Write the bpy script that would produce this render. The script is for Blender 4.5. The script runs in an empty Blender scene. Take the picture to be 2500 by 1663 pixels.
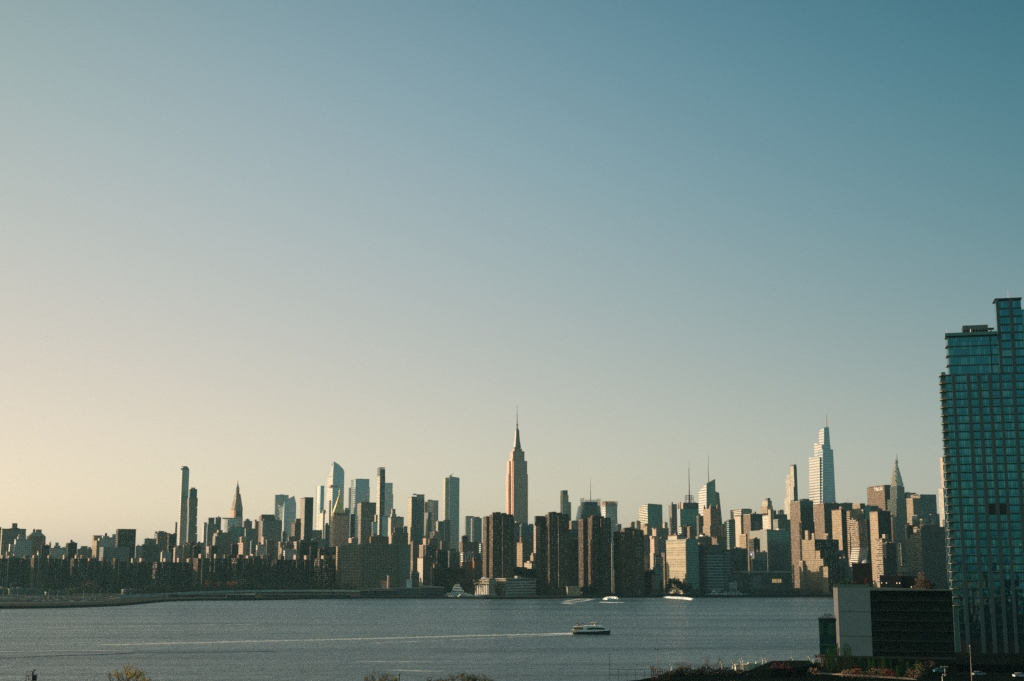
import bpy, math, random
from mathutils import Vector, Matrix
R = math.radians
random.seed(7)
scene = bpy.context.scene

# ---------------------------------------------------------------- camera
PITCH = R(9.66); CAMH = 41.0; FPX = 3250.0
cam_d = bpy.data.cameras.new('camera'); cam = bpy.data.objects.new('camera', cam_d)
scene.collection.objects.link(cam); scene.camera = cam
cam.location = (0, 0, CAMH); cam.rotation_euler = (math.pi/2 + PITCH, 0, 0)
cam_d.sensor_width = 36; cam_d.lens = FPX/2500*36; cam_d.clip_start = 1; cam_d.clip_end = 60000

# ---------------------------------------------------------------- sky, sun, exposure
SUN_EL, SUN_AZ = 15.5, 170.0           # azimuth counted from +X towards +Y
sdir = Vector((math.cos(R(SUN_AZ))*math.cos(R(SUN_EL)), math.sin(R(SUN_AZ))*math.cos(R(SUN_EL)), math.sin(R(SUN_EL))))
sun_d = bpy.data.lights.new('sun', 'SUN'); sun = bpy.data.objects.new('sun', sun_d)
scene.collection.objects.link(sun)
sun_d.energy = 3.6; sun_d.angle = R(0.5); sun_d.color = (1.0, 0.78, 0.56)
sun.rotation_euler = sdir.to_track_quat('Z', 'Y').to_euler()
world = bpy.data.worlds.new('World'); scene.world = world; world.use_nodes = True
wn, wl = world.node_tree.nodes, world.node_tree.links
bg = wn['Background']
sky = wn.new('ShaderNodeTexSky'); sky.sky_type = 'NISHITA'; sky.sun_disc = False
sky.sun_elevation = R(SUN_EL); sky.sun_rotation = R(90 - SUN_AZ)
sky.altitude = 50; sky.air_density = 1.0; sky.dust_density = 2.0; sky.ozone_density = 1.0
# colour correction of the sky by direction (a hazier, warmer sun side): gain = exp(a + b*x + c*z + d*x*z + e*z*z)
SKY_FIT = {'R': (0,)*8, 'G': (0,)*8, 'B': (0,)*8}
SKY_FIT = {'R': (-0.2875, -0.1141, 3.6797, -4.0943, -9.5265, -1.2262, 0.8072, -6.7317), 'G': (-1.0151, -0.1037, 6.1649, -1.2046, -9.8309, -1.3160, 1.6525, -2.2265), 'B': (-1.3871, -0.0392, 6.7969, -0.7418, -10.1151, -0.8660, 2.3901, -3.9392)}
tc = wn.new('ShaderNodeTexCoord'); sx = wn.new('ShaderNodeSeparateXYZ'); wl.new(tc.outputs['Generated'], sx.inputs[0])
def wmath(op, a, b=None):
    m = wn.new('ShaderNodeMath'); m.operation = op
    for i, v in enumerate((a, b)):
        if v is None: continue
        if isinstance(v, (int, float)): m.inputs[i].default_value = v
        else: wl.new(v, m.inputs[i])
    return m.outputs[0]
X = wmath('MAXIMUM', wmath('MINIMUM', sx.outputs[0], 0.42), -0.42)
Z = wmath('MAXIMUM', wmath('MINIMUM', sx.outputs[2], 0.42), 0.0)
# added dimming and teal tint of the sky behind the camera, tones shaded fronts
BACK = (.44, .72, .70)
YB = wmath('MAXIMUM', wmath('MINIMUM', wmath('SUBTRACT', .45, sx.outputs[1]), 1.0), 0.0)
sc_ = wn.new('ShaderNodeSeparateColor'); wl.new(sky.outputs[0], sc_.inputs[0])
cc_ = wn.new('ShaderNodeCombineColor')
for i, ch in enumerate('RGB'):
    a, b, c, d, e, f, g, h = SKY_FIT[ch]
    t = wmath('ADD', wmath('MULTIPLY', X, b), a)
    t = wmath('ADD', t, wmath('MULTIPLY', Z, c))
    t = wmath('ADD', t, wmath('MULTIPLY', wmath('MULTIPLY', X, Z), d))
    t = wmath('ADD', t, wmath('MULTIPLY', wmath('MULTIPLY', Z, Z), e))
    t = wmath('ADD', t, wmath('MULTIPLY', wmath('MULTIPLY', X, X), f))
    t = wmath('ADD', t, wmath('MULTIPLY', wmath('EXPONENT', wmath('MULTIPLY', Z, -12.0)), g))
    t = wmath('ADD', t, wmath('MULTIPLY', wmath('MULTIPLY', wmath('MULTIPLY', X, X), Z), h))
    t = wmath('ADD', t, wmath('MULTIPLY', YB, math.log(BACK[i])))
    wl.new(wmath('MULTIPLY', wmath('EXPONENT', t), sc_.outputs[i]), cc_.inputs[i])
wl.new(cc_.outputs[0], bg.inputs['Color'])
bg.inputs['Strength'].default_value = 0.10
vs = scene.view_settings; vs.view_transform = 'Standard'; vs.look = 'None'; vs.exposure = 0.75; vs.gamma = 1.0
scene.cycles.max_bounces = 5; scene.cycles.diffuse_bounces = 2; scene.cycles.glossy_bounces = 3
scene.cycles.volume_bounces = 0; scene.cycles.transparent_max_bounces = 8
scene.cycles.sample_clamp_indirect = 4.0; scene.cycles.use_denoising = False
scene.cycles.sample_clamp_direct = 2.5; scene.cycles.sample_clamp_indirect = 2.0; scene.cycles.use_adaptive_sampling = False

# ---------------------------------------------------------------- helpers: pixels of the photograph -> points in the world
def ray(px, py):
    u = (px-1250)/FPX; v = (831.5-py)/FPX
    return Vector((u, math.cos(PITCH) - v*math.sin(PITCH), math.sin(PITCH) + v*math.cos(PITCH)))
def at(px, py, Y):
    r = ray(px, py); k = Y/r.y
    return Vector((r.x*k, Y, CAMH + r.z*k))
def onz(px, py, z=0.0):
    r = ray(px, py); k = (z-CAMH)/r.z
    return Vector((r.x*k, r.y*k, z))
CROPS = dict(A=(0,1120,3.919), B=(300,1120,3.919), C=(600,1120,3.919), D=(880,1120,3.919), E=(1160,980,2.9035),
             F=(1380,1120,3.919), G=(1600,1120,3.919), H=(1860,1000,3.0156), I=(2060,1100,3.9214), J=(2260,680,3.733),
             K=(2260,1080,2.6895), L=(1960,1380,5.5405), M=(1360,1440,5.8925), N=(1500,1590,4.714), O=(860,1600,5.8925),
             P=(0,1580,5.8925), Q=(0,1400,5.8925), S=(0,0,1))
def cx(c, x): return CROPS[c][0] + x/CROPS[c][2]
def cy(c, y): return CROPS[c][1] + y/CROPS[c][2]

def tag(o, label=None, cat=None, group=None, kind=None):
    if label: o['label'] = label
    if cat: o['category'] = cat
    if group: o['group'] = group
    if kind: o['kind'] = kind
    return o
def empty(name, loc, rz=0.0):
    o = bpy.data.objects.new(name, None); scene.collection.objects.link(o)
    o.location = loc; o.rotation_euler = (0, 0, rz); o.empty_display_size = 5
    return o
def kids(o): return [c for c in scene.objects if c.parent == o]
def copy_tree(o, parent=None, cache={}):
    c = o.copy(); scene.collection.objects.link(c); c.parent = parent
    for ch in list(o.children): copy_tree(ch, c)
    return c

class MB:
    """collects faces with metre UVs, builds ONE mesh object"""
    def __init__(s): s.v = []; s.f = []; s.uv = []; s.m = []
    def face(s, pts, uvs=None, m=0):
        i = len(s.v); s.v += [tuple(p) for p in pts]; s.f.append(tuple(range(i, i+len(pts))))
        if uvs is None: uvs = [(p[0], p[1]) for p in pts]
        s.uv.append(uvs); s.m.append(m)
    def prism(s, base, z0, z1, top=None, m=0, mt=1, cap=True, bottom=False, u0=0.0):
        """base: ccw polygon; top: matching polygon (x,y) or (x,y,z)"""
        n = len(base); top = top or base
        B = [Vector((p[0], p[1], p[2] if len(p) > 2 else z0)) for p in base]
        T = [Vector((p[0], p[1], p[2] if len(p) > 2 else z1)) for p in top]
        u = u0
        for i in range(n):
            j = (i+1) % n; L = max((B[j]-B[i]).length, (T[j]-T[i]).length); Lt = (T[j]-T[i]).length; Lb = (B[j]-B[i]).length
            ob, ot = (L-Lb)/2, (L-Lt)/2
            s.face([B[i], B[j], T[j], T[i]], [(u+ob, B[i].z), (u+L-ob, B[j].z), (u+L-ot, T[j].z), (u+ot, T[i].z)], m)
            u += L + 0.37
        if cap: s.face(T, None, mt)
        if bottom: s.face(B[::-1], None, mt)
    def box(s, x0, x1, y0, y1, z0, z1, m=0, mt=None, bottom=False):
        s.prism([(x0, y0), (x1, y0), (x1, y1), (x0, y1)], z0, z1, m=m, mt=(m if mt is None else mt), bottom=bottom)
    def cyl(s, x, y, z0, z1, r0, r1=None, n=10, m=0, mt=None, ph=0.0):
        r1 = r0 if r1 is None else r1
        P = lambda r: [(x+r*math.cos(2*math.pi*k/n+ph), y+r*math.sin(2*math.pi*k/n+ph)) for k in range(n)]
        s.prism(P(r0), z0, z1, P(max(r1, 0.001)), m=m, mt=(m if mt is None else mt))
    def tube(s, a, b, r0, r1=None, n=5, m=0):
        a = Vector(a); b = Vector(b); r1 = r0 if r1 is None else r1
        d = (b-a).normalized(); q = d.orthogonal().normalized(); w = d.cross(q)
        A = [a + (q*math.cos(2*math.pi*k/n) + w*math.sin(2*math.pi*k/n))*r0 for k in range(n)]
        Bq = [b + (q*math.cos(2*math.pi*k/n) + w*math.sin(2*math.pi*k/n))*r1 for k in range(n)]
        for k in range(n):
            j = (k+1) % n
            s.face([A[k], A[j], Bq[j], Bq[k]], None, m)
        s.face(A[::-1], None, m); s.face(Bq, None, m)
    def ell(s, c, rx, ry, rz, n=12, k=6, m=0, half=False):
        def P(i, j):
            th = (math.pi/2)*(j/k) if half else -math.pi/2 + math.pi*j/k
            ph = 2*math.pi*i/n
            return (c[0]+rx*math.cos(th)*math.cos(ph), c[1]+ry*math.cos(th)*math.sin(ph), c[2]+rz*math.sin(th))
        for j in range(k):
            for i in range(n):
                q = [P(i, j), P(i+1, j), P(i+1, j+1), P(i, j+1)]
                if j == k-1: q = q[:3]
                elif j == 0 and not half: q = [q[0], q[2], q[3]]
                s.face(q, None, m)
    def build(s, name, mats, parent=None, loc=None, smooth=False):
        me = bpy.data.meshes.new(name); me.from_pydata(s.v, [], s.f)
        uv = me.uv_layers.new(name='UVMap')
        flat = [c for f in s.uv for p in f for c in (p[0], p[1])]
        uv.data.foreach_set('uv', flat)
        me.polygons.foreach_set('material_index', s.m)
        if not isinstance(mats, (list, tuple)): mats = [mats]
        for mm in mats: me.materials.append(mm)
        if smooth: me.polygons.foreach_set('use_smooth', [True]*len(me.polygons))
        me.update()
        o = bpy.data.objects.new(name, me); scene.collection.objects.link(o)
        if parent is not None: o.parent = parent
        if loc is not None: o.location = loc
        return o

# ---------------------------------------------------------------- materials
def mat(name):
    m = bpy.data.materials.new(name); m.use_nodes = True
    return m, m.node_tree.nodes, m.node_tree.links, m.node_tree.nodes['Principled BSDF']
def plain(name, col, rough=0.8, metal=0.0, noise=0.25, scale=0.15, detail=4):
    m, n, l, b = mat(name)
    nz = n.new('ShaderNodeTexNoise'); nz.inputs['Scale'].default_value = scale; nz.inputs['Detail'].default_value = detail
    tcn = n.new('ShaderNodeTexCoord'); l.new(tcn.outputs['Object'], nz.inputs['Vector'])
    mr = n.new('ShaderNodeMapRange'); mr.inputs['From Min'].default_value = .3; mr.inputs['From Max'].default_value = .7
    mr.inputs['To Min'].default_value = 1-noise; mr.inputs['To Max'].default_value = 1+noise
    l.new(nz.outputs['Fac'], mr.inputs['Value'])
    vm = n.new('ShaderNodeVectorMath'); vm.operation = 'SCALE'; vm.inputs[0].default_value = col
    l.new(mr.outputs[0], vm.inputs['Scale']); l.new(vm.outputs[0], b.inputs['Base Color'])
    b.inputs['Roughness'].default_value = rough; b.inputs['Metallic'].default_value = metal
    if rough >= .8: b.inputs['Specular IOR Level'].default_value = .06 if rough < .9 else 0.0
    return m
def facade(name, wall, glass, bay=3.0, floor=3.3, ww=.5, wh=.5, blind=(.30,.29,.25), pb=.22, rg=.15, metal=0.0, wrough=.85,
           wob=0.02, var=.22, band=0, wall2=None, group=0, ripple=0, spec=.35):
    """wall with a grid of windows, UVs in metres; every window gets its own tone.  band: each nth floor is a solid belt."""
    m, n, l, b = mat(name)
    def M(op, a, c=None, d=None):
        q = n.new('ShaderNodeMath'); q.operation = op
        for i, v in enumerate((a, c, d)):
            if v is None: continue
            if isinstance(v, (int, float)): q.inputs[i].default_value = v
            else: l.new(v, q.inputs[i])
        return q.outputs[0]
    uv = n.new('ShaderNodeUVMap'); uv.uv_map = 'UVMap'
    s = n.new('ShaderNodeSeparateXYZ'); l.new(uv.outputs[0], s.inputs[0])
    oi = n.new('ShaderNodeObjectInfo')
    U = M('DIVIDE', s.outputs[0], bay); V = M('DIVIDE', s.outputs[1], floor)
    fu = M('FRACT', U); fv = M('FRACT', V); iu = M('FLOOR', U); iv = M('FLOOR', V)
    win = None
    if ww < 1: win = M('LESS_THAN', M('ABSOLUTE', M('SUBTRACT', fu, .5)), ww/2)
    if wh < 1:
        w2 = M('LESS_THAN', M('ABSOLUTE', M('SUBTRACT', fv, .5)), wh/2)
        win = w2 if win is None else M('MULTIPLY', win, w2)
    if group:   # wide blank pier after every nth bay
        gp = M('GREATER_THAN', M('FRACT', M('DIVIDE', M('ADD', iu, .5), group)), 1.0/group)
        win = M('MULTIPLY', win, gp)
    if band:
        bd = M('GREATER_THAN', M('FRACT', M('DIVIDE', M('ADD', iv, .5), band)), 1.0/band)
        win = M('MULTIPLY', win, bd)
    wn_ = n.new('ShaderNodeTexWhiteNoise'); wn_.noise_dimensions = '3D'
    cb = n.new('ShaderNodeCombineXYZ'); l.new(iu, cb.inputs[0]); l.new(iv, cb.inputs[1]); l.new(M('MULTIPLY', oi.outputs['Random'], 97.0), cb.inputs[2])
    l.new(cb.outputs[0], wn_.inputs['Vector'])
    # glass tone
    g = n.new('ShaderNodeMix'); g.data_type = 'RGBA'
    l.new(M('LESS_THAN', wn_.outputs['Value'], pb), g.inputs['Factor'])
    g.inputs['A'].default_value = (*glass, 1); g.inputs['B'].default_value = (*blind, 1)
    # wall tone: object to object, blotches, streaks down the wall
    nz = n.new('ShaderNodeTexNoise'); nz.inputs['Scale'].default_value = .06; nz.inputs['Detail'].default_value = 5
    mp = n.new('ShaderNodeMapping'); l.new(uv.outputs[0], mp.inputs[0]); mp.inputs['Scale'].default_value = (1, .25, 1)
    l.new(mp.outputs[0], nz.inputs['Vector'])
    k = M('ADD', M('ADD', M('MULTIPLY', M('SUBTRACT', nz.outputs['Fac'], .5), var*1.6), 1.0), M('MULTIPLY', M('SUBTRACT', oi.outputs['Random'], .5), var))
    vm = n.new('ShaderNodeVectorMath'); vm.operation = 'SCALE'; l.new(k, vm.inputs['Scale'])
    if wall2:
        w = n.new('ShaderNodeMix'); w.data_type = 'RGBA'; w.inputs['A'].default_value = (*wall, 1); w.inputs['B'].default_value = (*wall2, 1)
        l.new(M('GREATER_THAN', fv, .5+wh/2), w.inputs['Factor']); l.new(w.outputs['Result'], vm.inputs[0])
    else: vm.inputs[0].default_value = wall
    mx = n.new('ShaderNodeMix'); mx.data_type = 'RGBA'; l.new(win, mx.inputs['Factor'])
    l.new(vm.outputs[0], mx.inputs['A']); l.new(g.outputs['Result'], mx.inputs['B'])
    l.new(mx.outputs['Result'], b.inputs['Base Color'])
    rr = n.new('ShaderNodeMapRange'); l.new(win, rr.inputs['Value']); rr.inputs['To Min'].default_value = wrough; rr.inputs['To Max'].default_value = rg
    l.new(rr.outputs[0], b.inputs['Roughness'])
    if metal: l.new(M('MULTIPLY', win, metal), b.inputs['Metallic'])
    l.new(M('ADD', M('MULTIPLY', win, spec*.8), .05), b.inputs['Specular IOR Level'])
    # each pane hangs a little out of true
    gm = n.new('ShaderNodeNewGeometry')
    sub = n.new('ShaderNodeVectorMath'); sub.operation = 'SUBTRACT'; l.new(wn_.outputs['Color'], sub.inputs[0]); sub.inputs[1].default_value = (.5, .5, .5)
    sc = n.new('ShaderNodeVectorMath'); sc.operation = 'SCALE'; l.new(sub.outputs[0], sc.inputs[0]); l.new(M('MULTIPLY', win, wob*2), sc.inputs['Scale'])
    ad = n.new('ShaderNodeVectorMath'); ad.operation = 'ADD'; l.new(gm.outputs['Normal'], ad.inputs[0]); l.new(sc.outputs[0], ad.inputs[1])
    if ripple:   # panes are not flat: they warp what they mirror
        rz = n.new('ShaderNodeTexNoise'); rz.inputs['Scale'].default_value = .45; rz.inputs['Detail'].default_value = 3; l.new(uv.outputs[0], rz.inputs['Vector'])
        rs = n.new('ShaderNodeVectorMath'); rs.operation = 'SUBTRACT'; l.new(rz.outputs['Color'], rs.inputs[0]); rs.inputs[1].default_value = (.5, .5, .5)
        rk = n.new('ShaderNodeVectorMath'); rk.operation = 'SCALE'; l.new(rs.outputs[0], rk.inputs[0]); rk.inputs['Scale'].default_value = ripple
        a2 = n.new('ShaderNodeVectorMath'); a2.operation = 'ADD'; l.new(ad.outputs[0], a2.inputs[0]); l.new(rk.outputs[0], a2.inputs[1]); ad = a2
    nm = n.new('ShaderNodeVectorMath'); nm.operation = 'NORMALIZE'; l.new(ad.outputs[0], nm.inputs[0])
    l.new(nm.outputs[0], b.inputs['Normal'])
    return m

D1, D2 = (.015, .02, .022), (.03, .045, .05)
FS = {
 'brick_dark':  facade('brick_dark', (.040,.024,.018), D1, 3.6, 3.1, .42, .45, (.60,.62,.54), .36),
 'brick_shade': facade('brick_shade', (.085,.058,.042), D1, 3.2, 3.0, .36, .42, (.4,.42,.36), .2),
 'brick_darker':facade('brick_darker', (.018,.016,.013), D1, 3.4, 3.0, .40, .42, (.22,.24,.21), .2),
 'waterside':   facade('waterside', (.090,.062,.045), D1, 3.0, 2.9, .38, .5, (.45,.46,.40), .3, group=4),
 'brick_brown': facade('brick_brown', (.19,.135,.10), D1, 3.2, 3.1, .42, .5, pb=.25),
 'brick_red':   facade('brick_red', (.24,.12,.075), D1, 3.2, 3.2, .4, .5, pb=.2),
 'tan':         facade('tan', (.33,.25,.175), D1, 3.0, 3.1, .42, .5),
 'beige':       facade('beige', (.47,.40,.31), D1, 3.2, 3.3, .45, .5),
 'pink':        facade('pink', (.46,.33,.26), D1, 3.0, 3.2, .4, .5),
 'white_brick': facade('white_brick', (.55,.52,.46), D1, 3.2, 3.0, .5, .48),
 'gray':        facade('gray', (.25,.25,.235), D1, 3.2, 3.3, .45, .5),
 'gray_plain':  facade('gray_plain', (.22,.22,.20), D1, 6.0, 6.6, .12, .2),
 'gray_dark':   facade('gray_dark', (.13,.13,.12), D1, 3.2, 3.3, .5, .5),
 'blank':       facade('blank', (.40,.35,.29), D1, 30.0, 17.0, .05, .08),
 'balcony':     facade('balcony', (.33,.27,.20), (.03,.03,.03), 5.0, 3.0, .85, .55, pb=.35, blind=(.2,.18,.15)),
 'bands_white': facade('bands_white', (.60,.55,.47), D1, 4.0, 3.7, 1.0, .45, pb=.15),
 'bands_tan':   facade('bands_tan', (.36,.28,.20), D1, 4.0, 3.4, 1.0, .45, pb=.2),
 'bands_brown': facade('bands_brown', (.23,.15,.10), (.05,.045,.04), 4.0, 3.9, 1.0, .5, pb=.2, blind=(.15,.12,.09)),
 'bands_dark':  facade('bands_dark', (.09,.08,.07), D1, 4.0, 3.9, 1.0, .55, pb=.15, blind=(.08,.08,.07)),
 'bands_teal':  facade('bands_teal', (.30,.36,.34), (.03,.06,.06), 4.0, 4.2, 1.0, .6, pb=.15, blind=(.06,.10,.10)),
 'grid_white':  facade('grid_white', (.42,.36,.27), (.10,.09,.07), 2.2, 3.4, .5, .55, pb=.35, band=5, blind=(.3,.27,.2)),
 'hospital':    facade('hospital', (.24,.205,.16), D1, 4.0, 4.2, .55, .45, pb=.15, blind=(.15,.14,.12)),
 'fins':        facade('fins', (.30,.27,.23), (.04,.045,.045), 3.2, 3.6, .45, 1.0, pb=.1),
 'fins_brown':  facade('fins_brown', (.33,.22,.15), (.05,.04,.035), 2.8, 3.6, .45, 1.0, pb=.1),
 'fins_white':  facade('fins_white', (.62,.56,.48), (.03,.035,.035), 4.5, 3.6, .5, 1.0, pb=.1),
 'limestone':   facade('limestone', (.64,.42,.335), (.16,.12,.10), 2.9, 3.7, .46, .55, pb=.3, blind=(.3,.22,.18)),
 'glass_green': facade('glass_green', (.04,.09,.085), (.09,.19,.18), 2.0, 3.9, .9, .82, (.14,.26,.24), .25, rg=.12, metal=.75, wob=.02),
 'glass_dark':  facade('glass_dark', (.03,.045,.045), (.07,.11,.12), 2.0, 3.9, .85, .75, (.12,.18,.18), .2, rg=.12, metal=.7, wob=.02),
 'glass_blue':  facade('glass_blue', (.16,.20,.24), (.33,.38,.44), 2.0, 4.0, .92, .84, (.30,.40,.46), .3, rg=.1, metal=.8, wob=.015),
 'glass_pale':  facade('glass_pale', (.30,.34,.34), (.42,.46,.47), 2.0, 4.0, .9, .8, (.42,.48,.48), .3, rg=.1, metal=.75, wob=.02),
 'glass_gray':  facade('glass_gray', (.24,.25,.24), (.36,.39,.38), 2.2, 3.9, .85, .75, (.32,.35,.34), .3, rg=.14, metal=.7, wob=.02),
 'glass_band':  facade('glass_band', (.42,.47,.50), (.30,.38,.43), 2.0, 6.2, 1.0, .76, (.34,.40,.42), .3, rg=.1, metal=.75, wob=.015),
 'white_band':  facade('white_band', (.50,.47,.44), (.30,.34,.35), 2.0, 6.2, 1.0, .42, (.28,.32,.33), .3, rg=.12, metal=.6, wob=.015),
 'secretariat': facade('secretariat', (.10,.14,.13), (.16,.25,.23), 1.5, 3.7, .82, .8, (.20,.30,.27), .3, rg=.16, metal=.6, wob=.015),
 'lattice':     facade('lattice', (.10,.10,.10), (.015,.02,.02), 2.6, 5.0, .6, .6, pb=.15, rg=.3),
 'diag':        facade('diag', (.33,.33,.31), (.10,.12,.13), 2.2, 6.5, .5, .6, pb=.3, rg=.2, metal=.3),
}
ROOF = plain('roof_gravel', (.16,.15,.14), .95)
ROOFD = plain('roof_tar', (.05,.05,.048), .9)
METAL = plain('steel_mast', (.12,.11,.11), .5, .3)
METAL_L = plain('steel_light', (.42,.40,.37), .45, .5)
WOOD = plain('tank_wood', (.10,.065,.045), .85)
CONC = plain('concrete', (.33,.31,.28), .85)
CONC_D = plain('concrete_dark', (.055,.06,.055), .9)
GOLD = plain('gilded_tile', (.85,.62,.24), .45, .1)
COPPER = plain('copper_green', (.12,.22,.18), .6)
WHITE = plain('white_paint', (.78,.76,.72), .5)
BLACK = plain('black_paint', (.012,.014,.014), .6)
BRICKP = plain('plain_brick', (.15,.09,.06), .9)
TANP = plain('plain_tan', (.40,.30,.21), .9)
PINKP = plain('plain_pink', (.48,.33,.26), .9)
GRAYP = plain('plain_gray', (.24,.24,.225), .85)
# ---------------------------------------------------------------- buildings of the far shore
GZ = 2.5; YAW = R(12.5)
class Ctx: pass
def frame(c, xl, xm, xr, ytop, D, yaw=YAW, dd=None):
    """from the picture edges of the left face, the near corner and the right edge: place, width, depth, height"""
    if yaw == YAW: yaw = yaw + R(14)*min(1, max(0, (1100-cx(c, xm))/900))   # downtown streets turn a little more to the left
    k = Ctx(); k.c = c; k.yaw = yaw; k.D = D
    py = cy(c, ytop)
    C = at(cx(c, xm), py, D); k.H = C.z - GZ
    r = ray(cx(c, xr), py); t = r.x/r.y
    ca, sa = math.cos(yaw), math.sin(yaw)
    k.w = (t*C.y - C.x)/(ca - t*sa)
    r = ray(cx(c, xl), py); t = r.x/r.y
    den = sa + t*ca; k.d = dd
    if dd is None:
        k.d = (C.x - t*C.y)/den if den > .03 and xl < xm else 0
        lo, hi = max(12, .45*k.w), max(70, 1.5*k.w)
        k.d = min(max(k.d, lo), hi) if xl < xm else min(max(.8*k.w, 14), 40)
    k.ex = Vector((ca, sa, 0)); k.ey = Vector((-sa, ca, 0)); k.C = Vector((C.x, C.y, GZ))
    k.o = k.C + k.ex*(k.w/2) + k.ey*(k.d/2)
    return k
def lx(k, x, y, sb=0.0):
    r = ray(cx(k.c, x), cy(k.c, y)); t = r.x/r.y
    P = k.C + k.ey*sb
    s = (t*P.y - P.x)/(math.cos(k.yaw) - t*math.sin(k.yaw))
    return s - k.w/2
def lz(k, x, y, sb=0.0):
    p = k.o + k.ex*lx(k, x, y, sb) + k.ey*(sb - k.d/2)
    return at(cx(k.c, x), cy(k.c, y), p.y).z - GZ
NAMES = dict(glass='glass_tower', brick='brick_building', office='office_tower', apt='apartment_building', tower='tower_block',
             hosp='hospital_building', low='low_building')
CATS = dict(glass='glass tower', brick='brick building', office='office tower', apt='apartment building', tower='tower block',
            hosp='hospital', low='low building')
def rootof(k, kind, label, group=None, name=None, cat=None):
    return tag(empty(name or NAMES[kind], k.o, k.yaw), label, cat or CATS[kind], group)
def extra(root, k, e, H, st):
    c = e[0]
    if c == 'b':                                       # bulkhead / setback block on the roof
        _, x1, x2, y = e[:4]; sb = e[4] if len(e) > 4 and e[4] is not None else min(4, k.d*.2)
        dep = e[5] if len(e) > 5 and e[5] else min(k.d*.6, 16); style = e[6] if len(e) > 6 else st
        a, b = lx(k, x1, y, sb), lx(k, x2, y, sb); z = lz(k, (x1+x2)/2, y, sb)
        y0 = -k.d/2 + sb; m = MB(); m.box(a, b, y0, min(y0+dep, k.d/2-.3), H-.2 if z > H else 0, z, 0, 1)
        m.build('roof_bulkhead', [FS.get(style, None) or style, ROOF], root)
    elif c == 't':                                     # timber water tank on legs
        _, x, y = e[:3]; X0 = lx(k, x, y, k.d*.4); z = lz(k, x, y, k.d*.4); Y0 = -k.d/2 + k.d*.4
        h = max(z-H, 3); m = MB(); m.cyl(X0, Y0, H+h*.35, H+h*.82, 2.1, 2.1, 10); m.cyl(X0, Y0, H+h*.82, H+h, 2.3, .1, 10)
        for s1 in (-1, 1):
            for s2 in (-1, 1): m.box(X0+s1*1.3-.15, X0+s1*1.3+.15, Y0+s2*1.3-.15, Y0+s2*1.3+.15, H, H+h*.36)
        m.build('water_tank', WOOD, root)
    elif c == 'm':                                     # mast
        _, x, y = e[:3]; r = e[3] if len(e) > 3 else .5
        z0 = e[4] if len(e) > 4 else H
        X0 = lx(k, x, y, k.d*.45); z = lz(k, x, y, k.d*.45); Y0 = -k.d/2 + k.d*.45
        m = MB(); m.cyl(X0, Y0, z0, z, r, r*.35, 6); m.build('mast', METAL, root)
    elif c == 'p':                                     # pyramid or hipped roof
        _, x1, x2, y = e[:4]; mt = e[4] if len(e) > 4 else COPPER
        a, b = lx(k, x1, y), lx(k, x2, y); z = lz(k, (x1+x2)/2, y, k.d*.5)
        q = [(a, -k.d/2), (b, -k.d/2), (b, k.d/2), (a, k.d/2)]; mxx = (a+b)/2
        m = MB(); m.prism(q, H, z, [(mxx-.4, -.4), (mxx+.4, -.4), (mxx+.4, .4), (mxx-.4, .4)]); m.build('roof', [mt, mt], root)
    elif c == 's':                                     # lower or upper wing beside/above: front from x1..x2, top y, own setback from ground
        _, x1, x2, y, sb = e[:5]; style = e[5] if len(e) > 5 else st; dep = e[6] if len(e) > 6 else k.d*.7
        a, b = lx(k, x1, y, sb), lx(k, x2, y, sb); z = lz(k, (x1+x2)/2, y, sb)
        y0 = -k.d/2 + sb; m = MB(); m.box(a, b, y0, y0+dep, 0, z, 0, 1); m.build('wing', [FS[style], ROOF], root)
def clutter(root, k, H, st, rnd):
    """small plant rooms, ducts and a rail on an otherwise bare roof"""
    if k.w < 9: return
    for i in range(rnd.randint(2, 4)):
        m = MB()
        a = rnd.uniform(-.42, .3)*k.w; ww = rnd.uniform(.08, .22)*k.w; y0 = -k.d/2 + rnd.uniform(.08, .5)*k.d
        m.box(a, min(a+ww, k.w*.45), y0, y0 + min(6, k.d*.3), H, H + rnd.uniform(1.2, 3.6), 0, 1)
        m.build('roof_plant', [rnd.choice([GRAYP, TANP, BRICKP, ROOF, FS[st] if st in FS else GRAYP]), ROOF], root)
    if rnd.random() < .35:
        X0, Y0 = rnd.uniform(-.3, .3)*k.w, rnd.uniform(-.1, .3)*k.d
        m = MB(); m.cyl(X0, Y0, H+2, H+5.2, 1.9, 1.9, 9); m.cyl(X0, Y0, H+5.2, H+6.6, 2.1, .1, 9); m.cyl(X0, Y0, H, H+2, .9, .9, 5)
        m.build('water_tank', WOOD, root)
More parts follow.
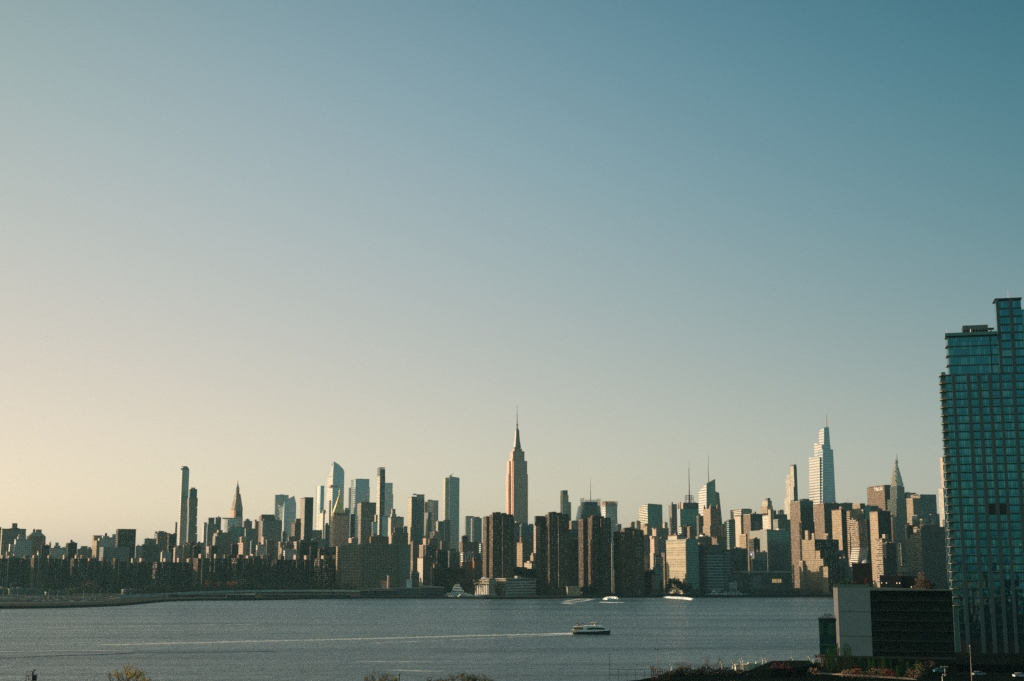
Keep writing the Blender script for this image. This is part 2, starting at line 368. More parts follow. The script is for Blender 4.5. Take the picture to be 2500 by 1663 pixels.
def B(c, xl, xm, xr, ytop, D, style, kind, label, *extras, group=None, yaw=YAW, dd=None, base=None, left=None):
    k = frame(c, xl, xm, xr, ytop, D, yaw, dd)
    root = rootof(k, kind, label, group)
    rnd = random.Random(int(D*7 + xm*13 + ytop))
    m = MB(); w, d = k.w/2, k.d/2
    m.prism([(-w, -d), (w, -d), (w, d), (-w, d)], 0, k.H, u0=rnd.random()*2)
    if left:   # own side wall material; on some, sunlit tone is put into its colour
        for i in range(len(m.m)):
            if i in (3,): m.m[i] = 2
    m.build('wall', [FS[style], ROOF] + ([FS[left]] if left else []), root)
    p = MB(); h = k.H; e = .25                        # parapet ring standing a little proud
    for (a, b, c2, d2) in ((-w-e, w+e, -d-e, -d+.35), (-w-e, w+e, d-.35, d+e), (-w-e, -w+.35, -d+.35, d-.35), (w-.35, w+e, -d+.35, d-.35)):
        p.box(a, b, c2, d2, h-.5, h+1.0)
    p.build('parapet', {'b': BRICKP, 'g': GRAYP, 't': TANP, 'p': PINKP, 'w': CONC}.get(style[0], GRAYP), root)
    has = False
    for x in extras:
        if x == 'n': has = True; continue
        extra(root, k, x, k.H, style); has = True
    if not has or rnd.random() < .5: clutter(root, k, k.H, style, rnd)
    return root, k

# --- strip A (far left)
B('A', -14, -14, 12, 660, 2350, 'brick_brown', 'apt', 'brown apartment block cut off by the left edge of the photo')
B('A', 12, 22, 250, 674, 2400, 'balcony', 'apt', 'wide tan apartment block with balconies and a tall narrow bulkhead, far left', ('b', 118, 168, 617, 8, 10), ('b', 95, 190, 665, 5, 14))
B('A', 138, 152, 312, 776, 2250, 'white_brick', 'apt', 'pale banded apartment block in front of the wide tan balcony block', ('b', 175, 250, 745, 5, 12), ('s', 96, 138, 815, 3))
B('A', 60, 66, 108, 895, 2180, 'tan', 'apt', 'short tan block at the foot of the pale banded apartment block')
B('A', 400, 402, 478, 832, 2150, 'brick_darker', 'apt', 'small dark brown block right of the clipped corner tower')
B('A', 470, 473, 490, 818, 2600, 'tan', 'tower', 'very thin tan tower with a capped top, far left skyline', ('b', 475, 487, 795))
B('A', 478, 482, 640, 858, 2420, 'white_brick', 'apt', 'low pale block with two stacked bulkheads on its roof, far left', ('b', 515, 580, 832, 5, 14), ('b', 530, 563, 802, 7, 10))
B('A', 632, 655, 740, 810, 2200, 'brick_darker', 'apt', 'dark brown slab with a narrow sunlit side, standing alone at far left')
B('A', 625, 628, 700, 838, 2480, 'gray', 'apt', 'gray block mostly behind the lone dark brown slab')
B('A', 736, 742, 895, 868, 2350, 'gray', 'apt', 'low gray block with an open roof frame, far left', ('b', 775, 840, 836, 5, 12), ('b', 846, 872, 845, 9, 10))
B('A', 360, 366, 404, 893, 2160, 'white_brick', 'apt', 'small white block under the clipped corner tower')
B('A', 884, 900, 985, 738, 2500, 'tan', 'apt', 'tan block behind the sunlit blank wall at far left', ('b', 890, 930, 734, 3, 8), ('b', 935, 975, 745, 8, 12))
B('A', 888, 926, 952, 788, 2300, 'tan', 'apt', 'narrow block showing a tall bright sunlit side wall')
B('A', 943, 950, 1118, 765, 2440, 'white_brick', 'apt', 'cream block with a cupola and roof sheds left of the big dark slab', ('b', 985, 1045, 738, 4, 14), ('b', 1003, 1026, 718, 8, 8), ('t', 1014, 708), ('b', 1030, 1115, 752, 5, 14), ('b', 1075, 1112, 722, 12, 10))
B('A', 955, 990, 1235, 852, 2240, 'gray', 'apt', 'low gray block with light window dots before the big dark slab', ('b', 1022, 1170, 846, 4, 10))
B('A', 1111, 1132, 1303, 677, 2300, 'brick_dark', 'apt', 'big dark brown apartment slab with white window dots at left of skyline', ('b', 1160, 1200, 672, 4), ('b', 1240, 1290, 690, 6))
B('A', 180, 184, 250, 730, 2330, 'gray', 'apt', 'gray block with rooftop box tucked behind the pale banded block')
# --- strip B
B('B', 112, 124, 192, 838, 2700, 'gray', 'low', 'low hazy gray block in the gap right of the big dark slab')
B('B', 200, 209, 345, 769, 2450, 'gray', 'apt', 'plain gray block below the lattice water tower')
B('B', 183, 192, 342, 824, 2300, 'gray_dark', 'apt', 'dark gray block in front of the plain gray one')
B('B', 325, 336, 456, 716, 2460, 'brick_brown', 'apt', 'brown gray block with square bulkhead left of the slender glass tower', ('b', 342, 395, 692, 4), ('b', 396, 445, 715, 3))
B('B', 425, 443, 518, 727, 2350, 'brick_dark', 'apt', 'dark block with bright window dots beside the slender glass tower')
B('B', 326, 332, 440, 765, 2400, 'balcony', 'apt', 'balconied tan block in front of the brown gray one')
B('B', 762, 777, 805, 614, 2560, 'white_brick', 'tower', 'narrow pale tower with a dark balcony strip left of the twin gray towers')
B('B', 818, 824, 876, 568, 2700, 'gray_dark', 'tower', 'left one of two twin gray towers beside the green glass block', ('b', 830, 868, 565, 5))
B('B', 872, 889, 941, 565, 2720, 'gray', 'tower', 'right one of two twin gray towers beside the green glass block')
B('B', 806, 810, 902, 628, 2600, 'gray', 'tower', 'gray block standing before the twin gray towers')
B('B', 940, 1020, 1112, 572, 2720, 'glass_pale', 'glass', 'pale green glass block with a bright side under the stone clock tower', ('b', 960, 1015, 565, 10, 14, 'gray'), dd=62)
B('B', 1016, 1022, 1165, 657, 2600, 'glass_green', 'glass', 'wide low green glass block under the stone clock tower')
B('B', 868, 902, 1043, 712, 2350, 'balcony', 'apt', 'balconied apartment block with a round roof tank and stepped sunlit side', ('b', 915, 955, 682, 4), ('s', 884, 903, 742, -4), ('b', 970, 1020, 706, 6))
B('B', 1103, 1134, 1190, 757, 2330, 'pink', 'apt', 'pinkish block with bright side left of the stepped gray group', ('b', 1140, 1175, 745, 4))
B('B', 796, 822, 850, 846, 2250, 'pink', 'apt', 'short pink block with a bright sunlit side below the narrow pale tower')
B('B', 565, 582, 640, 836, 2280, 'tan', 'apt', 'small tan block below the notched residential tower')
B('B', 520, 526, 572, 836, 2260, 'gray_dark', 'apt', 'small dark block at the foot of the slender glass tower')
B('B', 636, 642, 722, 812, 2290, 'brick_dark', 'apt', 'dark block at the foot of the notched residential tower', ('t', 730, 792))
B('B', 718, 724, 772, 808, 2340, 'gray', 'apt', 'little gray block right of the notched residential tower')
B('B', 844, 848, 908, 838, 2150, 'brick_darker', 'apt', 'dark square block before the balconied apartment block')
B('B', 363, 375, 462, 900, 2150, 'white_brick', 'apt', 'low white block peeping over the dark riverfront slabs')
B('B', 486, 500, 560, 858, 2200, 'pink', 'apt', 'low pinkish block peeping over the dark riverfront slabs')
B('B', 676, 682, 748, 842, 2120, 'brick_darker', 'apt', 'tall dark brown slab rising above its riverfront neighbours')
B('B', 1040, 1046, 1108, 826, 2180, 'brick_darker', 'apt', 'dark slab right of the balconied apartment block')
B('B', 1100, 1150, 1162, 810, 2200, 'pink', 'apt', 'narrow pink block with wide sunlit wall')
# --- strip C
B('C', -22, -6, 62, 600, 2750, 'gray', 'apt', 'gray stepped block with several roof boxes', ('b', 0, 38, 580, 4), ('b', 45, 60, 596, 4))
B('C', 86, 92, 126, 602, 2700, 'tan', 'apt', 'narrow tan block with a sunlit wall in the stepped gray group', ('b', 88, 106, 582, 3))
B('C', -10, 0, 95, 672, 2500, 'gray', 'apt', 'low light gray block below the stepped gray group')
B('C', 126, 150, 280, 556, 2650, 'brick_brown', 'office', 'brown top block rising behind the broad gray office slab', ('b', 152, 276, 534, 4, 18), ('m', 262, 520, .4), ('m', 205, 524, .4))
B('C', 155, 162, 350, 600, 2560, 'gray', 'office', 'broad gray office slab with a dark setback roofline', ('b', 175, 285, 576, 5, 14, 'gray_dark'), ('b', 290, 345, 588, 5))
B('C', 275, 283, 411, 348, 4200, 'glass_gray', 'glass', 'blue gray glass tower standing behind the faceted glass tower', ('b', 325, 366, 342, 10, 20, 'gray'))
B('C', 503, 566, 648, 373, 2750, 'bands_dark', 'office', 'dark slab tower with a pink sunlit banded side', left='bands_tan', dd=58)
B('C', 438, 470, 530, 620, 2500, 'brick_brown', 'apt', 'brown block with zigzag sunlit balconies beside the dark slab tower', ('b', 482, 528, 572, 10, 16))
B('C', 703, 740, 757, 520, 3000, 'white_brick', 'tower', 'thin white tower in front of the hazy round ended glass tower', ('b', 742, 766, 490, 12, 14, 'gray'))
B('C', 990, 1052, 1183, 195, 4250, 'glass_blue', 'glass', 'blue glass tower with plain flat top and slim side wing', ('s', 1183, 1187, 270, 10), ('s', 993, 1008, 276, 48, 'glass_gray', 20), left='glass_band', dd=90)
B('C', 998, 1003, 1046, 532, 3000, 'glass_dark', 'glass', 'dark glass block right of the gold pyramid tower')
B('C', 944, 948, 992, 490, 3800, 'gray_dark', 'office', 'distant dark block with a white roof rail behind the gold pyramid', ('b', 948, 985, 470, 8, 12, 'bands_white'))
B('C', 1071, 1104, 1248, 422, 2900, 'bands_tan', 'office', 'large tan gray slab with a flat capped top and sunlit edge', ('b', 1112, 1240, 418, 2, 30, 'gray'), dd=50)
B('C', 636, 640, 732, 688, 2900, 'gray', 'low', 'low gray roofs in the gap between slab tower and thin white tower')
B('C', 515, 524, 692, 798, 2250, 'brick_darker', 'apt', 'dark windowed apartment block with an overhanging flat roof slab', ('b', 520, 640, 776, 3, 18, 'gray_dark'))
B('C', 630, 640, 765, 772, 2380, 'gray', 'apt', 'gray block with dark roof behind the overhanging roof slab')
B('C', 678, 706, 892, 868, 2120, 'brick_dark', 'apt', 'dark brick block with sunlit stepped balconies and a roof slab', ('b', 752, 872, 846, 4, 14))
B('C', 458, 486, 524, 798, 2270, 'pink', 'apt', 'narrow pink balconied block with bright edge')
B('C', 365, 374, 492, 882, 2150, 'white_brick', 'apt', 'low block with many white window dots above the riverfront slabs')
B('C', 196, 204, 276, 782, 2250, 'gray_dark', 'apt', 'dark flat roofed block below the broad gray office slab')
B('C', 154, 170, 200, 752, 2300, 'pink', 'apt', 'slim pinkish block catching sun below the broad gray slab')
B('C', 48, 54, 106, 792, 2260, 'gray', 'apt', 'narrow gray block among the low roofs left of the broad slab')
B('C', 100, 112, 188, 832, 2180, 'white_brick', 'apt', 'low block with a bright white wall above the riverfront slabs')
B('C', 296, 330, 362, 800, 2230, 'tan', 'apt', 'block with a tall staggered sunlit wall over the riverfront slabs')
B('C', 335, 342, 420, 850, 2190, 'beige', 'apt', 'beige low block with stepped roof line')
B('C', 390, 394, 470, 800, 2300, 'gray_dark', 'apt', 'dark stepped low block left of the narrow pink balconied one')
B('C', 345, 352, 392, 700, 2480, 'gray', 'apt', 'gray stub block joined to the right of the broad gray slab')
B('C', 410, 414, 466, 748, 2420, 'brick_brown', 'apt', 'small brown block below the faceted glass tower')
B('C', 754, 762, 800, 640, 2600, 'gray_dark', 'apt', 'dark narrow block left of the gold pyramid tower', ('b', 768, 790, 615, 4))
B('C', 618, 622, 690, 856, 2090, 'brick_darker', 'apt', 'plain dark block in front of the windowed apartment block')
B('C', 984, 1010, 1075, 765, 2300, 'pink', 'apt', 'low pink block with a bright corner right of the gold pyramid tower', ('b', 1030, 1068, 752, 4))
B('C', 874, 878, 912, 846, 2060, 'tan', 'apt', 'small tan balconied block left of the long hospital')
# --- hospital slab (C/D)
B('C', 905, 914, 1136, 832, 2000, 'hospital', 'hosp', 'left wing of the long tan hospital, lots of small square windows', ('b', 980, 1050, 806, 6, 14), ('b', 1080, 1120, 815, 8, 10), dd=26, yaw=R(6))
B('D', 28, 34, 352, 822, 1980, 'hospital', 'hosp', 'main wing of the long tan hospital with tight rows of windows', ('b', 60, 150, 806, 5, 12), ('b', 200, 250, 810, 6, 10), ('b', 290, 340, 812, 5, 10), dd=24, yaw=R(6))
B('D', 350, 352, 482, 825, 1990, 'gray_plain', 'hosp', 'plain dark end wing of the long tan hospital', ('b', 370, 440, 810, 5, 12), dd=22, yaw=R(6))
B('D', 96, 100, 272, 750, 2150, 'brick_red', 'low', 'reddish brown plant block showing over the hospital roof')
# --- strip D
B('D', 114, 118, 164, 612, 2800, 'glass_pale', 'glass', 'small pale glass block left of the tall lattice topped tower')
B('D', 136, 148, 166, 540, 2850, 'pink', 'tower', 'thin pink block behind the small pale glass block')
B('D', 202, 209, 266, 552, 2850, 'glass_pale', 'glass', 'small light glass block with a crane on its roof', ('m', 262, 520, .5))
B('D', 256, 292, 415, 560, 3100, 'beige', 'office', 'cream stepped tower with a capped cupola and sunlit side', ('b', 300, 345, 530, 10, 20), ('b', 304, 336, 480, 12, 12), ('b', 350, 412, 575, -6, 20))
B('D', 300, 312, 458, 712, 2700, 'brick_brown', 'apt', 'brown windowed block with a square roof box', ('b', 326, 412, 658, 6, 16), ('b', 330, 380, 690, 3, 10))
B('D', 276, 296, 312, 735, 2650, 'pink', 'apt', 'narrow pink block with a bright side left of the brown windowed block')
B('D', 412, 416, 450, 650, 3000, 'glass_dark', 'glass', 'small dark block right of the cream stepped tower')
B('D', 532, 536, 613, 345, 3150, 'fins_white', 'office', 'tower showing a striped crown behind the black glass tower', ('b', 502, 536, 335, 6, 10, 'gray'))
B('D', 546, 549, 613, 402, 3020, 'gray', 'tower', 'plain brown gray slab joined to the right of the black glass tower')
B('D', 450, 490, 547, 366, 3000, 'glass_dark', 'glass', 'black glass tower with a pale sunlit side wall', left='beige', dd=44)
B('D', 612, 650, 746, 402, 3300, 'glass_gray', 'glass', 'dark gray glass tower with stepped top and tan left side', ('b', 645, 690, 392, 6), ('s', 616, 652, 415, 14, 'tan'))
B('D', 610, 646, 682, 518, 2920, 'gray', 'tower', 'blue gray block before the dark gray glass tower')
B('D', 672, 742, 800, 603, 2850, 'glass_dark', 'glass', 'dark glass block left of the tallest glass slab', dd=40, left='fins_white')
B('D', 664, 706, 772, 702, 2700, 'pink', 'apt', 'pink block with a bright side before the dark glass block')
B('D', 999, 1010, 1086, 552, 3400, 'glass_gray', 'glass', 'dark glass tower with a slanted gray crown', ('b', 1016, 1080, 548, 6))
B('D', 1058, 1084, 1162, 572, 3000, 'diag', 'office', 'tower with a diagonal lattice facade and a bright side', ('b', 1096, 1142, 556, 6))
B('D', 974, 978, 1034, 744, 2500, 'brick_dark', 'apt', 'dark brown block peeping behind the block with square windows')
B('D', 948, 976, 1122, 802, 2400, 'brick_brown', 'apt', 'brown block with large square windows right of the tallest glass slab')
B('D', 1138, 1150, 1172, 812, 2600, 'bands_white', 'apt', 'white sunlit block squeezed left of the first riverside tower')
B('D', 478, 502, 562, 795, 2400, 'brick_brown', 'apt', 'tan and brown balconied block right of the hospital', ('b', 505, 540, 785, 4))
B('D', 562, 600, 640, 830, 2330, 'tan', 'apt', 'tan block with deep window columns right of the hospital')
B('D', 598, 626, 660, 768, 2500, 'pink', 'apt', 'plain pink block with a bright wall behind the tan block')
B('D', 614, 628, 730, 832, 2280, 'brick_dark', 'apt', 'dark plain block with a hoisted roof rail')
B('D', 652, 660, 740, 770, 2480, 'brick_brown', 'apt', 'brown patchwork block behind the dark plain block')
B('D', 484, 500, 530, 985, 2120, 'tan', 'apt', 'low tan block left of the bright blank wall')
B('D', 524, 598, 732, 950, 2050, 'brick_brown', 'hosp', 'block with a large bright blank side wall and ribbed front', ('b', 600, 660, 928, 5), left='blank', dd=50)
B('D', 700, 708, 778, 1010, 2010, 'brick_brown', 'low', 'low brown balconied block in front of the ribbed one')
B('D', 728, 736, 850, 888, 2200, 'brick_darker', 'apt', 'dark block with small windows and a sloping lit roof edge', ('b', 738, 800, 870, 3, 10))
B('D', 770, 776, 828, 790, 2600, 'brick_brown', 'apt', 'small brown block with banded windows left of the tallest glass slab')
B('D', 846, 852, 948, 893, 2150, 'gray_dark', 'hosp', 'flat dark building with white roof vents', ('b', 850, 915, 862, 10, 16))
B('D', 944, 980, 1086, 908, 2250, 'fins_white', 'hosp', 'building with dark and white vertical columns under a roof deck', ('b', 985, 1060, 898, 3), left='bands_white', dd=40)
B('D', 1060, 1068, 1150, 905, 2270, 'gray_dark', 'hosp', 'dark block behind the columned building')
B('D', 968, 974, 1078, 995, 2080, 'brick_red', 'hosp', 'brown brick block left of the first riverside tower')
B('D', 1076, 1088, 1168, 978, 2060, 'brick_red', 'hosp', 'brown brick block with square stair tower beside the first riverside tower', ('b', 1081, 1106, 948, 3, 8))
B('D', 668, 704, 1002, 1050, 1990, 'brick_darker', 'hosp', 'long dark low hospital block behind the marina', ('b', 672, 700, 1045, 2, 6, 'tan'), ('b', 760, 860, 1040, 8, 12), dd=30)
B('D', 482, 486, 564, 1095, 1960, 'gray_dark', 'low', 'low blue gray shed in front of the bright blank wall')
# --- strip E/F, between the riverside towers
B('E', 262, 270, 326, 865, 2600, 'gray_dark', 'tower', 'blue gray block just right of the first riverside tower', ('b', 290, 325, 850, 5, 12, 'beige'))
B('E', 322, 326, 415, 880, 2450, 'glass_dark', 'glass', 'dark blue glass block between the first two riverside towers', ('b', 330, 372, 862, 5), ('b', 385, 412, 868, 5))
B('E', 299, 334, 406, 1002, 2200, 'brick_brown', 'apt', 'tan brown apartment block with a square tank house, between riverside towers', ('b', 326, 345, 962, 5, 10, 'brick_red'), ('b', 345, 372, 988, 6, 10), left='tan', dd=40)
B('E', 412, 430, 440, 880, 2700, 'pink', 'tower', 'slim pink tower hard against the second riverside tower')
B('E', 392, 412, 440, 1098, 2100, 'tan', 'apt', 'low pink tan stepped block beside the second riverside tower', ('b', 410, 430, 1075, 4))
B('E', 348, 400, 440, 1145, 2040, 'beige', 'low', 'low white stepped building with a bright wall between riverside towers', ('b', 385, 415, 1132, 4))
B('E', 262, 286, 440, 1190, 1920, 'brick_darker', 'low', 'long low dark brown building behind the riverside school', ('b', 290, 345, 1175, 4))
B('E', 255, 260, 275, 1165, 1905, 'brick_dark', 'low', 'small dark tower block behind the riverside school')
B('E', 660, 682, 732, 850, 2650, 'fins_brown', 'office', 'brown ribbed office block between the second and third riverside towers')
B('E', 640, 652, 738, 972, 2050, 'glass_dark', 'glass', 'dark gridded block filling the gap left of the third riverside tower', ('s', 662, 728, 906, 12))
B('F', 498, 501, 538, 630, 3000, 'glass_dark', 'glass', 'small dark block right of the spiky crowned white tower')
B('F', 618, 630, 690, 612, 3000, 'tan', 'office', 'tan low block left of the green glass slab', ('b', 640, 680, 602, 6))
B('F', 676, 681, 722, 602, 2950, 'gray', 'office', 'gray boxy block touching the green glass slab')
B('F', 722, 782, 818, 648, 2650, 'tan', 'office', 'stepped tan tower with bright side below the green glass slab', ('b', 765, 806, 625, 6))
B('F', 833, 868, 886, 668, 2600, 'pink', 'tower', 'pink topped narrow tower right of the green glass slab', ('b', 840, 880, 662, 4, 8))
B('F', 868, 886, 990, 668, 2720, 'gray', 'office', 'gray office block with four pale fins of windows', ('b', 900, 975, 664, 5))
B('F', 943, 950, 980, 612, 3400, 'beige', 'tower', 'small hazy beige tower with a thin mast', ('m', 955, 520, .5), ('b', 952, 978, 610, 4))
B('F', 988, 1018, 1068, 438, 3050, 'fins', 'office', 'tall gray tower with strong vertical stripes', ('b', 1022, 1064, 434, 4))
B('F', 1068, 1076, 1100, 480, 3350, 'glass_pale', 'glass', 'pale green glass sliver left of the antenna topped tower')
B('F', 418, 444, 450, 812, 2100, 'gray', 'tower', 'thin sunlit banded slab between the third and fourth riverside towers', dd=40)
B('F', 479, 484, 500, 820, 2140, 'gray_dark', 'tower', 'dark slab close left of the fourth riverside tower')
B('F', 470, 486, 520, 1070, 2000, 'gray', 'low', 'low gray building between the third and fourth riverside towers')
B('F', 738, 748, 812, 740, 2500, 'gray_dark', 'apt', 'dark block with roof tanks right of the fourth riverside tower', ('b', 756, 790, 725, 4))
B('F', 735, 742, 842, 912, 2170, 'balcony', 'apt', 'brown gridded block right of the fourth riverside tower', group=None)
B('F', 740, 748, 858, 1078, 1960, 'brick_darker', 'hosp', 'dark low block at the shore right of the fourth riverside tower')
B('F', 812, 850, 888, 760, 2420, 'pink', 'apt', 'slim block with pink columns and a white crown', ('b', 830, 886, 740, 4))
B('F', 868, 884, 962, 770, 2450, 'gray', 'apt', 'plain blank gray slab beside the pink columned block')
B('F', 924, 928, 960, 765, 2480, 'bands_white', 'apt', 'dark and white banded sliver behind the plain gray slab')
B('F', 842, 864, 962, 935, 2150, 'bands_white', 'hosp', 'white building with dark ribbon windows left of the great pale grid block', ('b', 880, 932, 920, 4), ('s', 843, 868, 906, 2, 'blank'), dd=26)
B('F', 855, 862, 928, 1042, 1950, 'glass_green', 'glass', 'small teal glass box at the shore', ('n'))
B('F', 850, 853, 901, 1110, 1935, 'blank', 'low', 'small plain tan box in front of the teal glass box', ('n'))
B('F', 920, 950, 968, 905, 2080, 'brick_brown', 'low', 'brown block with roof fans left of the great pale grid block')
B('F', 957, 1155, 1273, 775, 1950, 'secretariat', 'hosp', 'great pale gridded hospital block with bright side and dark glass front', ('b', 1165, 1225, 768, 12, 12), left='grid_white', dd=88)
B('G', 95, 205, 292, 735, 2010, 'blank', 'low', 'plain cream roof house rising over the great pale grid block', ('n'), dd=40)
B('G', 230, 248, 268, 650, 2400, 'bands_white', 'tower', 'small black and white tower above the great pale grid block')
B('G', 262, 268, 330, 655, 2480, 'gray_dark', 'office', 'dark boxy roofs right of the black and white tower')
B('G', 320, 326, 362, 655, 2450, 'brick_brown', 'office', 'brown box with a white dish on its roof', ('b', 335, 358, 647, 4, 8, 'white_brick'))
B('G', 404, 412, 475, 552, 3000, 'gray_dark', 'glass', 'dark pointed block under the sloped crystal tower')
B('G', 422, 452, 478, 720, 2500, 'bands_white', 'low', 'white roof boxes at the foot of the crystal tower', ('n'))
B('G', 395, 410, 548, 750, 2320, 'gray_dark', 'apt', 'dark broad low block under the crystal tower', ('b', 430, 475, 745, 4, 8, 'white_brick'))
B('G', 540, 588, 675, 752, 2280, 'brick_brown', 'apt', 'brown terraced block with a white stair tower', ('b', 552, 584, 748, 3, 8, 'tan'), ('b', 600, 660, 748, 4))
B('G', 640, 648, 676, 628, 2900, 'brick_brown', 'office', 'slim brown block right of the crystal tower')
B('G', 672, 677, 704, 598, 2880, 'gray_dark', 'office', 'dark sliver left of the white banded twin blocks')
B('G', 698, 820, 924, 487, 2900, 'bands_white', 'office', 'white banded slab with a bright pink side', ('b', 825, 910, 478, 4), dd=62)
B('G', 776, 816, 846, 548, 2700, 'bands_white', 'office', 'narrow white tower before the white banded slab', ('b', 820, 842, 540, 4), left='blank', dd=30)
B('G', 700, 702, 780, 590, 2800, 'bands_teal', 'office', 'dark ribbon windowed block before the white banded slab')
B('G', 843, 908, 1024, 532, 2650, 'glass_dark', 'office', 'black square tower with a plain brown side', ('b', 930, 990, 526, 6), left='brick_brown', dd=36)
B('G', 818, 866, 880, 726, 2330, 'tan', 'apt', 'small bright tan block at the corner of the large green glass slab', dd=30)
B('G', 1020, 1086, 1100, 545, 2800, 'white_brick', 'office', 'cream lower block with white bands beside the old crowned tower', dd=34)
B('G', 1086, 1100, 1128, 485, 2750, 'beige', 'office', 'gothic spiky tan tower right of the old crowned tower', ('m', 1108, 470, .8), ('m', 1122, 478, .8), ('m', 1094, 480, .8))
B('G', 1124, 1130, 1156, 500, 2780, 'gray_dark', 'office', 'dark gothic spiky block', ('m', 1134, 482, .8), ('m', 1148, 478, .8))
B('G', 1176, 1190, 1228, 500, 3300, 'pink', 'tower', 'hazy pink roof block left of the slender ribbed tower', ('b', 1195, 1226, 488, 5, 10, 'white_brick'))
B('G', 1150, 1156, 1260, 535, 2950, 'gray_dark', 'office', 'dark green roof block right of the gothic blocks')
B('G', 1126, 1172, 1290, 585, 2600, 'gray', 'office', 'low gray office block with a white framed corner', ('b', 1180, 1240, 578, 5))
B('G', 872, 1066, 1254+26, 688, 2100, 'secretariat', 'glass', 'very wide green glass slab with a blank gray end wall', ('b', 1182, 1244, 668, 8, 12, 'blank'), ('b', 1020, 1052, 680, 30, 8, 'blank'), left='gray_plain', dd=70)
B('G', 868, 945, 1070, 900, 2040, 'gray_plain', 'hosp', 'gray concrete hospital wing carrying a round blue emblem', ('n'), dd=20)
B('G', 872, 940, 1000, 772, 2070, 'bands_dark', 'hosp', 'dark horizontal banded wing before the wide green slab', ('n'), dd=20)
B('G', 945, 948, 1072, 960, 2025, 'glass_dark', 'hosp', 'black glass link wing below the wide green slab', ('n'))
B('G', 706, 714, 872, 862, 2060, 'gray_dark', 'hosp', 'dark green gridded hospital wing left of the wide green slab', ('b', 770, 820, 848, 5))
B('G', 406, 412, 498, 828, 2060, 'brick_darker', 'hosp', 'black wing between the great pale grid block and the teal banded building', ('b', 420, 474, 802, 5, 10, 'tan'))
B('G', 490, 496, 650, 905, 1950, 'bands_teal', 'hosp', 'teal banded glass hospital building at the water', ('b', 500, 640, 822, 4, 20, 'gray_dark'), ('b', 600, 628, 815, 8, 6, 'gray'), dd=30)
B('G', 648, 654, 712, 880, 1960, 'bands_teal', 'hosp', 'narrow teal banded end of the water side hospital', ('b', 660, 700, 868, 4, 10, 'gray_dark'))
# --- strip H/I
B('H', 228, 280, 378, 675, 2520, 'glass_dark', 'office', 'black slab tower with a brown shaded side and roof mast', ('b', 300, 350, 657, 6, 14), ('b', 232, 300, 668, 30, 20), left='brick_brown', dd=44)
B('H', 414, 456, 580, 695, 2450, 'bands_dark', 'office', 'dark broad tower with white window dots in its upper storeys', ('b', 470, 560, 690, 6, 14), left='brick_brown', dd=42)
B('H', 376, 384, 420, 838, 2550, 'gray_dark', 'office', 'dark filler block below the white tapering skyscraper')
B('H', 560, 578, 672, 692, 2620, 'gray_dark', 'office', 'dark low tower with roof antennas', ('m', 632, 650, .5), ('b', 600, 665, 686, 6, 14))
B('H', 538, 553, 582, 755, 2380, 'tan', 'tower', 'first of two thin sunlit stripes left of the leaning white tower')
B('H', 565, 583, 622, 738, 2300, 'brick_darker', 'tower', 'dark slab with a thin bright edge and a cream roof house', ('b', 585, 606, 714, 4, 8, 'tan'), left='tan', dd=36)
B('H', 744, 750, 806, 712, 2480, 'glass_green', 'glass', 'teal glass tower behind the leaning white tower', ('b', 742, 758, 690, 5))
B('H', 800, 806, 858, 712, 2550, 'gray_dark', 'office', 'dark tower left below the broad sign topped slab')
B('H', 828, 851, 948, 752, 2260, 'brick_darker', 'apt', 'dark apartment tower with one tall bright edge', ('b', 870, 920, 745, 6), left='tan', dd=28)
B('H', 286, 294, 326, 830, 2400, 'brick_darker', 'office', 'dark sliver right of the wide green glass slab')
B('H', 292, 300, 322, 1120, 1975, 'tan', 'low', 'tiny pale building beside the stepped bright apartment group', ('b', 296, 312, 1112, 2, 5))
B('H', 540, 548, 612, 1045, 2120, 'gray_dark', 'apt', 'dark block behind the stepped bright apartment group')
B('H', 560, 572, 640, 1100, 2060, 'gray_dark', 'apt', 'low dark block right of the stepped bright apartment group')
B('H', 608, 612, 662, 1160, 1990, 'gray_dark', 'apt', 'lowest dark block at the shore near the gray walled river building')
B('H', 872, 884, 935, 955, 2150, 'bands_tan', 'apt', 'banded tan tower with a square orange roof house', ('b', 906, 930, 918, 5, 9, 'pink'), left='bands_tan', dd=22)
B('H', 900, 914, 985, 985, 2100, 'brick_darker', 'apt', 'dark broad block right of the banded tan tower')
B('I', 578, 616, 692, 408, 3000, 'limestone', 'office', 'brown gray stepped tower right of the arched silver spire', ('s', 616, 650, 455, -8), ('b', 610, 630, 398, 6), ('s', 640, 676, 515, -14))
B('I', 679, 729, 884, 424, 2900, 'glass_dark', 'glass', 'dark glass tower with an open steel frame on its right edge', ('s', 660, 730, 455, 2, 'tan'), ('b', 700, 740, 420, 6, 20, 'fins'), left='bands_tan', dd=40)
B('I', 906, 950, 968, 362, 3300, 'fins_white', 'tower', 'white ribbed tower half hidden by the near glass high rise')
B('I', 930, 945, 990, 72, 3500, 'pink', 'tower', 'very tall slim pink tower almost hidden by the near glass high rise')
B('I', 890, 900, 915, 610, 3100, 'gray', 'low', 'hazy distant block in the gap left of the near high rise')
B('I', 690, 702, 905, 622, 2600, 'glass_dark', 'office', 'dark rounded roof building with a white dish', ('b', 720, 880, 612, 6, 14), ('b', 838, 866, 650, -5, 4, 'white_brick'))
B('I', 728, 772, 838, 690, 2450, 'beige', 'apt', 'stepped cream roofs before the rounded dark building', ('b', 750, 812, 656, 4, 8), ('b', 795, 835, 686, 2, 6, 'pink'))
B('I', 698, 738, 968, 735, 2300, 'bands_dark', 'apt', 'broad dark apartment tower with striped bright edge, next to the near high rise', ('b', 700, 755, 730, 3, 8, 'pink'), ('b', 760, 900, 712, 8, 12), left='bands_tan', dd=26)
B('I', 578, 662, 678, 850, 2450, 'tan', 'apt', 'bright tan block with rows of shaded balconies', ('b', 655, 668, 800, 4, 8), dd=34)
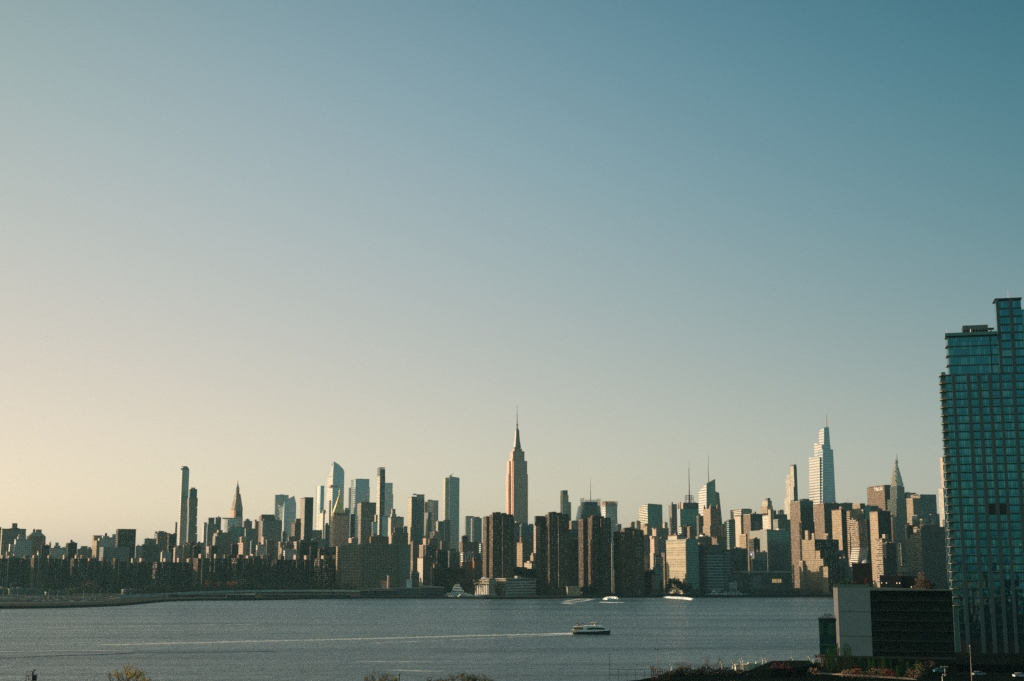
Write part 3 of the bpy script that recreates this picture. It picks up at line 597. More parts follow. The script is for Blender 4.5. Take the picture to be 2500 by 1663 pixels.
B('I', 668, 698, 712, 808, 2480, 'tan', 'apt', 'second bright tan block, right of the balconied one', dd=24)
B('I', 560, 572, 640, 1110, 2150, 'beige', 'low', 'low cream roofs near the dark river building', ('b', 590, 650, 1080, 4, 10, 'tan'), ('b', 600, 670, 1092, 8, 6))
B('I', 540, 556, 700, 1165, 2080, 'brick_brown', 'low', 'low brown roofs with lit window bits near the dark river building', ('b', 590, 660, 1155, 3, 8, 'beige'))
B('I', 486, 492, 600, 640, 2700, 'gray', 'office', 'gray pinstriped block right of the rounded pink tower')
B('I', 540, 545, 590, 892, 2360, 'gray', 'apt', 'plain gray block below the pinstriped one')
B('I', 610, 616, 700, 720, 2550, 'brick_darker', 'office', 'dark block in the gap right of the arched silver spire')
B('I', 360, 366, 440, 590, 2700, 'gray_dark', 'office', 'dark roofed block left of the arched silver spire', ('b', 290, 340, 570, 4, 8))
B('I', 292, 298, 370, 560, 2750, 'gray_dark', 'office', 'dark block with white roof tanks under the sign topped slab', ('b', 300, 320, 548, 4, 6, 'white_brick'))
# ---------------------------------------------------------------- towers with a shape of their own
def corners(k):
    w = k.ex*k.w; d = k.ey*k.d
    return [k.C, k.C+w, k.C+w+d, k.C+d]
def sub(root, kr, c, xl, xm, xr, y, D, style, name='tower_section', left=None, dd=None, below=None, z0=0, tops=None, roof=None, yaw=None):
    """one more mass of a thing, read off the picture like frame(); below=(xl,xm,xr,y): its outline lower down (taper)"""
    yaw = kr.yaw if yaw is None else yaw
    k = frame(c, xl, xm, xr, y, D, yaw, dd); T = corners(k); Bs = T
    zt = k.H
    if below:
        k2 = frame(c, below[0], below[1], below[2], below[3], D, yaw, dd); Q = corners(k2); f = (zt - z0)/(zt - k2.H)
        Bs = [a + (b-a)*f for a, b in zip(T, Q)]
    rot = Matrix.Rotation(-kr.yaw, 3, 'Z')
    L = lambda p: tuple((rot @ (p - kr.o))[:2])
    tl = [L(p) for p in T]; bl = [L(p) for p in Bs]
    if tops:
        zs = [at(cx(c, xm), cy(c, yy), D).z - GZ if yy is not None else zt for yy in tops]
        tl = [(p[0], p[1], z) for p, z in zip(tl, zs)]
    m = MB(); m.prism(bl, z0, zt, tl)
    mats = [FS.get(style, None) or style, roof or ROOF]
    if left: m.m[3] = 2; mats.append(FS.get(left, None) or left)  # left walls of some masses carry sunlit tone in their colour
    m.build(name, mats, root)
    return k
def mastm(root, kr, c, x, y0, y1, r0, r1, name='spire', m=None, D=None, n=8):
    D = D or kr.o.y
    a = at(cx(c, x), cy(c, y0), D); b = at(cx(c, x), cy(c, y1), D)
    rot = Matrix.Rotation(-kr.yaw, 3, 'Z'); p = rot @ Vector((a.x-kr.o.x, D-kr.o.y, 0))
    mb = MB(); mb.cyl(p.x, p.y, a.z-GZ, b.z-GZ, r0, r1, n); return mb.build(name, m or METAL, root)
def lm(c, xl, xm, xr, y, D, kind, label, yaw=YAW, dd=None, name=None, cat=None, group=None):
    k = frame(c, xl, xm, xr, y, D, yaw, dd); return rootof(k, kind, label, group, name, cat), k

# clipped corner tower, far left
r_, k = lm('A', 255, 262, 444, 742, 2450, 'apt', 'brown tower with clipped corners, sloped shoulders and a light window column')
m = MB(); w, d = k.w/2, k.d/2; ch = k.w*.22
q = [(-w+ch*.4, -d), (w-ch, -d), (w, -d+ch), (w, d), (-w, d), (-w, -d+ch*.4)]
m.prism(q, 0, k.H); m.build('wall', [FS['brick_brown'], ROOF], r_)
zz = lz(k, 350, 702); m = MB(); m.prism(q, k.H, zz, [(p[0]*.45, p[1]*.5) for p in q]); m.build('roof', [CONC, CONC], r_)
extra(r_, k, ('b', 345, 400, 677, k.d*.35, 8), k.H, 'tan'); extra(r_, k, ('t', 327, 668), k.H, 'tan')
# lattice water tower / hoist
r_, k = lm('B', 304, 308, 334, 765, 2430, 'tower', 'lattice frame carrying a roof tank and thin aerial', name='roof_tank_tower', cat='water tower')
m = MB()
for sx_ in (-1, 1):
    for sy_ in (-1, 1): m.box(sx_*k.w*.42-.3, sx_*k.w*.42+.3, sy_*5-.3, sy_*5+.3, 0, k.H+9)
for h in (k.H, k.H+5, k.H+9): m.box(-k.w*.45, k.w*.45, -5.3, 5.3, h, h+.6)
m.build('frame', METAL, r_); m = MB(); m.cyl(0, 0, k.H+9.6, k.H+13, 2.6, 2.2, 10); m.build('tank', CONC, r_); extra(r_, k, ('m', 317, 682, .35), k.H+10, '')
r_, k = lm('B', 504, 507, 523, 606, 2700, 'tower', 'thin pink building hoist tower left of the slender glass tower', name='hoist_tower', cat='hoist')
m = MB()
for a in (-1, 1): m.box(a*k.w*.35-.8, a*k.w*.35+.8, -3, 3, 0, k.H)
h = 10
while h < k.H: m.box(-k.w*.35, k.w*.35, -2.6, 2.6, h, h+1.6); h += 6
m.build('lattice', PINKP, r_)
# slender glass tower with a rounded crown
r_, k = lm('B', 552, 568, 636, 108, 3000, 'glass', 'tallest slender gray glass tower at left with a dark domed crown', yaw=R(20), dd=22)
sub(r_, k, 'B', 552, 568, 636, 108, 3000, 'glass_gray', 'shaft', left='bands_white', dd=22, yaw=R(20))
m = MB(); zc = lz(k, 600, 70); w = k.w/2
m.prism([(-w*1.05, -9), (w*.55, -9), (w*1.0, -5), (w*1.0, 9), (-w*1.05, 9)], k.H, k.H+(zc-k.H)*.35); m.prism([(-w*1.0, -8), (w*.95, -8), (w*.95, 8), (-w*1.0, 8)], k.H+(zc-k.H)*.35, zc, [(-w*.5, -5), (w*.45, -5), (w*.45, 5), (-w*.5, 5)])
m.box(-w*1.3, -w*.9, -4, 4, k.H+2, k.H+4.5); m.box(-w*1.15, -w*.2, -2, -1, zc-.8, zc+.4)
m.build('crown', GRAYP, r_)
# notched residential tower
r_, k = lm('B', 632, 641, 713, 290, 2900, 'apt', 'stacked residential tower with notches and a dark top, right of the slender glass tower', yaw=R(20), dd=26)
sub(r_, k, 'B', 634, 643, 712, 290, 2900, 'glass_dark', 'core', dd=22, yaw=R(20))
for i, (y0, y1, dx) in enumerate([(375, 460, 4), (468, 552, 0), (560, 636, -3), (644, 712, -2), (720, 800, -1), (808, 900, 0)]):
    za, zb = lz(k, 670, y1, -1), lz(k, 670, y0, -1); a, b = lx(k, 633, y0, -1), lx(k, 713+dx, y0, -1)
    m = MB(); m.box(a, b, -k.d/2-1.6, k.d/2-1, za, zb, 0, 1); m.build('stacked_block', [FS['balcony'], CONC], r_)
m = MB(); m.box(-k.w*.25, k.w*.3, -2, 2, k.H, k.H+3); m.tube((-k.w*.3, 0, k.H+5), (k.w*.35, 0, k.H+3.4), .4); m.build('roof_crane', METAL, r_)
STONE = plain('spire_stone', (.36,.29,.23), .85)
# clock tower with a stone spire
r_, k = lm('B', 1030, 1080, 1148, 492, 3000, 'tower', 'stone clock tower with a steep pyramid roof, lantern and pointed tip', dd=24, yaw=R(38), cat='clock tower')
sub(r_, k, 'B', 1026, 1078, 1148, 552, 3000, 'limestone', 'shaft', dd=26, yaw=R(38)); sub(r_, k, 'B', 1034, 1080, 1146, 492, 3000, 'gray_dark', 'belfry', left='limestone', dd=24, yaw=R(38))
m = MB(); w, d = k.w/2, k.d/2; z1, z2 = lz(k, 1100, 470, d), lz(k, 1097, 335, d); a, b = lx(k, 1078, 335, d), lx(k, 1115, 335, d)
q = [(-w, -d), (w, -d), (w, d), (-w, d)]; m.prism(q, k.H, z1, [(x*.97, y*.97) for x, y in q])
m.prism([(x*.95, y*.95) for x, y in q], z1, z2, [(a, -5), (b, -5), (b, 5), (a, 5)]); m.build('roof', [STONE, STONE], r_)
mx_ = (a+b)/2; zl = lambda y: lz(k, 1098, y, d)
m = MB(); m.cyl(mx_, 0, z2, zl(285), (b-a)*.45, None, 8); m.cyl(mx_, 0, zl(285), zl(248), (b-a)*.45, 1.2, 8); m.cyl(mx_, 0, zl(248), zl(200), 1.4, .1, 8); m.build('lantern', STONE, r_)
# faceted glass tower
HY = R(24)
r_, k = lm('C', 338, 370, 490, 405, 4100, 'glass', 'faceted pale glass tower with a pointed slanted crown', yaw=HY, dd=70)
m = MB(); w, d = k.w/2, k.d/2; xa = lx(k, 465, 352); zf = lambda x, y: lz(k, x, y)
m.prism([(-w, -d), (xa, -d), (w+3, -d+8), (w+3, d), (-w, d)], 0, k.H, [(-w, -d, zf(372, 402)), (xa, -d, zf(465, 354)), (w, -d+8, zf(487, 430)), (w, d, zf(487, 450)), (-w*.4, d*.6, zf(345, 415))])
m.m[4] = 2; m.build('wall', [FS['glass_blue'], GRAYP, FS['glass_band']], r_)
# round ended tower
r_, k = lm('C', 686, 712, 757, 258, 4200, 'glass', 'hazy glass tower with a rounded end and flat top', yaw=HY, dd=50)
m = MB(); w, d = k.w/2, k.d/2
q = [(-w-8+8*math.cos(a)*-1, -d+(1-math.cos(a))*0) for a in []] + [(-w*1.5, -d*.3), (-w*1.25, -d*.75), (-w*.8, -d), (w*.7, -d), (w, -d*.8), (w, d), (-w, d), (-w*1.4, d*.4)]
m.prism(q, 0, k.H); m.build('shaft', [FS['glass_blue'], ROOF], r_)
# tall tower with a pointed sloping top and jutting deck
r_, k = lm('C', 768, 828, 940, 300, 4300, 'glass', 'tall pointed glass tower with a curved slanting top and jutting triangular deck', yaw=HY, dd=80)
m = MB(); w, d = k.w/2, k.d/2; Z = lambda x, y: lz(k, x, y)
m.prism([(-w, -d), (w, -d), (w, d), (-w, d)], 0, Z(828, 165), [(-w+1, -d), (w, -d), (w, d), (-w+6, d)], cap=False); m.m[3] = 2
zm = Z(828, 165)
F = [(-w+1, zm), (w, zm), (w, Z(938, 126)), (w*.8, Z(925, 98)), (w*.45, Z(908, 78)), (0, Z(880, 54)), (-w*.5, Z(855, 36)), (-w+3, Z(833, 24))]
fr = [(x, -d+.02, z) for x, z in F]; bk = [(x if i not in (7,) else x+14, d*.2, z-(z-zm)*(.0 if i < 3 else .12)) for i, (x, z) in enumerate(F)]
m.face(fr, [(p[0], p[2]) for p in fr], 0); m.face(bk[::-1], [(p[0], p[2]) for p in bk[::-1]], 0)
for i in range(1, 8):
    j = (i+1) % 8
    m.face([fr[i], bk[i], bk[j], fr[j]], [(fr[i][1], fr[i][2]), (bk[i][1], bk[i][2]), (bk[j][1], bk[j][2]), (fr[j][1], fr[j][2])], 2 if i == 7 else 0)
m.build('wall', [FS['glass_band'], GRAYP, FS['white_band']], r_)
m = MB(); zd = Z(828, 262); m.prism([(lx(k, 884, 262), -d-.5), (-w-.5, d*.2), (lx(k, 799, 262), -d-14)], zd-3, zd+3, bottom=True); m.build('observation_deck', PINKP, r_)
sub(r_, k, 'C', 764, 800, 818, 396, 4260, 'white_band', 'lower_wing', yaw=HY, dd=40)
# gold pyramid tower
r_, k = lm('C', 793, 842, 985, 545, 2950, 'tower', 'stone tower topped by a tall gilded pyramid', dd=40)
sub(r_, k, 'C', 793, 842, 985, 548, 2950, 'limestone', 'body', dd=40, left='fins_brown'); sub(r_, k, 'C', 826, 846, 981, 518, 2955, 'gray_dark', 'upper_storeys', dd=34, left='pink')
m = MB(); s = k.d*.12; a, b = lx(k, 842, 516, s), lx(k, 947, 516, s); z0, z1 = lz(k, 900, 518, s), lz(k, 902, 350, k.d*.5); y0 = -k.d/2+s; y1 = y0+(b-a); mx_, my_ = (a+b)/2+2, (y0+y1)/2
m.prism([(a, y0), (b, y0), (b, y1), (a, y1)], z0-1, z1, [(mx_-1.5, my_-1.5), (mx_+1.5, my_-1.5), (mx_+1.5, my_+1.5), (mx_-1.5, my_+1.5)]); m.build('gilded_roof', [GOLD, GOLD], r_)
m = MB(); m.cyl(mx_, my_, z1-1, z1+7, 1.6, 1.4, 8); m.cyl(mx_, my_, z1+7, z1+14, 1.9, .1, 8); m.build('lantern', GOLD, r_)
m = MB()
for i in range(6):
    m.box(-k.w/2+i*k.w/6+1, -k.w/2+i*k.w/6+3.2, -k.d/2-.4, -k.d/2+1.5, k.H-1, k.H+3.2)
m.build('pinnacles', PINKP, r_)
# lattice topped thin tower and its neighbour
r_, k = lm('D', 166, 186, 239, 82, 3300, 'tower', 'very thin dark tower with a lattice crown and bright white side', yaw=R(20), dd=26)
sub(r_, k, 'D', 168, 187, 238, 165, 3300, 'lattice', 'shaft', left='bands_white', dd=26, yaw=R(20))
m = MB(); w, d = k.w/2, k.d/2; z0 = lz(k, 210, 165)
for i in range(5):
    x = -w + 1 + i*(k.w-2)/4; m.box(x-.5, x+.5, -d+.5, -d+1.5, z0, k.H)
    m.box(x-.5, x+.5, d-1.5, d-.5, z0, k.H)
for j in range(5): h = z0 + (k.H-z0)*(j+1)/5; m.box(-w, w, -d, d, h-1.2, h)
m.build('lattice_crown', METAL, r_)
sub(r_, k, 'D', 186, 186, 236, 100, 3304, 'glass_dark', 'crown_core', dd=14, z0=z0, yaw=R(20))
r_, k = lm('D', 236, 240, 311, 232, 4100, 'glass', 'pale glass tower with a stair stepped face beside the lattice crowned tower')
sub(r_, k, 'D', 234, 238, 309, 230, 4120, 'glass_pale', 'rear_slab', dd=30)
m = MB(); d = k.d/2
for (x0, x1, y) in ((236, 252, 272), (252, 270, 292), (270, 290, 312), (290, 313, 336)):
    m.box(lx(k, x0, y), lx(k, x1, y), -d-3, -d+9, 0, lz(k, x0, y), 0, 1)
m.build('stepped_face', [FS['glass_pale'], ROOFD], r_)
# tallest glass slab
r_, k = lm('D', 800, 846, 948, 180, 3200, 'glass', 'tall broad gray glass slab with a notched top and roof crane', dd=36)
sub(r_, k, 'D', 851, 852, 948, 180, 3200, 'glass_gray', 'main_slab', dd=34, tops=(165, 182, 182, 168)); sub(r_, k, 'D', 800, 812, 856, 182, 3206, 'glass_gray', 'side_slab', left='beige', dd=30)
sub(r_, k, 'D', 799, 806, 858, 585, 3196, 'glass_dark', 'lower_wing', dd=20)
m = MB(); X0 = lx(k, 880, 165); m.box(X0-1, X0+1, -1, 1, k.H, k.H+7); m.tube((X0-4, 0, k.H+5), (lx(k, 904, 140), 0, lz(k, 904, 140, k.d/2)), .8, .5); m.build('roof_crane', METAL, r_)
# ---- the great stepped skyscraper with a needle
r_, k = lm('E', 245, 272, 371, 420, 3300, 'office', 'great stepped limestone skyscraper with a silver mast and needle, tallest in the skyline', name='skyscraper', cat='skyscraper')
e = lambda *a, **b: sub(r_, k, 'E', *a, **b)
e(246, 273, 369, 421, 3300, 'limestone', name='main_shaft'); e(243, 272, 374, 515, 3299, 'limestone', name='main_shaft')
e(219, 241, 262, 422, 3322, 'limestone', name='side_wing', dd=26); e(210, 236, 262, 515, 3320, 'limestone', name='side_wing', dd=30)
e(240, 268, 350, 352, 3304, 'limestone', name='upper_shaft', dd=30); e(236, 262, 346, 402, 3308, 'limestone', name='upper_shaft', dd=30)
e(255, 278, 333, 336, 3306, 'limestone', name='crown_step', dd=22); e(262, 282, 324, 322, 3308, 'gray', name='crown_step', dd=16)
SILV = plain('mast_metal', (.17, .14, .13), .5, .3)
for y0, y1, r0, r1 in ((324, 290, 9.6, 7.6), (290, 262, 7.2, 6.4), (262, 208, 6.2, 5.0), (208, 192, 5.2, 2.2)): mastm(r_, k, 'E', 298.5, y0, y1, r0, r1, 'mooring_mast', SILV)
for y0, y1, r0, r1 in ((192, 165, 2.0, 2.0), (165, 90, 1.35, 1.0), (90, 30, .75, .3)): mastm(r_, k, 'E', 297, y0, y1, r0, r1, 'antenna', METAL)
mastm(r_, k, 'E', 297, 170, 162, 3, 3, 'antenna_ring', METAL)
# thin cream tower
r_, k = lm('E', 603, 623, 656, 630, 3300, 'tower', 'slender cream tower with a dark top, standing alone right of the great skyscraper', dd=26)
sub(r_, k, 'E', 603, 624, 656, 630, 3300, 'gray_dark', 'shaft', left='beige', dd=26); sub(r_, k, 'E', 604, 622, 662, 665, 3296, 'beige', 'shaft', dd=26); sub(r_, k, 'E', 640, 655, 680, 714, 3300, 'beige', 'side_wing', dd=24)
# dark octagonal tower with scaffolds
r_, k = lm('E', 762, 766, 880, 736, 3300, 'glass', 'black tapered tower with spiky scaffold crown and a fine needle', dd=44)
sub(r_, k, 'E', 758, 764, 884, 738, 3300, 'glass_dark', 'shaft', dd=44, below=(740, 746, 898, 830)); sub(r_, k, 'E', 772, 776, 868, 712, 3306, 'lattice', 'crown', dd=34)
mastm(r_, k, 'E', 818, 712, 640, 1.3, 1.0, 'antenna'); mastm(r_, k, 'E', 818, 640, 540, .7, .25, 'antenna')
m = MB(); rr = random.Random(3)
for (x0, x1, y0, y1) in ((745, 770, 738, 680), (862, 886, 736, 684), (776, 862, 712, 695)):
    for i in range(7):
        X0 = lx(k, x0+(x1-x0)*i/6, y0, 2); zt = lz(k, x0, y1 + rr.uniform(0, 14), 2); zb = lz(k, x0, y0 + (60 if x1-x0 < 40 else 0), 2)
        m.box(X0-.3, X0+.3, -k.d/2-1, -k.d/2-.4, zb, zt)
    for j in range(5): h = lz(k, x0, y0+(y1-y0)*j/5, 2); m.box(lx(k, x0, y0, 2), lx(k, x1, y0, 2), -k.d/2-1, -k.d/2-.4, h-.3, h+.3)
m.build('scaffold', METAL_L, r_)
# spiky crowned white grid tower
WG = facade('white_blue_grid', (.55,.53,.50), (.16,.23,.30), 3.4, 5.2, .6, .6, (.25,.32,.38), .3, rg=.12, metal=.5)
FS['white_blue_grid'] = WG
r_, k = lm('F', 350, 384, 497, 440, 3050, 'office', 'white and blue gridded tower with a spiky crown of fins')
sub(r_, k, 'F', 350, 384, 497, 440, 3050, 'white_blue_grid', 'shaft'); sub(r_, k, 'F', 345, 382, 500, 590, 3049, 'white_blue_grid', 'lower_shaft')
m = MB()
for i in range(10):
    X0 = -k.w/2 + k.w*i/9; zt = lz(k, 440, 405); m.box(X0-.7, X0+.7, -k.d/2-.6, -k.d/2+1.6, k.H-4, zt); m.box(X0-.7, X0+.7, k.d/2-1.6, k.d/2+.6, k.H-4, zt)
for i in range(6):
    Y0 = -k.d/2 + k.d*(i+.5)/6; m.box(-k.w/2-.6, -k.w/2+1.6, Y0-.7, Y0+.7, k.H-4, lz(k, 440, 405))
m.build('crown_fins', PINKP, r_); sub(r_, k, 'F', 362, 392, 490, 418, 3056, 'gray_dark', 'crown_core', dd=24, z0=k.H)
# green glass slab
r_, k = lm('F', 720, 787, 928, 430, 2900, 'glass', 'broad green glass slab with pale louvred side', dd=60)
sub(r_, k, 'F', 720, 787, 928, 430, 2900, 'glass_green', 'slab', left='bands_white', dd=60, tops=(428, 438, 440, 456))
# antenna topped tower
r_, k = lm('G', 206, 236, 414, 478, 3200, 'glass', 'green glass tower carrying a scaffold box and a thick striped antenna', dd=50)
sub(r_, k, 'G', 206, 236, 414, 480, 3200, 'glass_green', 'shaft', left='glass_pale', dd=50); sub(r_, k, 'G', 232, 264, 413, 420, 3204, 'lattice', 'roof_frame', dd=36, left='pink')
for y0, y1, r0, r1 in ((420, 350, 4.2, 3.2), (350, 290, 2.2, 1.8), (290, 90, 1.5, .9), (90, 20, .5, .2)): mastm(r_, k, 'G', 323, y0, y1, r0, r1, 'antenna')
m = MB()
for (x, y1) in ((284, 360), (300, 350), (345, 350), (361, 362)):
    X0 = lx(k, x, y1, 20); m.box(X0-.6, X0+.6, -6, -4.8, k.H, lz(k, x, y1, 20))
for y in (352, 368, 388): m.box(lx(k, 284, y, 20), lx(k, 361, y, 20), -6, -4.8, lz(k, 320, y, 20)-.6, lz(k, 320, y, 20)+.6)
for (x, y) in ((340, 366), (390, 410), (250, 412)): m.box(lx(k, x, y, 10)-1, lx(k, x, y, 10)+1, -8, -6, k.H, lz(k, x, y, 10))
m.build('antenna_frame', METAL, r_)
# sloped crystal tower
r_, k = lm('G', 434, 490, 574, 260, 3300, 'glass', 'crystal shaped glass tower with slanted top, pale left face and thin spire', dd=56)
sub(r_, k, 'G', 434, 490, 574, 262, 3300, 'glass_green', 'front_crystal', left='white_band', dd=56, below=(414, 489, 585, 640), tops=(240, 192, 215, 300))
sub(r_, k, 'G', 560, 572, 610, 318, 3310, 'glass_dark', 'side_crystal', dd=40, below=(560, 572, 641, 620), tops=(312, 326, 340, 330))
mastm(r_, k, 'G', 508, 250, 60, 1.5, .8); mastm(r_, k, 'G', 508, 60, -60, .7, .2)
# brown gothic block
r_, k = lm('G', 480, 526, 606, 478, 2950, 'office', 'brown gothic tower with peaked corners below the crystal tower', dd=44)
sub(r_, k, 'G', 480, 526, 606, 478, 2950, 'brick_brown', 'shaft', left='tan', dd=44); sub(r_, k, 'G', 474, 522, 640, 640, 2945, 'brick_brown', 'lower_block', left='tan', dd=44)
extra(r_, k, ('b', 540, 600, 452, 6, 18), k.H, 'gray_dark')
m = MB(); zt = lz(k, 526, 430)
for (X0, Y0) in ((-k.w/2+2, -k.d/2+2), (-k.w/2+2, k.d/2-2), (k.w/2-2, -k.d/2+2)):
    m.box(X0-2, X0+2, Y0-2, Y0+2, k.H, k.H+(zt-k.H)*.4); m.cyl(X0, Y0, k.H+(zt-k.H)*.4, zt, 2.6, .1, 4, ph=math.pi/4)
m.build('pinnacles', TANP, r_)
# old crowned tower
r_, k = lm('G', 1020, 1070, 1121, 440, 2900, 'office', 'old masonry tower with a stepped crown and small pinnacles', dd=36)
sub(r_, k, 'G', 1020, 1070, 1122, 450, 2900, 'limestone', 'shaft', left='tan', dd=36); sub(r_, k, 'G', 1030, 1072, 1114, 400, 2904, 'limestone', 'crown', left='beige', dd=28)
sub(r_, k, 'G', 1050, 1076, 1100, 376, 2910, 'gray_dark', 'crown_house', dd=14)
# slender ribbed tower
r_, k = lm('H', 219, 234, 258, 420, 3300, 'tower', 'very slender ribbed tower with stepped white side, left of the tapering skyscraper', dd=24)
sub(r_, k, 'H', 219, 234, 257, 420, 3300, 'fins', 'shaft', left='fins_white', dd=24); sub(r_, k, 'H', 216, 233, 262, 570, 3298, 'fins', 'lower_shaft', left='fins_white', dd=26)
for (xa, xb, y, D) in ((204, 222, 478, 3330), (189, 212, 508, 3345), (184, 205, 650, 3344)): sub(r_, k, 'H', xa, xb-2, xb+8, y, D, 'fins_white', 'stepped_wing', dd=30)
m = MB(); m.box(-k.w/2, k.w/2, -k.d/2, k.d/2, k.H+4, k.H+5.2); m.box(-k.w/2+1, k.w/2-1, -k.d/2+1, -k.d/2+2, k.H, k.H+4); m.build('crown_rail', METAL, r_)
# white tapering skyscraper
r_, k = lm('H', 357, 430, 545, 700, 3000, 'glass', 'white tapering glass skyscraper with stepped slanted crown and thin spire', name='skyscraper', cat='skyscraper', dd=56)
e = lambda *a, **b: sub(r_, k, 'H', *a, **b)
e(444, 449, 524, 292, 3002, 'glass_band', name='front_tower', dd=30, below=(440, 448, 545, 700))
e(369, 426, 448, 350, 3010, 'glass_dark', name='left_tower', left='white_band', dd=56, below=(357, 429, 450, 700), tops=(352, 352, 345, 340))
e(399, 441, 505, 262, 3016, 'glass_band', name='upper_tower', left='white_band', dd=40, tops=(262, 262, 250, 232))
e(431, 458, 494, 140, 3020, 'glass_band', name='crown', left='white_band', dd=26, below=(431, 457, 502, 260), tops=(130, 128, 140, 152))
mastm(r_, k, 'H', 478, 135, 34, 1.5, .4, 'spire', PINKP)
# leaning white tower
r_, k = lm('H', 620, 745, 762, 735, 2440, 'apt', 'tall pale banded tower leaning slightly, behind the bent copper coloured tower', dd=66)
e = lambda *a, **b: sub(r_, k, 'H', *a, **b)
e(620, 746, 762, 735, 2440, 'gray_dark', name='wall', left='bands_tan', dd=66, below=(633, 752, 766, 1150)); e(670, 722, 760, 690, 2450, 'gray_dark', name='roof_bulkhead', left='tan', dd=30)
# bent tower
r_, k = lm('H', 657, 770, 845, 806, 2300, 'apt', 'bent copper coloured tower with a kinked bright side and dark teal front', dd=62)
f1 = frame('H', 657, 770, 834, 806, 2300, YAW, 62); f2 = frame('H', 672, 784, 846, 1020, 2300, YAW, 62); f3 = frame('H', 665, 773, 846, 1112, 2300, YAW, 62)
rot = Matrix.Rotation(-YAW, 3, 'Z'); L = lambda kk: [tuple((rot @ (p-k.o))[:2]) for p in corners(kk)]
for (a, b, nm, st) in ((f2, f1, 'upper_wall', 'bands_tan'), (f3, f2, 'lower_wall', 'bands_white')):
    m = MB(); m.prism(L(a), a.H, b.H, L(b)); m.m[3] = 2; m.build(nm, [FS['glass_green'], ROOF, FS[st]], r_)
m = MB(); m.prism(L(f3), 0, f3.H, L(f3)); m.m[3] = 2; m.build('lower_wall', [FS['glass_green'], ROOF, FS['bands_white']], r_)
extra(r_, k, ('b', 700, 747, 770, 16, 14, 'tan'), f1.H, 'tan'); extra(r_, k, ('b', 680, 700, 796, 30, 10, 'tan'), f1.H, 'tan')
# broad slab with a rooftop sign
r_, k = lm('I', 270, 388, 470, 332, 3050, 'office', 'broad octagonal slab with a roof sign behind the arched silver spire', dd=84)
e = lambda *a, **b: sub(r_, k, 'I', *a, **b)
e(270, 388, 470, 340, 3050, 'bands_dark', name='slab', left='bands_brown', dd=84); e(274, 388, 472, 328, 3048, 'gray_dark', name='roof_cap', left='bands_brown', dd=80, z0=k.H-1)
cu = bpy.data.curves.new('roof_sign', 'FONT'); cu.body = 'MetLife'; cu.size = 13; cu.extrude = .4; cu.align_x = 'CENTER'
so = bpy.data.objects.new('roof_sign', cu); scene.collection.objects.link(so); so.parent = r_; cu.materials.append(WHITE)
so.location = (-k.w/2-.7, -k.d/2+26, lz(k, 388, 378)); so.rotation_euler = (math.pi/2, 0, -math.pi/2)
bpy.context.view_layer.update(); sm_ = bpy.data.meshes.new_from_object(so); s2 = bpy.data.objects.new('roof_sign', sm_); scene.collection.objects.link(s2); s2.parent = r_; s2.location = so.location; s2.rotation_euler = so.rotation_euler; bpy.data.objects.remove(so); s2.name = 'roof_sign'
# arched silver spire tower
ARCH = plain('arched_steel', (.66, .58, .48), .35, .25)
r_, k = lm('I', 458, 508, 580, 345, 3000, 'office', 'tower crowned with tiers of silver arches ending in a needle', name='skyscraper', cat='skyscraper', dd=32)
e = lambda *a, **b: sub(r_, k, 'I', *a, **b)
e(458, 508, 580, 345, 3000, 'gray', name='shaft', left='white_brick', dd=32); e(435, 503, 612, 465, 2994, 'gray', name='shoulder', left='white_brick', dd=42); e(432, 502, 636, 560, 2990, 'gray', name='shoulder', left='white_brick', dd=46)
kk = k; w, d = k.w/2, k.d/2; ys = [345, 300, 255, 212, 172, 135]; ws = [1.0, .84, .66, .48, .31, .17]
for i in range(6):
    zb = lz(k, 510, ys[i], 16); zt = lz(k, 510, ys[i+1] if i < 5 else 105, 16); W, Dp = w*ws[i], d*ws[i]; m = MB(); n = 10; hh = (zt-zb)*1.5
    m.prism([(-W*.8, -Dp*.8), (W*.8, -Dp*.8), (W*.8, Dp*.8), (-W*.8, Dp*.8)], zb-6, zt, [(-W*.62, -Dp*.62), (W*.62, -Dp*.62), (W*.62, Dp*.62), (-W*.62, Dp*.62)])
    for ax in (0, 1):                                     # two crossing vaults make the arches on all four sides
        A, Bq = (W, Dp) if ax == 0 else (Dp, W)
        prof = [(A*.86*math.cos(math.pi*t/n), zb + hh*math.sin(math.pi*t/n)) for t in range(n+1)]
        P = lambda u, v, z: (u, v, z) if ax == 0 else (v, u, z)
        for s in (-1, 1): m.face([P(x, s*Bq*.95, z) for x, z in (prof if s < 0 else prof[::-1])], None, 0)
        for t in range(n): m.face([P(prof[t][0], -Bq*.95, prof[t][1]), P(prof[t][0], Bq*.95, prof[t][1]), P(prof[t+1][0], Bq*.95, prof[t+1][1]), P(prof[t+1][0], -Bq*.95, prof[t+1][1])], None, 0)
    m.build('arched_tier', [ARCH, ARCH], r_)
mastm(r_, k, 'I', 511, 125, 25, 2.2, .3, 'needle', ARCH)
# rounded pink tower
r_, k = lm('I', 435, 440, 508, 660, 2600, 'office', 'rounded pink tower stepping up to a small square cap')
m = MB(); w = k.w/2; m.cyl(0, 0, 0, k.H, w, w, 16); m.cyl(0, 0, k.H, lz(k, 470, 640), w, w*.85, 16, m=1); m.build('shaft', [plain('pink_stone', (.50,.29,.20), .85), PINKP], r_)
m = MB(); m.box(-w*.5, w*.5, -w*.5, w*.5, k.H, lz(k, 470, 615)); m.cyl(0, 0, lz(k, 470, 615), lz(k, 470, 596), w*.3, w*.1, 6); m.build('roof_cap', PINKP, r_)
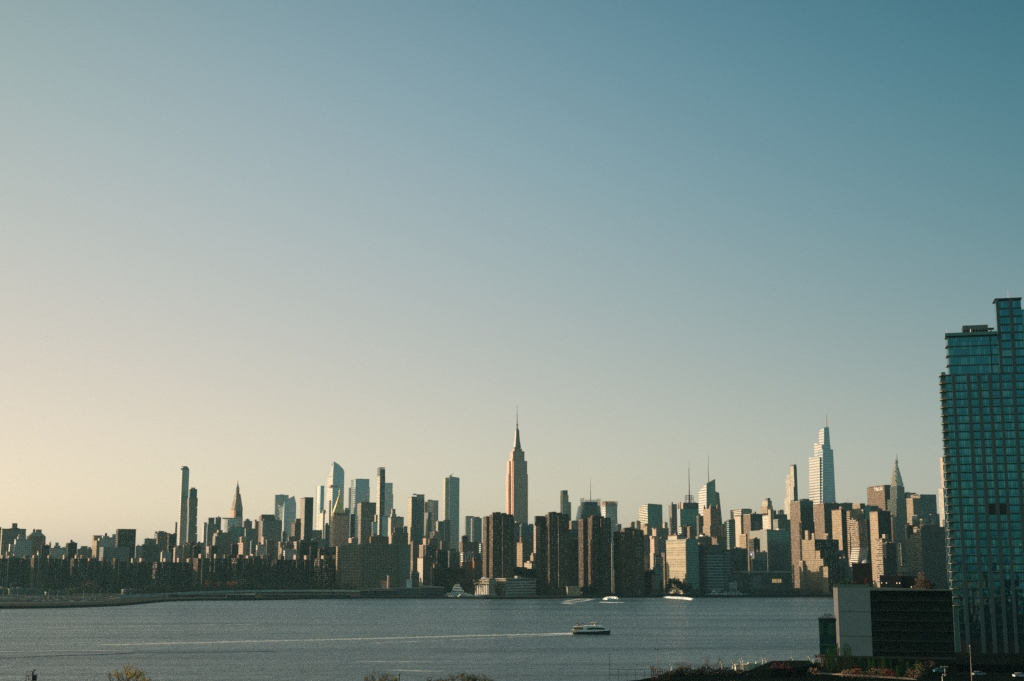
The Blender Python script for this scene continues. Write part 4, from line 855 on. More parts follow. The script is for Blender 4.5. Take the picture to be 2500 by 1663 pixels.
# stepped bright apartment group
r_, k = lm('H', 318, 387, 566, 955, 2000, 'apt', 'bright tan apartment building stepping down to the right in front of dark towers', dd=44)
e = lambda *a, **b: sub(r_, k, 'H', *a, **b)
e(318, 387, 566, 955, 2000, 'brick_dark', name='main_block', left='tan', dd=44)
e(332, 338, 352, 890, 2012, 'tan', name='roof_bulkhead', dd=10, z0=k.H); e(356, 384, 392, 910, 2003, 'tan', name='roof_bulkhead', dd=16, z0=k.H); e(460, 486, 492, 912, 2012, 'tan', name='roof_bulkhead', dd=14, z0=k.H)
for (a, b, c2, y, D) in ((382, 427, 488, 1040, 1985), (420, 450, 512, 1100, 1972), (446, 485, 542, 1157, 1955)): e(a, b, c2, y, D, 'brick_dark', name='stepped_wing', left='tan', dd=30)

# ---------------------------------------------------------------- the four riverside towers (projecting wings, flared top storeys)
def riverside(c, l1, m1, l2, m2, xr, top, D, label, fl):
    k = frame(c, l2, m2, xr, top, D, YAW, 24)
    root = rootof(k, 'apt', label, 'four dark brick towers at the river edge', 'riverside_tower', 'apartment tower')
    sub(root, k, c, l2, m2, xr, top, D, 'waterside', 'front_wing', dd=24)
    sub(root, k, c, l1, m1, xr-8, top+14, D+24, 'waterside', 'rear_wing', dd=26)
    xm = m2 + (xr-m2)*.48
    sub(root, k, c, xm-4, xm, xr+2, top+12, D-5, 'waterside', 'side_wing', dd=20)
    h = k.H
    for (a, b, y0, y1, sb) in fl:                         # flared top storeys, standing proud
        m = MB(); m.box(lx(k, a, y0, sb), lx(k, b, y0, sb), -k.d/2+sb, -k.d/2+sb+8, lz(k, a, y1, sb), lz(k, a, y0, sb), 0, 1, bottom=True); m.build('flared_storeys', [FS['waterside'], ROOFD], root)
    m = MB()
    m.box(-k.w*.3, -k.w*.05, -4, 6, h, h+3.5, 0, 1); m.box(k.w*.02, k.w*.22, -6, 4, h, h+2.2, 0, 1); m.box(-k.w*.46, -k.w*.36, -8, 0, h, h+2.8, 0, 1); m.build('roof_bulkhead', [BRICKP, ROOFD], root)
    m = MB(); h2 = 6
    for i in range(9):                                    # projecting balcony slabs down the right hand wing
        pass
    return root, k
riverside('E', 49, 80, 104, 125, 270, 800, 1890, 'first riverside tower from the left, two bright sunlit edges', [(236, 274, 832, 908, -6.6)])
riverside('E', 428, 460, 502, 525, 662, 798, 1868, 'second riverside tower, only its top storeys catching sun, right of the great skyscraper', [(624, 666, 808, 900, -6.6), (430, 470, 812, 880, 20)])
riverside('F', 124, 170, 232, 258, 434, 562, 1915, 'third riverside tower from the left with a wide sunlit left wing', [(385, 438, 590, 760, -6.6)])
riverside('F', 468, 512, 534, 566, 748, 680, 1885, 'fourth riverside tower, rightmost and shortest of the four', [(690, 752, 700, 870, -6.6)])
# riverside school on a platform
r_, k = lm('E', 140, 218, 432, 1262, 1850, 'low', 'long low beige school building with ribbon windows at the water', name='school_building', cat='school', yaw=R(36))
sub(r_, k, 'E', 140, 218, 432, 1265, 1850, 'bands_white', 'wing', left='bands_tan')
m = MB(); w, d = k.w/2, k.d/2; m.box(-w-1, w+1, -d-1, d+1, k.H, k.H+1.4); m.build('roof_slab', CONC, r_)
extra(r_, k, ('b', 298, 318, 1238, 6, 6, 'beige'), k.H, 'beige'); extra(r_, k, ('b', 325, 362, 1244, 8, 8, 'gray'), k.H, 'beige'); extra(r_, k, ('b', 370, 385, 1256, 8, 5, 'beige'), k.H, 'beige')
r_, k = lm('E', -6, 92, 145, 1270, 1845, 'low', 'beige riverside hall with a shallow dome roof and overhanging top storey', name='domed_hall', cat='hall', yaw=R(36))
k2 = sub(r_, k, 'E', -2, 94, 143, 1300, 1845, 'beige', 'wall', left='fins_white')
sub(r_, k, 'E', -14, 98, 148, 1262, 1842, 'beige', 'top_storey', left='bands_tan', z0=k2.H)
m = MB(); X0 = 0; m.ell((X0, 0, k.H), k.w*.48, k.w*.48, 5.0, 20, 6, half=True); m.build('dome', WHITE, r_, smooth=True)
sub(r_, k, 'E', 92, 100, 140, 1256, 1848, 'beige', 'end_tower', dd=12)
# long podium of the hospital with a pale roof slab
r_, k = lm('G', 812, 830, 1306, 1092, 1975, 'hosp', 'long low hospital podium with a pale roof slab and some lit windows', dd=30)
sub(r_, k, 'G', 812, 830, 1306, 1096, 1975, 'gray_dark', 'wall', dd=30)
m = MB(); w, d = k.w/2, k.d/2; m.box(-w-2, w+2, -d-2, d+2, k.H, k.H+2.6); m.build('roof_slab', CONC, r_)
m = MB()
for i in range(6): X0 = lx(k, 935+i*14, 1150); m.box(X0-.9, X0+.9, -d-.5, -d+.2, 8, k.H-4)
m.build('wall_fins', GRAYP, r_)
LIT = plain('lit_window', (.9, .62, .25), .5); LIT.node_tree.nodes['Principled BSDF'].inputs['Emission Color'].default_value = (1, .62, .2, 1); LIT.node_tree.nodes['Principled BSDF'].inputs['Emission Strength'].default_value = .22
for (x0, x1) in ((1118, 1132), (1137, 1152), (1158, 1166), (1172, 1182), (1188, 1204)):
    m = MB(); m.box(lx(k, x0, 1160), lx(k, x1, 1160), -d-.3, -d+.1, lz(k, x0, 1186), lz(k, x0, 1152)); m.build('lit_window', LIT, r_)
r_, k = lm('G', 705, 712, 838, 1100, 1960, 'hosp', 'lowest hospital annex with a white rooftop box by the water', dd=24)
sub(r_, k, 'G', 705, 712, 838, 1105, 1960, 'gray_dark', 'wall', dd=24); extra(r_, k, ('b', 714, 780, 1182, -4, 6, 'white_brick'), k.H, 'white_brick')
# round blue emblem on the concrete wing
kq = frame('G', 868, 945, 1070, 900, 2040, YAW, 20)
k = kq; r_ = tag(empty('wall_emblem', k.C, k.yaw), 'round blue emblem with a pale swoosh on the gray hospital wing', 'emblem')
X0 = lx(k, 910, 915)
EMB = plain('emblem_blue', (.03, .10, .30), .5)
m = MB(); dl = k.d
q = [(k.w*0-0, 0)]
p0 = Vector((-.4, (dl*.5), lz(k, 945, 915)))
for kk_ in range(1):
    n = 20; rad = 4.6; pts = [(-.5, p0.y + rad*math.cos(2*math.pi*t/n), p0.z + rad*math.sin(2*math.pi*t/n)) for t in range(n)]
    m.face(pts[::-1], None, 0); pb = [(0.1, p[1], p[2]) for p in pts]
    for t in range(n): m.face([pts[t], pts[(t+1) % n], pb[(t+1) % n], pb[t]], None, 0)
m.build('disc', EMB, r_)
m = MB(); m.prism([(-.62, p0.y-3.4), (-.5, p0.y-3.4), (-.5, p0.y+3.2), (-.62, p0.y+3.2)], p0.z-1.1, p0.z+.9, [(-.62, p0.y-2.8), (-.5, p0.y-2.8), (-.5, p0.y+3.4), (-.62, p0.y+3.4)]); m.build('swoosh', WHITE, r_)

# ---------------------------------------------------------------- dark brick slabs along the river on the left
ORD = ['first', 'second', 'third', 'fourth', 'fifth', 'sixth', 'seventh', 'eighth', 'ninth', 'tenth', 'eleventh', 'twelfth', 'thirteenth', 'fourteenth', 'fifteenth', 'sixteenth',
       'seventeenth', 'eighteenth', 'nineteenth', 'twentieth', 'twenty-first', 'twenty-second', 'twenty-third', 'twenty-fourth', 'twenty-fifth', 'twenty-sixth', 'twenty-seventh', 'twenty-eighth']
xs = -12; i = 0; rs = random.Random(11)
while xs < 838:
    wpx = rs.uniform(27, 40)
    top = 1363 if xs < 110 else 1365 if xs < 200 else 1369 if xs < 300 else 1372.5 if xs < 462 else 1362 if xs < 600 else 1364.5
    top += rs.uniform(-1.5, 1.8); D = 2040 + (i % 3)*28 + rs.uniform(-8, 8)
    k = frame('S', xs-1, xs, xs+wpx-1, top, D, YAW+R(20), 20)
    root = rootof(k, 'brick', f'{ORD[i]} dark brick slab from the left in the shadowed riverfront row', 'dark brick slabs in the riverfront row', 'apartment_slab', 'apartment building')
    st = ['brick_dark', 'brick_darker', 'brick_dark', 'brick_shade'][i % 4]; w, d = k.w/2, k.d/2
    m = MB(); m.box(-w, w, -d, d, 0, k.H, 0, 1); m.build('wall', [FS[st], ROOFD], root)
    a = rs.uniform(-.6, -.1)*w; b = a + rs.uniform(.5, .8)*w
    m = MB(); m.box(a, b, -d-7, -d-.01, 0, k.H-rs.uniform(-.4, .6), 0, 1); m.build('wing', [FS[st], ROOFD], root)
    for q in range(rs.randint(1, 3)):
        a = rs.uniform(-.9, .5)*w; m = MB(); hb = rs.uniform(3.5, 7); m.box(a, a+rs.uniform(3.5, 7), -3, 3+rs.uniform(0, 4), k.H, k.H+hb, 0, 1); m.build('roof_bulkhead', [rs.choice([BRICKP, TANP, PINKP]), ROOFD], root)
    xs += wpx; i += 1
# ---------------------------------------------------------------- water
def water_mat():
    m, n, l, b = mat('river_water')
    b.inputs['IOR'].default_value = 1.33
    tcn = n.new('ShaderNodeTexCoord')
    def noise(scale, sx_=1, sy_=1, det=6, rough=.6, rot=0):
        mp = n.new('ShaderNodeMapping'); l.new(tcn.outputs['Object'], mp.inputs[0]); mp.inputs['Scale'].default_value = (sx_, sy_, 1); mp.inputs['Rotation'].default_value = (0, 0, rot)
        z = n.new('ShaderNodeTexNoise'); z.inputs['Scale'].default_value = scale; z.inputs['Detail'].default_value = det; z.inputs['Roughness'].default_value = rough
        l.new(mp.outputs[0], z.inputs['Vector']); return z.outputs['Fac']
    def rng(v, a, c, lo, hi):
        r = n.new('ShaderNodeMapRange'); l.new(v, r.inputs['Value']); r.inputs['From Min'].default_value = a; r.inputs['From Max'].default_value = c
        r.inputs['To Min'].default_value = lo; r.inputs['To Max'].default_value = hi; return r.outputs[0]
    big = noise(.005, .5, 2.2, 5, .62, .12); lines = noise(.012, .22, 3.4, 6, .7, -.05); mid = noise(.09, .7, 1.7, 5); sm = noise(.4, .6, 1.4, 5, .75)
    b1 = n.new('ShaderNodeBump'); b1.inputs['Distance'].default_value = 9; l.new(mid, b1.inputs['Height']); l.new(rng(big, .35, .65, .35, 1.0), b1.inputs['Strength'])
    b2 = n.new('ShaderNodeBump'); b2.inputs['Distance'].default_value = 3.2; l.new(sm, b2.inputs['Height']); l.new(rng(lines, .35, .65, .25, 1.0), b2.inputs['Strength'])
    l.new(b1.outputs[0], b2.inputs['Normal']); l.new(b2.outputs[0], b.inputs['Normal'])
    l.new(rng(lines, .35, .65, .22, .42), b.inputs['Roughness'])
    cr = n.new('ShaderNodeMix'); cr.data_type = 'RGBA'; cr.inputs['A'].default_value = (.020, .064, .082, 1); cr.inputs['B'].default_value = (.105, .178, .198, 1)   # wind-patch brightness put into the base colour, in bands
    l.new(rng(big, .36, .64, 0, 1), cr.inputs['Factor']); l.new(cr.outputs['Result'], b.inputs['Base Color'])
    return m
WATER = water_mat()
m = MB(); m.face([(-6000, -2400, 0), (6000, -2400, 0), (6000, 6500, 0), (-6000, 6500, 0)])
tag(m.build('river_water', WATER), kind='structure')

# ---------------------------------------------------------------- far shore land
ASPH = plain('asphalt', (.040, .046, .042), .9); QUAY = plain('quay_stone', (.018, .022, .020), .9); PLAZA = plain('pale_paving', (.26, .18, .14), .9)
SHORE = [(-260, 1488), (0, 1486.5), (130, 1485), (200, 1483), (290, 1479.5), (345, 1474.5), (400, 1469), (480, 1466.5), (600, 1466), (700, 1464.5), (760, 1462.5), (900, 1461.5),
         (1010, 1461.5), (1100, 1462), (1180, 1463), (1300, 1462.5), (1500, 1459.5), (1700, 1458.5), (2000, 1457.5), (2500, 1457.5), (3300, 1457)]
sp = [onz(x, y, 0) for x, y in SHORE]
sp = [Vector((sp[0].x-3000, sp[0].y-300, 0))] + sp + [Vector((sp[-1].x+3000, sp[-1].y, 0))]
pol = [(p.x, p.y) for p in sp] + [(5900, 6400), (-5900, 6400)]
m = MB(); m.prism(pol, -1, GZ); tag(m.build('city_ground', [QUAY, ASPH]), kind='structure')
# paler road ribbons and a pinkish verge on the left bank
def strip(name, pts, wid, z, mt, kind='structure'):
    m = MB()
    for i in range(len(pts)-1):
        a, b = Vector(pts[i]), Vector(pts[i+1])
        m.face([(a.x, a.y, z), (b.x, b.y, z), (b.x, b.y+wid, z), (a.x, a.y+wid, z)])
    return tag(m.build(name, mt), kind=kind)
RD = plain('worn_asphalt', (.085, .10, .092), .9)
rp = [onz(x, y, GZ)[:2] for x, y in ((-200, 1475), (0, 1474), (120, 1472.5), (240, 1469), (300, 1464), (345, 1459))]
strip('road', rp, 60, GZ+.01, RD)
rp2 = [onz(x, y, GZ)[:2] for x, y in ((-200, 1461.5), (0, 1461), (120, 1461), (200, 1460))]
strip('parking_lot', rp2, 90, GZ+.01, RD)
rp3 = [onz(x, y, GZ)[:2] for x, y in ((255, 1464), (285, 1459), (310, 1456.5), (335, 1455))]
strip('pavement', rp3, 26, GZ+.02, PLAZA)
rp4 = [onz(x, y, GZ)[:2] for x, y in ((270, 1453), (300, 1450), (340, 1447.5))]
strip('pavement', rp4, 40, GZ+.02, PLAZA)

# elevated riverside highway
hw = [(296, 1690, 3.4), (340, 1730, 4.6), (400, 1775, 6.2), (480, 1815, 7.6), (560, 1845, 8.4), (640, 1865, 8.8), (760, 1875, 9.0), (880, 1872, 8.8), (975, 1868, 8.6)]
hp = []
for x, D, z in hw:
    q = ray(x, 1445); hp.append(Vector((q.x*D/q.y, D, z)))
root = tag(empty('elevated_highway', (hp[4].x, hp[4].y, GZ)), 'long low elevated riverside highway on short columns, curving up from the left', 'highway')
O = root.location
def beam(pts, y0, y1, z0, z1):
    m = MB()
    for a, b in zip(pts, pts[1:]):
        P = [(a.x-O.x, a.y-O.y+y0), (b.x-O.x, b.y-O.y+y0), (b.x-O.x, b.y-O.y+y1), (a.x-O.x, a.y-O.y+y1)]
        T = [(P[0][0], P[0][1], a.z-O.z+z1), (P[1][0], P[1][1], b.z-O.z+z1), (P[2][0], P[2][1], b.z-O.z+z1), (P[3][0], P[3][1], a.z-O.z+z1)]
        Bq = [(P[0][0], P[0][1], a.z-O.z+z0), (P[1][0], P[1][1], b.z-O.z+z0), (P[2][0], P[2][1], b.z-O.z+z0), (P[3][0], P[3][1], a.z-O.z+z0)]
        m.prism(Bq, 0, 0, T, mt=0, bottom=True)
    return m
CONC_M = plain('weathered_concrete', (.13, .14, .13), .9)
beam(hp, 0, 16, -1.2, 0).build('deck', CONC_M, root)
beam(hp, -.3, .0, -1.5, 1.1).build('parapet', plain('pale_concrete', (.50,.50,.46), .85), root); beam(hp, 16, 16.3, -1.2, 1.1).build('parapet', CONC_M, root)
tot = 0
for a, b in zip(hp, hp[1:]):
    L_ = (b-a).length; nn = max(1, int(L_/24))
    for i in range(nn):
        p = a + (b-a)*(i/nn)
        if p.z < 5.5: continue
        m = MB(); m.box(-.7, .7, -.7, .7, 0, p.z-1.3-GZ); c = m.build('column', CONC_M, root); c.location = (p.x-O.x, p.y-O.y+2, 0)

# ---------------------------------------------------------------- cars
def paint(nm, c): return plain(nm, c, .35, .1, .05)
WIN = plain('car_glass', (.02, .025, .03), .15); TYRE = plain('tyre', (.02, .02, .02), .9)
def make_car(col, label, nm='parked_car'):
    r = tag(empty(nm, (0, 0, 0)), label, 'car', 'cars on the riverside road')
    m = MB(); m.prism([(-2.2, -.9), (2.2, -.9), (2.2, .9), (-2.2, .9)], .35, .95, [(-2.2, -.88), (2.1, -.88), (2.1, .88), (-2.2, .88)], m=0, mt=0)
    m.prism([(-1.6, -.8), (1.1, -.8), (1.1, .8), (-1.6, .8)], 1.4, 1.48, [(-1.1, -.72), (.5, -.72), (.5, .72), (-1.1, .72)], m=0, mt=0); m.build('body', paint('paint', col), r)
    m = MB(); m.prism([(-1.75, -.82), (1.2, -.82), (1.2, .82), (-1.75, .82)], .95, 1.4, [(-1.3, -.74), (.7, -.74), (.7, .74), (-1.3, .74)], m=0, mt=0); m.build('windows', WIN, r)
    for sx_ in (-1.35, 1.35):
        for sy_ in (-.9, .9):
            m = MB(); m.tube((sx_, sy_-.1, .33), (sx_, sy_+.1, .33), .33, n=8); m.build('wheel', TYRE, r)
    return r
protos = []
for nmc, col in (('white', (.75, .75, .73)), ('silver', (.42, .43, .43)), ('black', (.02, .02, .022)), ('dark red', (.22, .02, .015)), ('pale tan', (.5, .42, .3))):
    protos.append((make_car(col, f'tiny {nmc} car in the traffic on the left riverside road'), nmc))
used = set(); rc = random.Random(5)
def put_car(p, rz, z=GZ+.02):
    i = rc.choices(range(5), (5, 3, 3, 1, 2))[0]
    pr, nmc = protos[i]
    c = pr if i not in used else copy_tree(pr)
    used.add(i); c.location = (p[0], p[1], z); c.rotation_euler.z = rz
for row, (ya, xs_) in enumerate(((1459.2, range(40, 170, 5)), (1460.6, range(60, 165, 7)), (1468.5, range(4, 250, 17)), (1465.5, range(10, 230, 21)), (1470.6, range(20, 240, 26)))):
    for x in xs_:
        if rc.random() < .12: continue
        off = 0 if x < 180 else -(x-180)*.05
        put_car(onz(x+rc.uniform(-2, 2), ya+off+rc.uniform(-.3, .3), GZ), (0 if row > 1 else math.pi/2)+rc.uniform(-.1, .1))
for x, y in ((262, 1461), (268, 1459.5), (276, 1458.2), (284, 1457.5), (300, 1455), (306, 1454.4), (313, 1453.6), (319, 1455.2), (296, 1460.3), (303, 1459.5), (288, 1462), (334, 1455), (340, 1454)):
    put_car(onz(x, y, GZ), rc.uniform(-.2, .5))
for i in range(9):
    a = hp[1] + (hp[3]-hp[1])*(i/9); put_car((a.x, a.y+3+(i % 2)*5), .2, a.z+.02)

# ---------------------------------------------------------------- trees
def leafmat(nm, c, rough=.8): return plain(nm, c, rough, 0, .35, .8)
L_BROWN = leafmat('bare_twig', (.19, .12, .075)); L_DARK = leafmat('leaf_dark', (.030, .045, .022)); L_ORANGE = leafmat('leaf_orange', (.26, .12, .03))
L_GOLD = leafmat('leaf_gold', (.68, .50, .11)); L_OLIVE = leafmat('leaf_olive', (.14, .13, .035)); L_GREEN = leafmat('leaf_green', (.06, .14, .04)); L_RED = leafmat('leaf_red', (.15, .04, .03))
BARK = plain('bark', (.055, .042, .032), .95)
def branches(m, a, d, L, r, depth, rnd, out, spread=.55, nb=3):
    b = a + d*L; m.tube(a, b, r, r*.62, 5 if r > .08 else 3)
    if depth == 0: out.append((a, b)); return
    for i in range(nb):
        v = Vector((rnd.gauss(0, 1), rnd.gauss(0, 1), rnd.gauss(.15, .6))).normalized()
        nd = (d + v*spread).normalized(); t = rnd.uniform(.55, 1.0)
        branches(m, a + d*L*t, nd, L*rnd.uniform(.62, .82), r*.55, depth-1, rnd, out, spread, nb)
    if depth < 3: out.append((a, b))
def tree(name, label, p, h, wid, leaf=None, nleaf=600, ls=.3, twig=None, depth=4, seed=1, group=None, trunk=.25, cat='tree', spread=.6, nb=3):
    rnd = random.Random(seed); r = tag(empty(name, p), label, cat, group); m = MB(); out = []
    th = h*trunk; m.tube((0, 0, 0), (0, 0, th), h*.022, h*.018, 7)
    for i in range(4):
        an = i*1.57 + rnd.uniform(-.4, .4); d = Vector((math.cos(an)*wid/h, math.sin(an)*wid/h, 1.0)).normalized()
        branches(m, Vector((0, 0, th*.92)), d, h*.26, h*.013, depth-1, rnd, out, spread, nb)
    f = h/max(.1, max(v[2] for v in m.v)); m.v = [(x*(.6+.4*f), y*(.6+.4*f), z*f) for x, y, z in m.v]; sv = lambda p: Vector((p.x*(.6+.4*f), p.y*(.6+.4*f), p.z*f)); out = [(sv(a), sv(b)) for a, b in out]
    m.build('trunk', twig or BARK, r)
    if leaf:
        c = MB()
        for i in range(nleaf):
            a, b = rnd.choice(out); q = a.lerp(b, rnd.random()) + Vector((rnd.gauss(0, 1), rnd.gauss(0, 1), rnd.gauss(0, 1)))*ls*1.3
            u = Vector((rnd.gauss(0, 1), rnd.gauss(0, 1), rnd.gauss(0, 1))).normalized(); v = u.orthogonal().normalized(); s = ls*rnd.uniform(.5, 1.1)
            c.face([q-u*s, q+v*s*.6, q+u*s, q-v*s*.6])
        c.build('crown', leaf, r)
    return r
def farcrown(name, label, p, h, wid, leaf, seed, group=None, n=420, ls=1.1):
    """far tree: trunk with limbs, crown of many leaf tufts filling an uneven volume"""
    rnd = random.Random(seed); r = tag(empty(name, p), label, 'tree', group); m = MB(); m.tube((0, 0, 0), (0, 0, h*.5), .4, .25, 6)
    lobes = [(rnd.uniform(-.5, .5)*wid, rnd.uniform(-.4, .4)*wid, h*rnd.uniform(.5, .85), wid*rnd.uniform(.2, .42)) for _ in range(7)]
    for l_ in lobes: m.tube((0, 0, h*.35), l_[:3], .2, .06, 4)
    m.build('trunk', BARK, r); c = MB()
    for i in range(n):
        x, y, z, R_ = rnd.choice(lobes); v = Vector((rnd.gauss(0, 1), rnd.gauss(0, 1), rnd.gauss(0, .8))).normalized()*R_*rnd.uniform(.4, 1.1)
        q = Vector((x, y, z))+v; u = Vector((rnd.gauss(0, 1), rnd.gauss(0, 1), rnd.gauss(0, 1))).normalized(); w = u.orthogonal().normalized(); s = ls*rnd.uniform(.4, 1)
        c.face([q-u*s, q+w*s*.7, q+u*s, q-w*s*.7])
    c.build('crown', leaf, r); return r
def fp(x, D): q = ray(x, 1440); return Vector((q.x*D/q.y, D, GZ))
farcrown('bare_tree', 'broad brown bare tree in front of the dark slabs at far left', fp(219, 1830), 21, 22, L_BROWN, 3, n=500, ls=.7)
farcrown('autumn_tree', 'yellowish bushy tree by the road at far left', fp(176, 1700), 13, 11, L_OLIVE, 4)
for i, (x, D, h, w, lab) in enumerate(((511, 1965, 20, 9, 'left orange autumn tree glowing among the dark slabs'), (538, 1968, 19, 8, 'middle orange autumn tree glowing among the dark slabs'), (565, 1970, 19, 14, 'right and widest orange autumn tree among the dark slabs'))):
    farcrown('autumn_tree', lab, fp(x, D), h, w, L_ORANGE, 20+i, 'orange autumn trees', 320)
L_DIM = leafmat('leaf_dim', (.03, .034, .022))
for i in range(40):
    x = 350 + i*13 + (i*37 % 9); h = 11 + (i*53 % 7)
    farcrown('riverside_tree', 'dim tree in the dark line behind the elevated highway', fp(x, 1945 + (i*29 % 22)), h, 13, L_DIM, 40+i, 'dim trees behind the elevated highway', 160, 1.3)
for i, (x, D, h, w, lab) in enumerate(((1149, 1875, 31, 30, 'large rounded dark tree left of the domed hall'), (1120, 1885, 22, 22, 'smaller dark tree in the group left of the domed hall'), (1172, 1895, 17, 14, 'low dark tree right behind the domed hall'),
      (1646, 1905, 24, 15, 'tall dark tree before the great pale grid block'), (1660, 1908, 21, 18, 'broad dark tree before the great pale grid block'), (1676, 1910, 15, 14, 'low dark tree at the right foot of the pale grid block'), (1632, 1912, 14, 12, 'low dark tree at the left foot of the pale grid block'),
      (1402, 1870, 13, 13, 'small sunlit tree between the second and third riverside towers'), (1424, 1878, 12, 12, 'small dark tree left of the third riverside tower base'), (1440, 1870, 11, 14, 'small dark tree at the third riverside tower base'))):
    farcrown('riverside_tree', lab, fp(x, D), h, w, L_DIM if i != 7 else leafmat('leaf_tan', (.20, .14, .07)), 90+i, None, 700 if h > 20 else 420, 1.4)
for i in range(22):
    x = 1560 + i*21 + (i*31 % 8)
    farcrown('riverside_tree', 'small shrubby tree along the far quay at right', fp(x, 1893 + (i*17 % 9)), 6 + (i*41 % 4), 11, L_DIM, 120+i, 'shrubby trees along the far quay', 110, 1.0)

# ---------------------------------------------------------------- lamp posts (far left bank)
def lamp(name, label, p, h, col, group, arm=2.4, cat='street lamp', two=False):
    r = tag(empty(name, p), label, cat, group); m = MB(); m.cyl(0, 0, 0, h, .16, .1, 6); m.build('pole', col, r)
    m = MB()
    for s in ((-1, 1) if two else (1,)):
        m.tube((0, 0, h-.2), (s*arm, 0, h+.5), .09, .07, 4)
    m.build('arm', col, r)
    for s in ((-1, 1) if two else (1,)):
        m = MB(); m.prism([(s*arm-.6, -.2), (s*arm+.6, -.2), (s*arm+.6, .2), (s*arm-.6, .2)], h+.4, h+.62, mt=0); m.build('lamp_head', col, r)
    return r
POLE = plain('pole_paint', (.55, .50, .42), .5)
l0 = None
for i, (x, y, h) in enumerate(((61, 1466, 10), (118, 1465, 10), (203, 1463, 10), (42, 1462, 9), (29, 1459, 9), (8, 1460, 9), (141, 1459, 9), (226, 1458, 10), (244, 1455, 9), (262, 1454, 9), (305, 1452, 10), (180, 1455, 8), (232, 1467, 7))):
    lamp('street_lamp', 'thin street lamp standing on the far left riverside road', onz(x, y, GZ), h, POLE, 'lamps on the far left riverside road')
# gantry signs
for i, (x, y, lab) in enumerate(((165, 1464, 'overhead road sign gantry with a tan post at far left'), (25, 1456, 'small bent sign gantry above the roofline at far left'))):
    r = tag(empty('sign_gantry', onz(x, y, GZ)), lab, 'sign gantry'); m = MB(); hh = 11 if i == 0 else 17
    m.box(-.7, .7, -.7, .7, 0, hh); m.build('post', TANP, r); m = MB(); m.box(-7 if i == 0 else -.7, 7, -.3, .3, hh, hh+1.2); m.build('sign_board', GRAYP, r)
# low sheds at far left
for i, (x0, x1, y0, D, lab) in enumerate(((-10, 20, 1438, 1940, 'low shed under the dark slabs at the left edge'), (22, 105, 1439.5, 1930, 'long low dark shed with a thin white roof line at far left'), (112, 170, 1447, 1905, 'low dark service shed right of the white lined shed'), (300, 335, 1441, 1960, 'low dark building where the highway ramp starts'))):
    B('S', x0, x0+1, x1, y0, D, 'gray_dark', 'low', lab, dd=16)

# ---------------------------------------------------------------- piers, sheds and boats of the far shore
BLUEW = plain('blue_gray_cladding', (.07, .10, .12), .7)
def shed(c, x0, x1, y, D, wallm, roofm, name, label, cat, dep=14, zb=0.0, roofh=.6, slope=None):
    k = frame(c, x0-1, x0, x1, y, D, R(4), dep); r = tag(empty(name, k.o, k.yaw), label, cat); m = MB(); w, d = k.w/2, dep/2
    m.box(-w, w, -d, d, zb-2, k.H, 0, 0); m.build('wall', wallm, r)
    m = MB(); T = None if slope is None else [(-w-1, -d-1, k.H+slope), (w+1, -d-1, k.H+roofh), (w+1, d+1, k.H+roofh), (-w-1, d+1, k.H+slope)]
    m.prism([(-w-1, -d-1), (w+1, -d-1), (w+1, d+1), (-w-1, d+1)], k.H+.02, k.H+roofh, T, mt=0, bottom=True); m.build('roof', roofm, r); return r, k
shed('D', 336, 566, 1242, 1835, BLUEW, GRAYP, 'pier_shed', 'long blue gray walled pier shed left of the marina', 'shed', 12)
r_, k = shed('D', 572, 800, 1236, 1815, [CONC_D], CONC, 'ferry_pier', 'pier building with a pale sloping roof and open lower deck beside the marina', 'pier', 14, slope=3.6)
for i in range(9):
    m = MB(); X0 = -k.w/2 + 2 + i*(k.w-4)/8; m.box(X0-.4, X0+.4, -9.6, -9.0, -2.5, k.H); m.build('post', METAL, r_)
m = MB(); m.box(-k.w/2, k.w/2, -9, -7.2, k.H*.35, k.H*.35+.7); m.box(-k.w/2, k.w/2, -9, -7.2, k.H*.68, k.H*.68+.5); m.build('deck_rail', CONC, r_)
shed('D', -5, 338, 1262, 1830, CONC_D, GRAYP, 'riverside_pavilion', 'low dark riverside buildings under the long hospital', 'pavilion', 12)
shed('D', 70, 300, 1246, 1850, plain('teal_panel', (.05, .08, .08), .6), GRAYP, 'riverside_pavilion', 'thin low roof line at the hospital foot near the chimney', 'pavilion', 8)
shed('D', 440, 492, 1162, 1900, WHITE, WHITE, 'rooftop_tank', 'small white tank shed beside the blue gray pier shed', 'shed', 8)
shed('D', 200, 262, 1184, 1905, CONC, PINKP, 'boiler_house', 'small boiler house with a pink sunlit sloping roof by the chimney', 'shed', 10, slope=3)
r_ = tag(empty('chimney', fp(948, 1900)), 'slim brick chimney standing before the long hospital', 'chimney')
zt = at(948, 1406, 1900).z-GZ; m = MB(); m.cyl(0, 0, 0, zt, 2.0, 1.5, 8); m.build('stack', PINKP, r_); m = MB(); m.cyl(0, 0, zt, zt+1.2, 1.9, 1.9, 8); m.build('rim', GRAYP, r_)
r_, k = shed('B', 990, 1254, 1302, 1705, [CONC_D], [GRAYP], 'ferry_landing', 'dark floating ferry landing on the water at left centre', 'ferry landing', 12)
for i in range(10):
    m = MB(); X0 = -k.w/2 + 1 + i*(k.w-2)/9; m.box(X0-.35, X0+.35, -7.6, -7.0, -2.5, k.H); m.build('post', METAL, r_)
m = MB(); m.cyl(k.w/2+1, -4, -3, k.H+2.5, .5, .5, 8); m.cyl(-k.w*.49, -6, -3, k.H+1, .5, .5, 8); m.build('pile', METAL, r_)
r_, k = shed('B', 1172, 1254, 1300, 1712, [CONC_D], [WHITE], 'landing_canopy', 'short pale canopy at the right end of the floating ferry landing', 'canopy', 8)
r_, k = shed('B', 440, 1085, 1303, 1780, [CONC_D], [CONC_M], 'river_walkway', 'long low walkway deck below the elevated highway', 'walkway', 6)
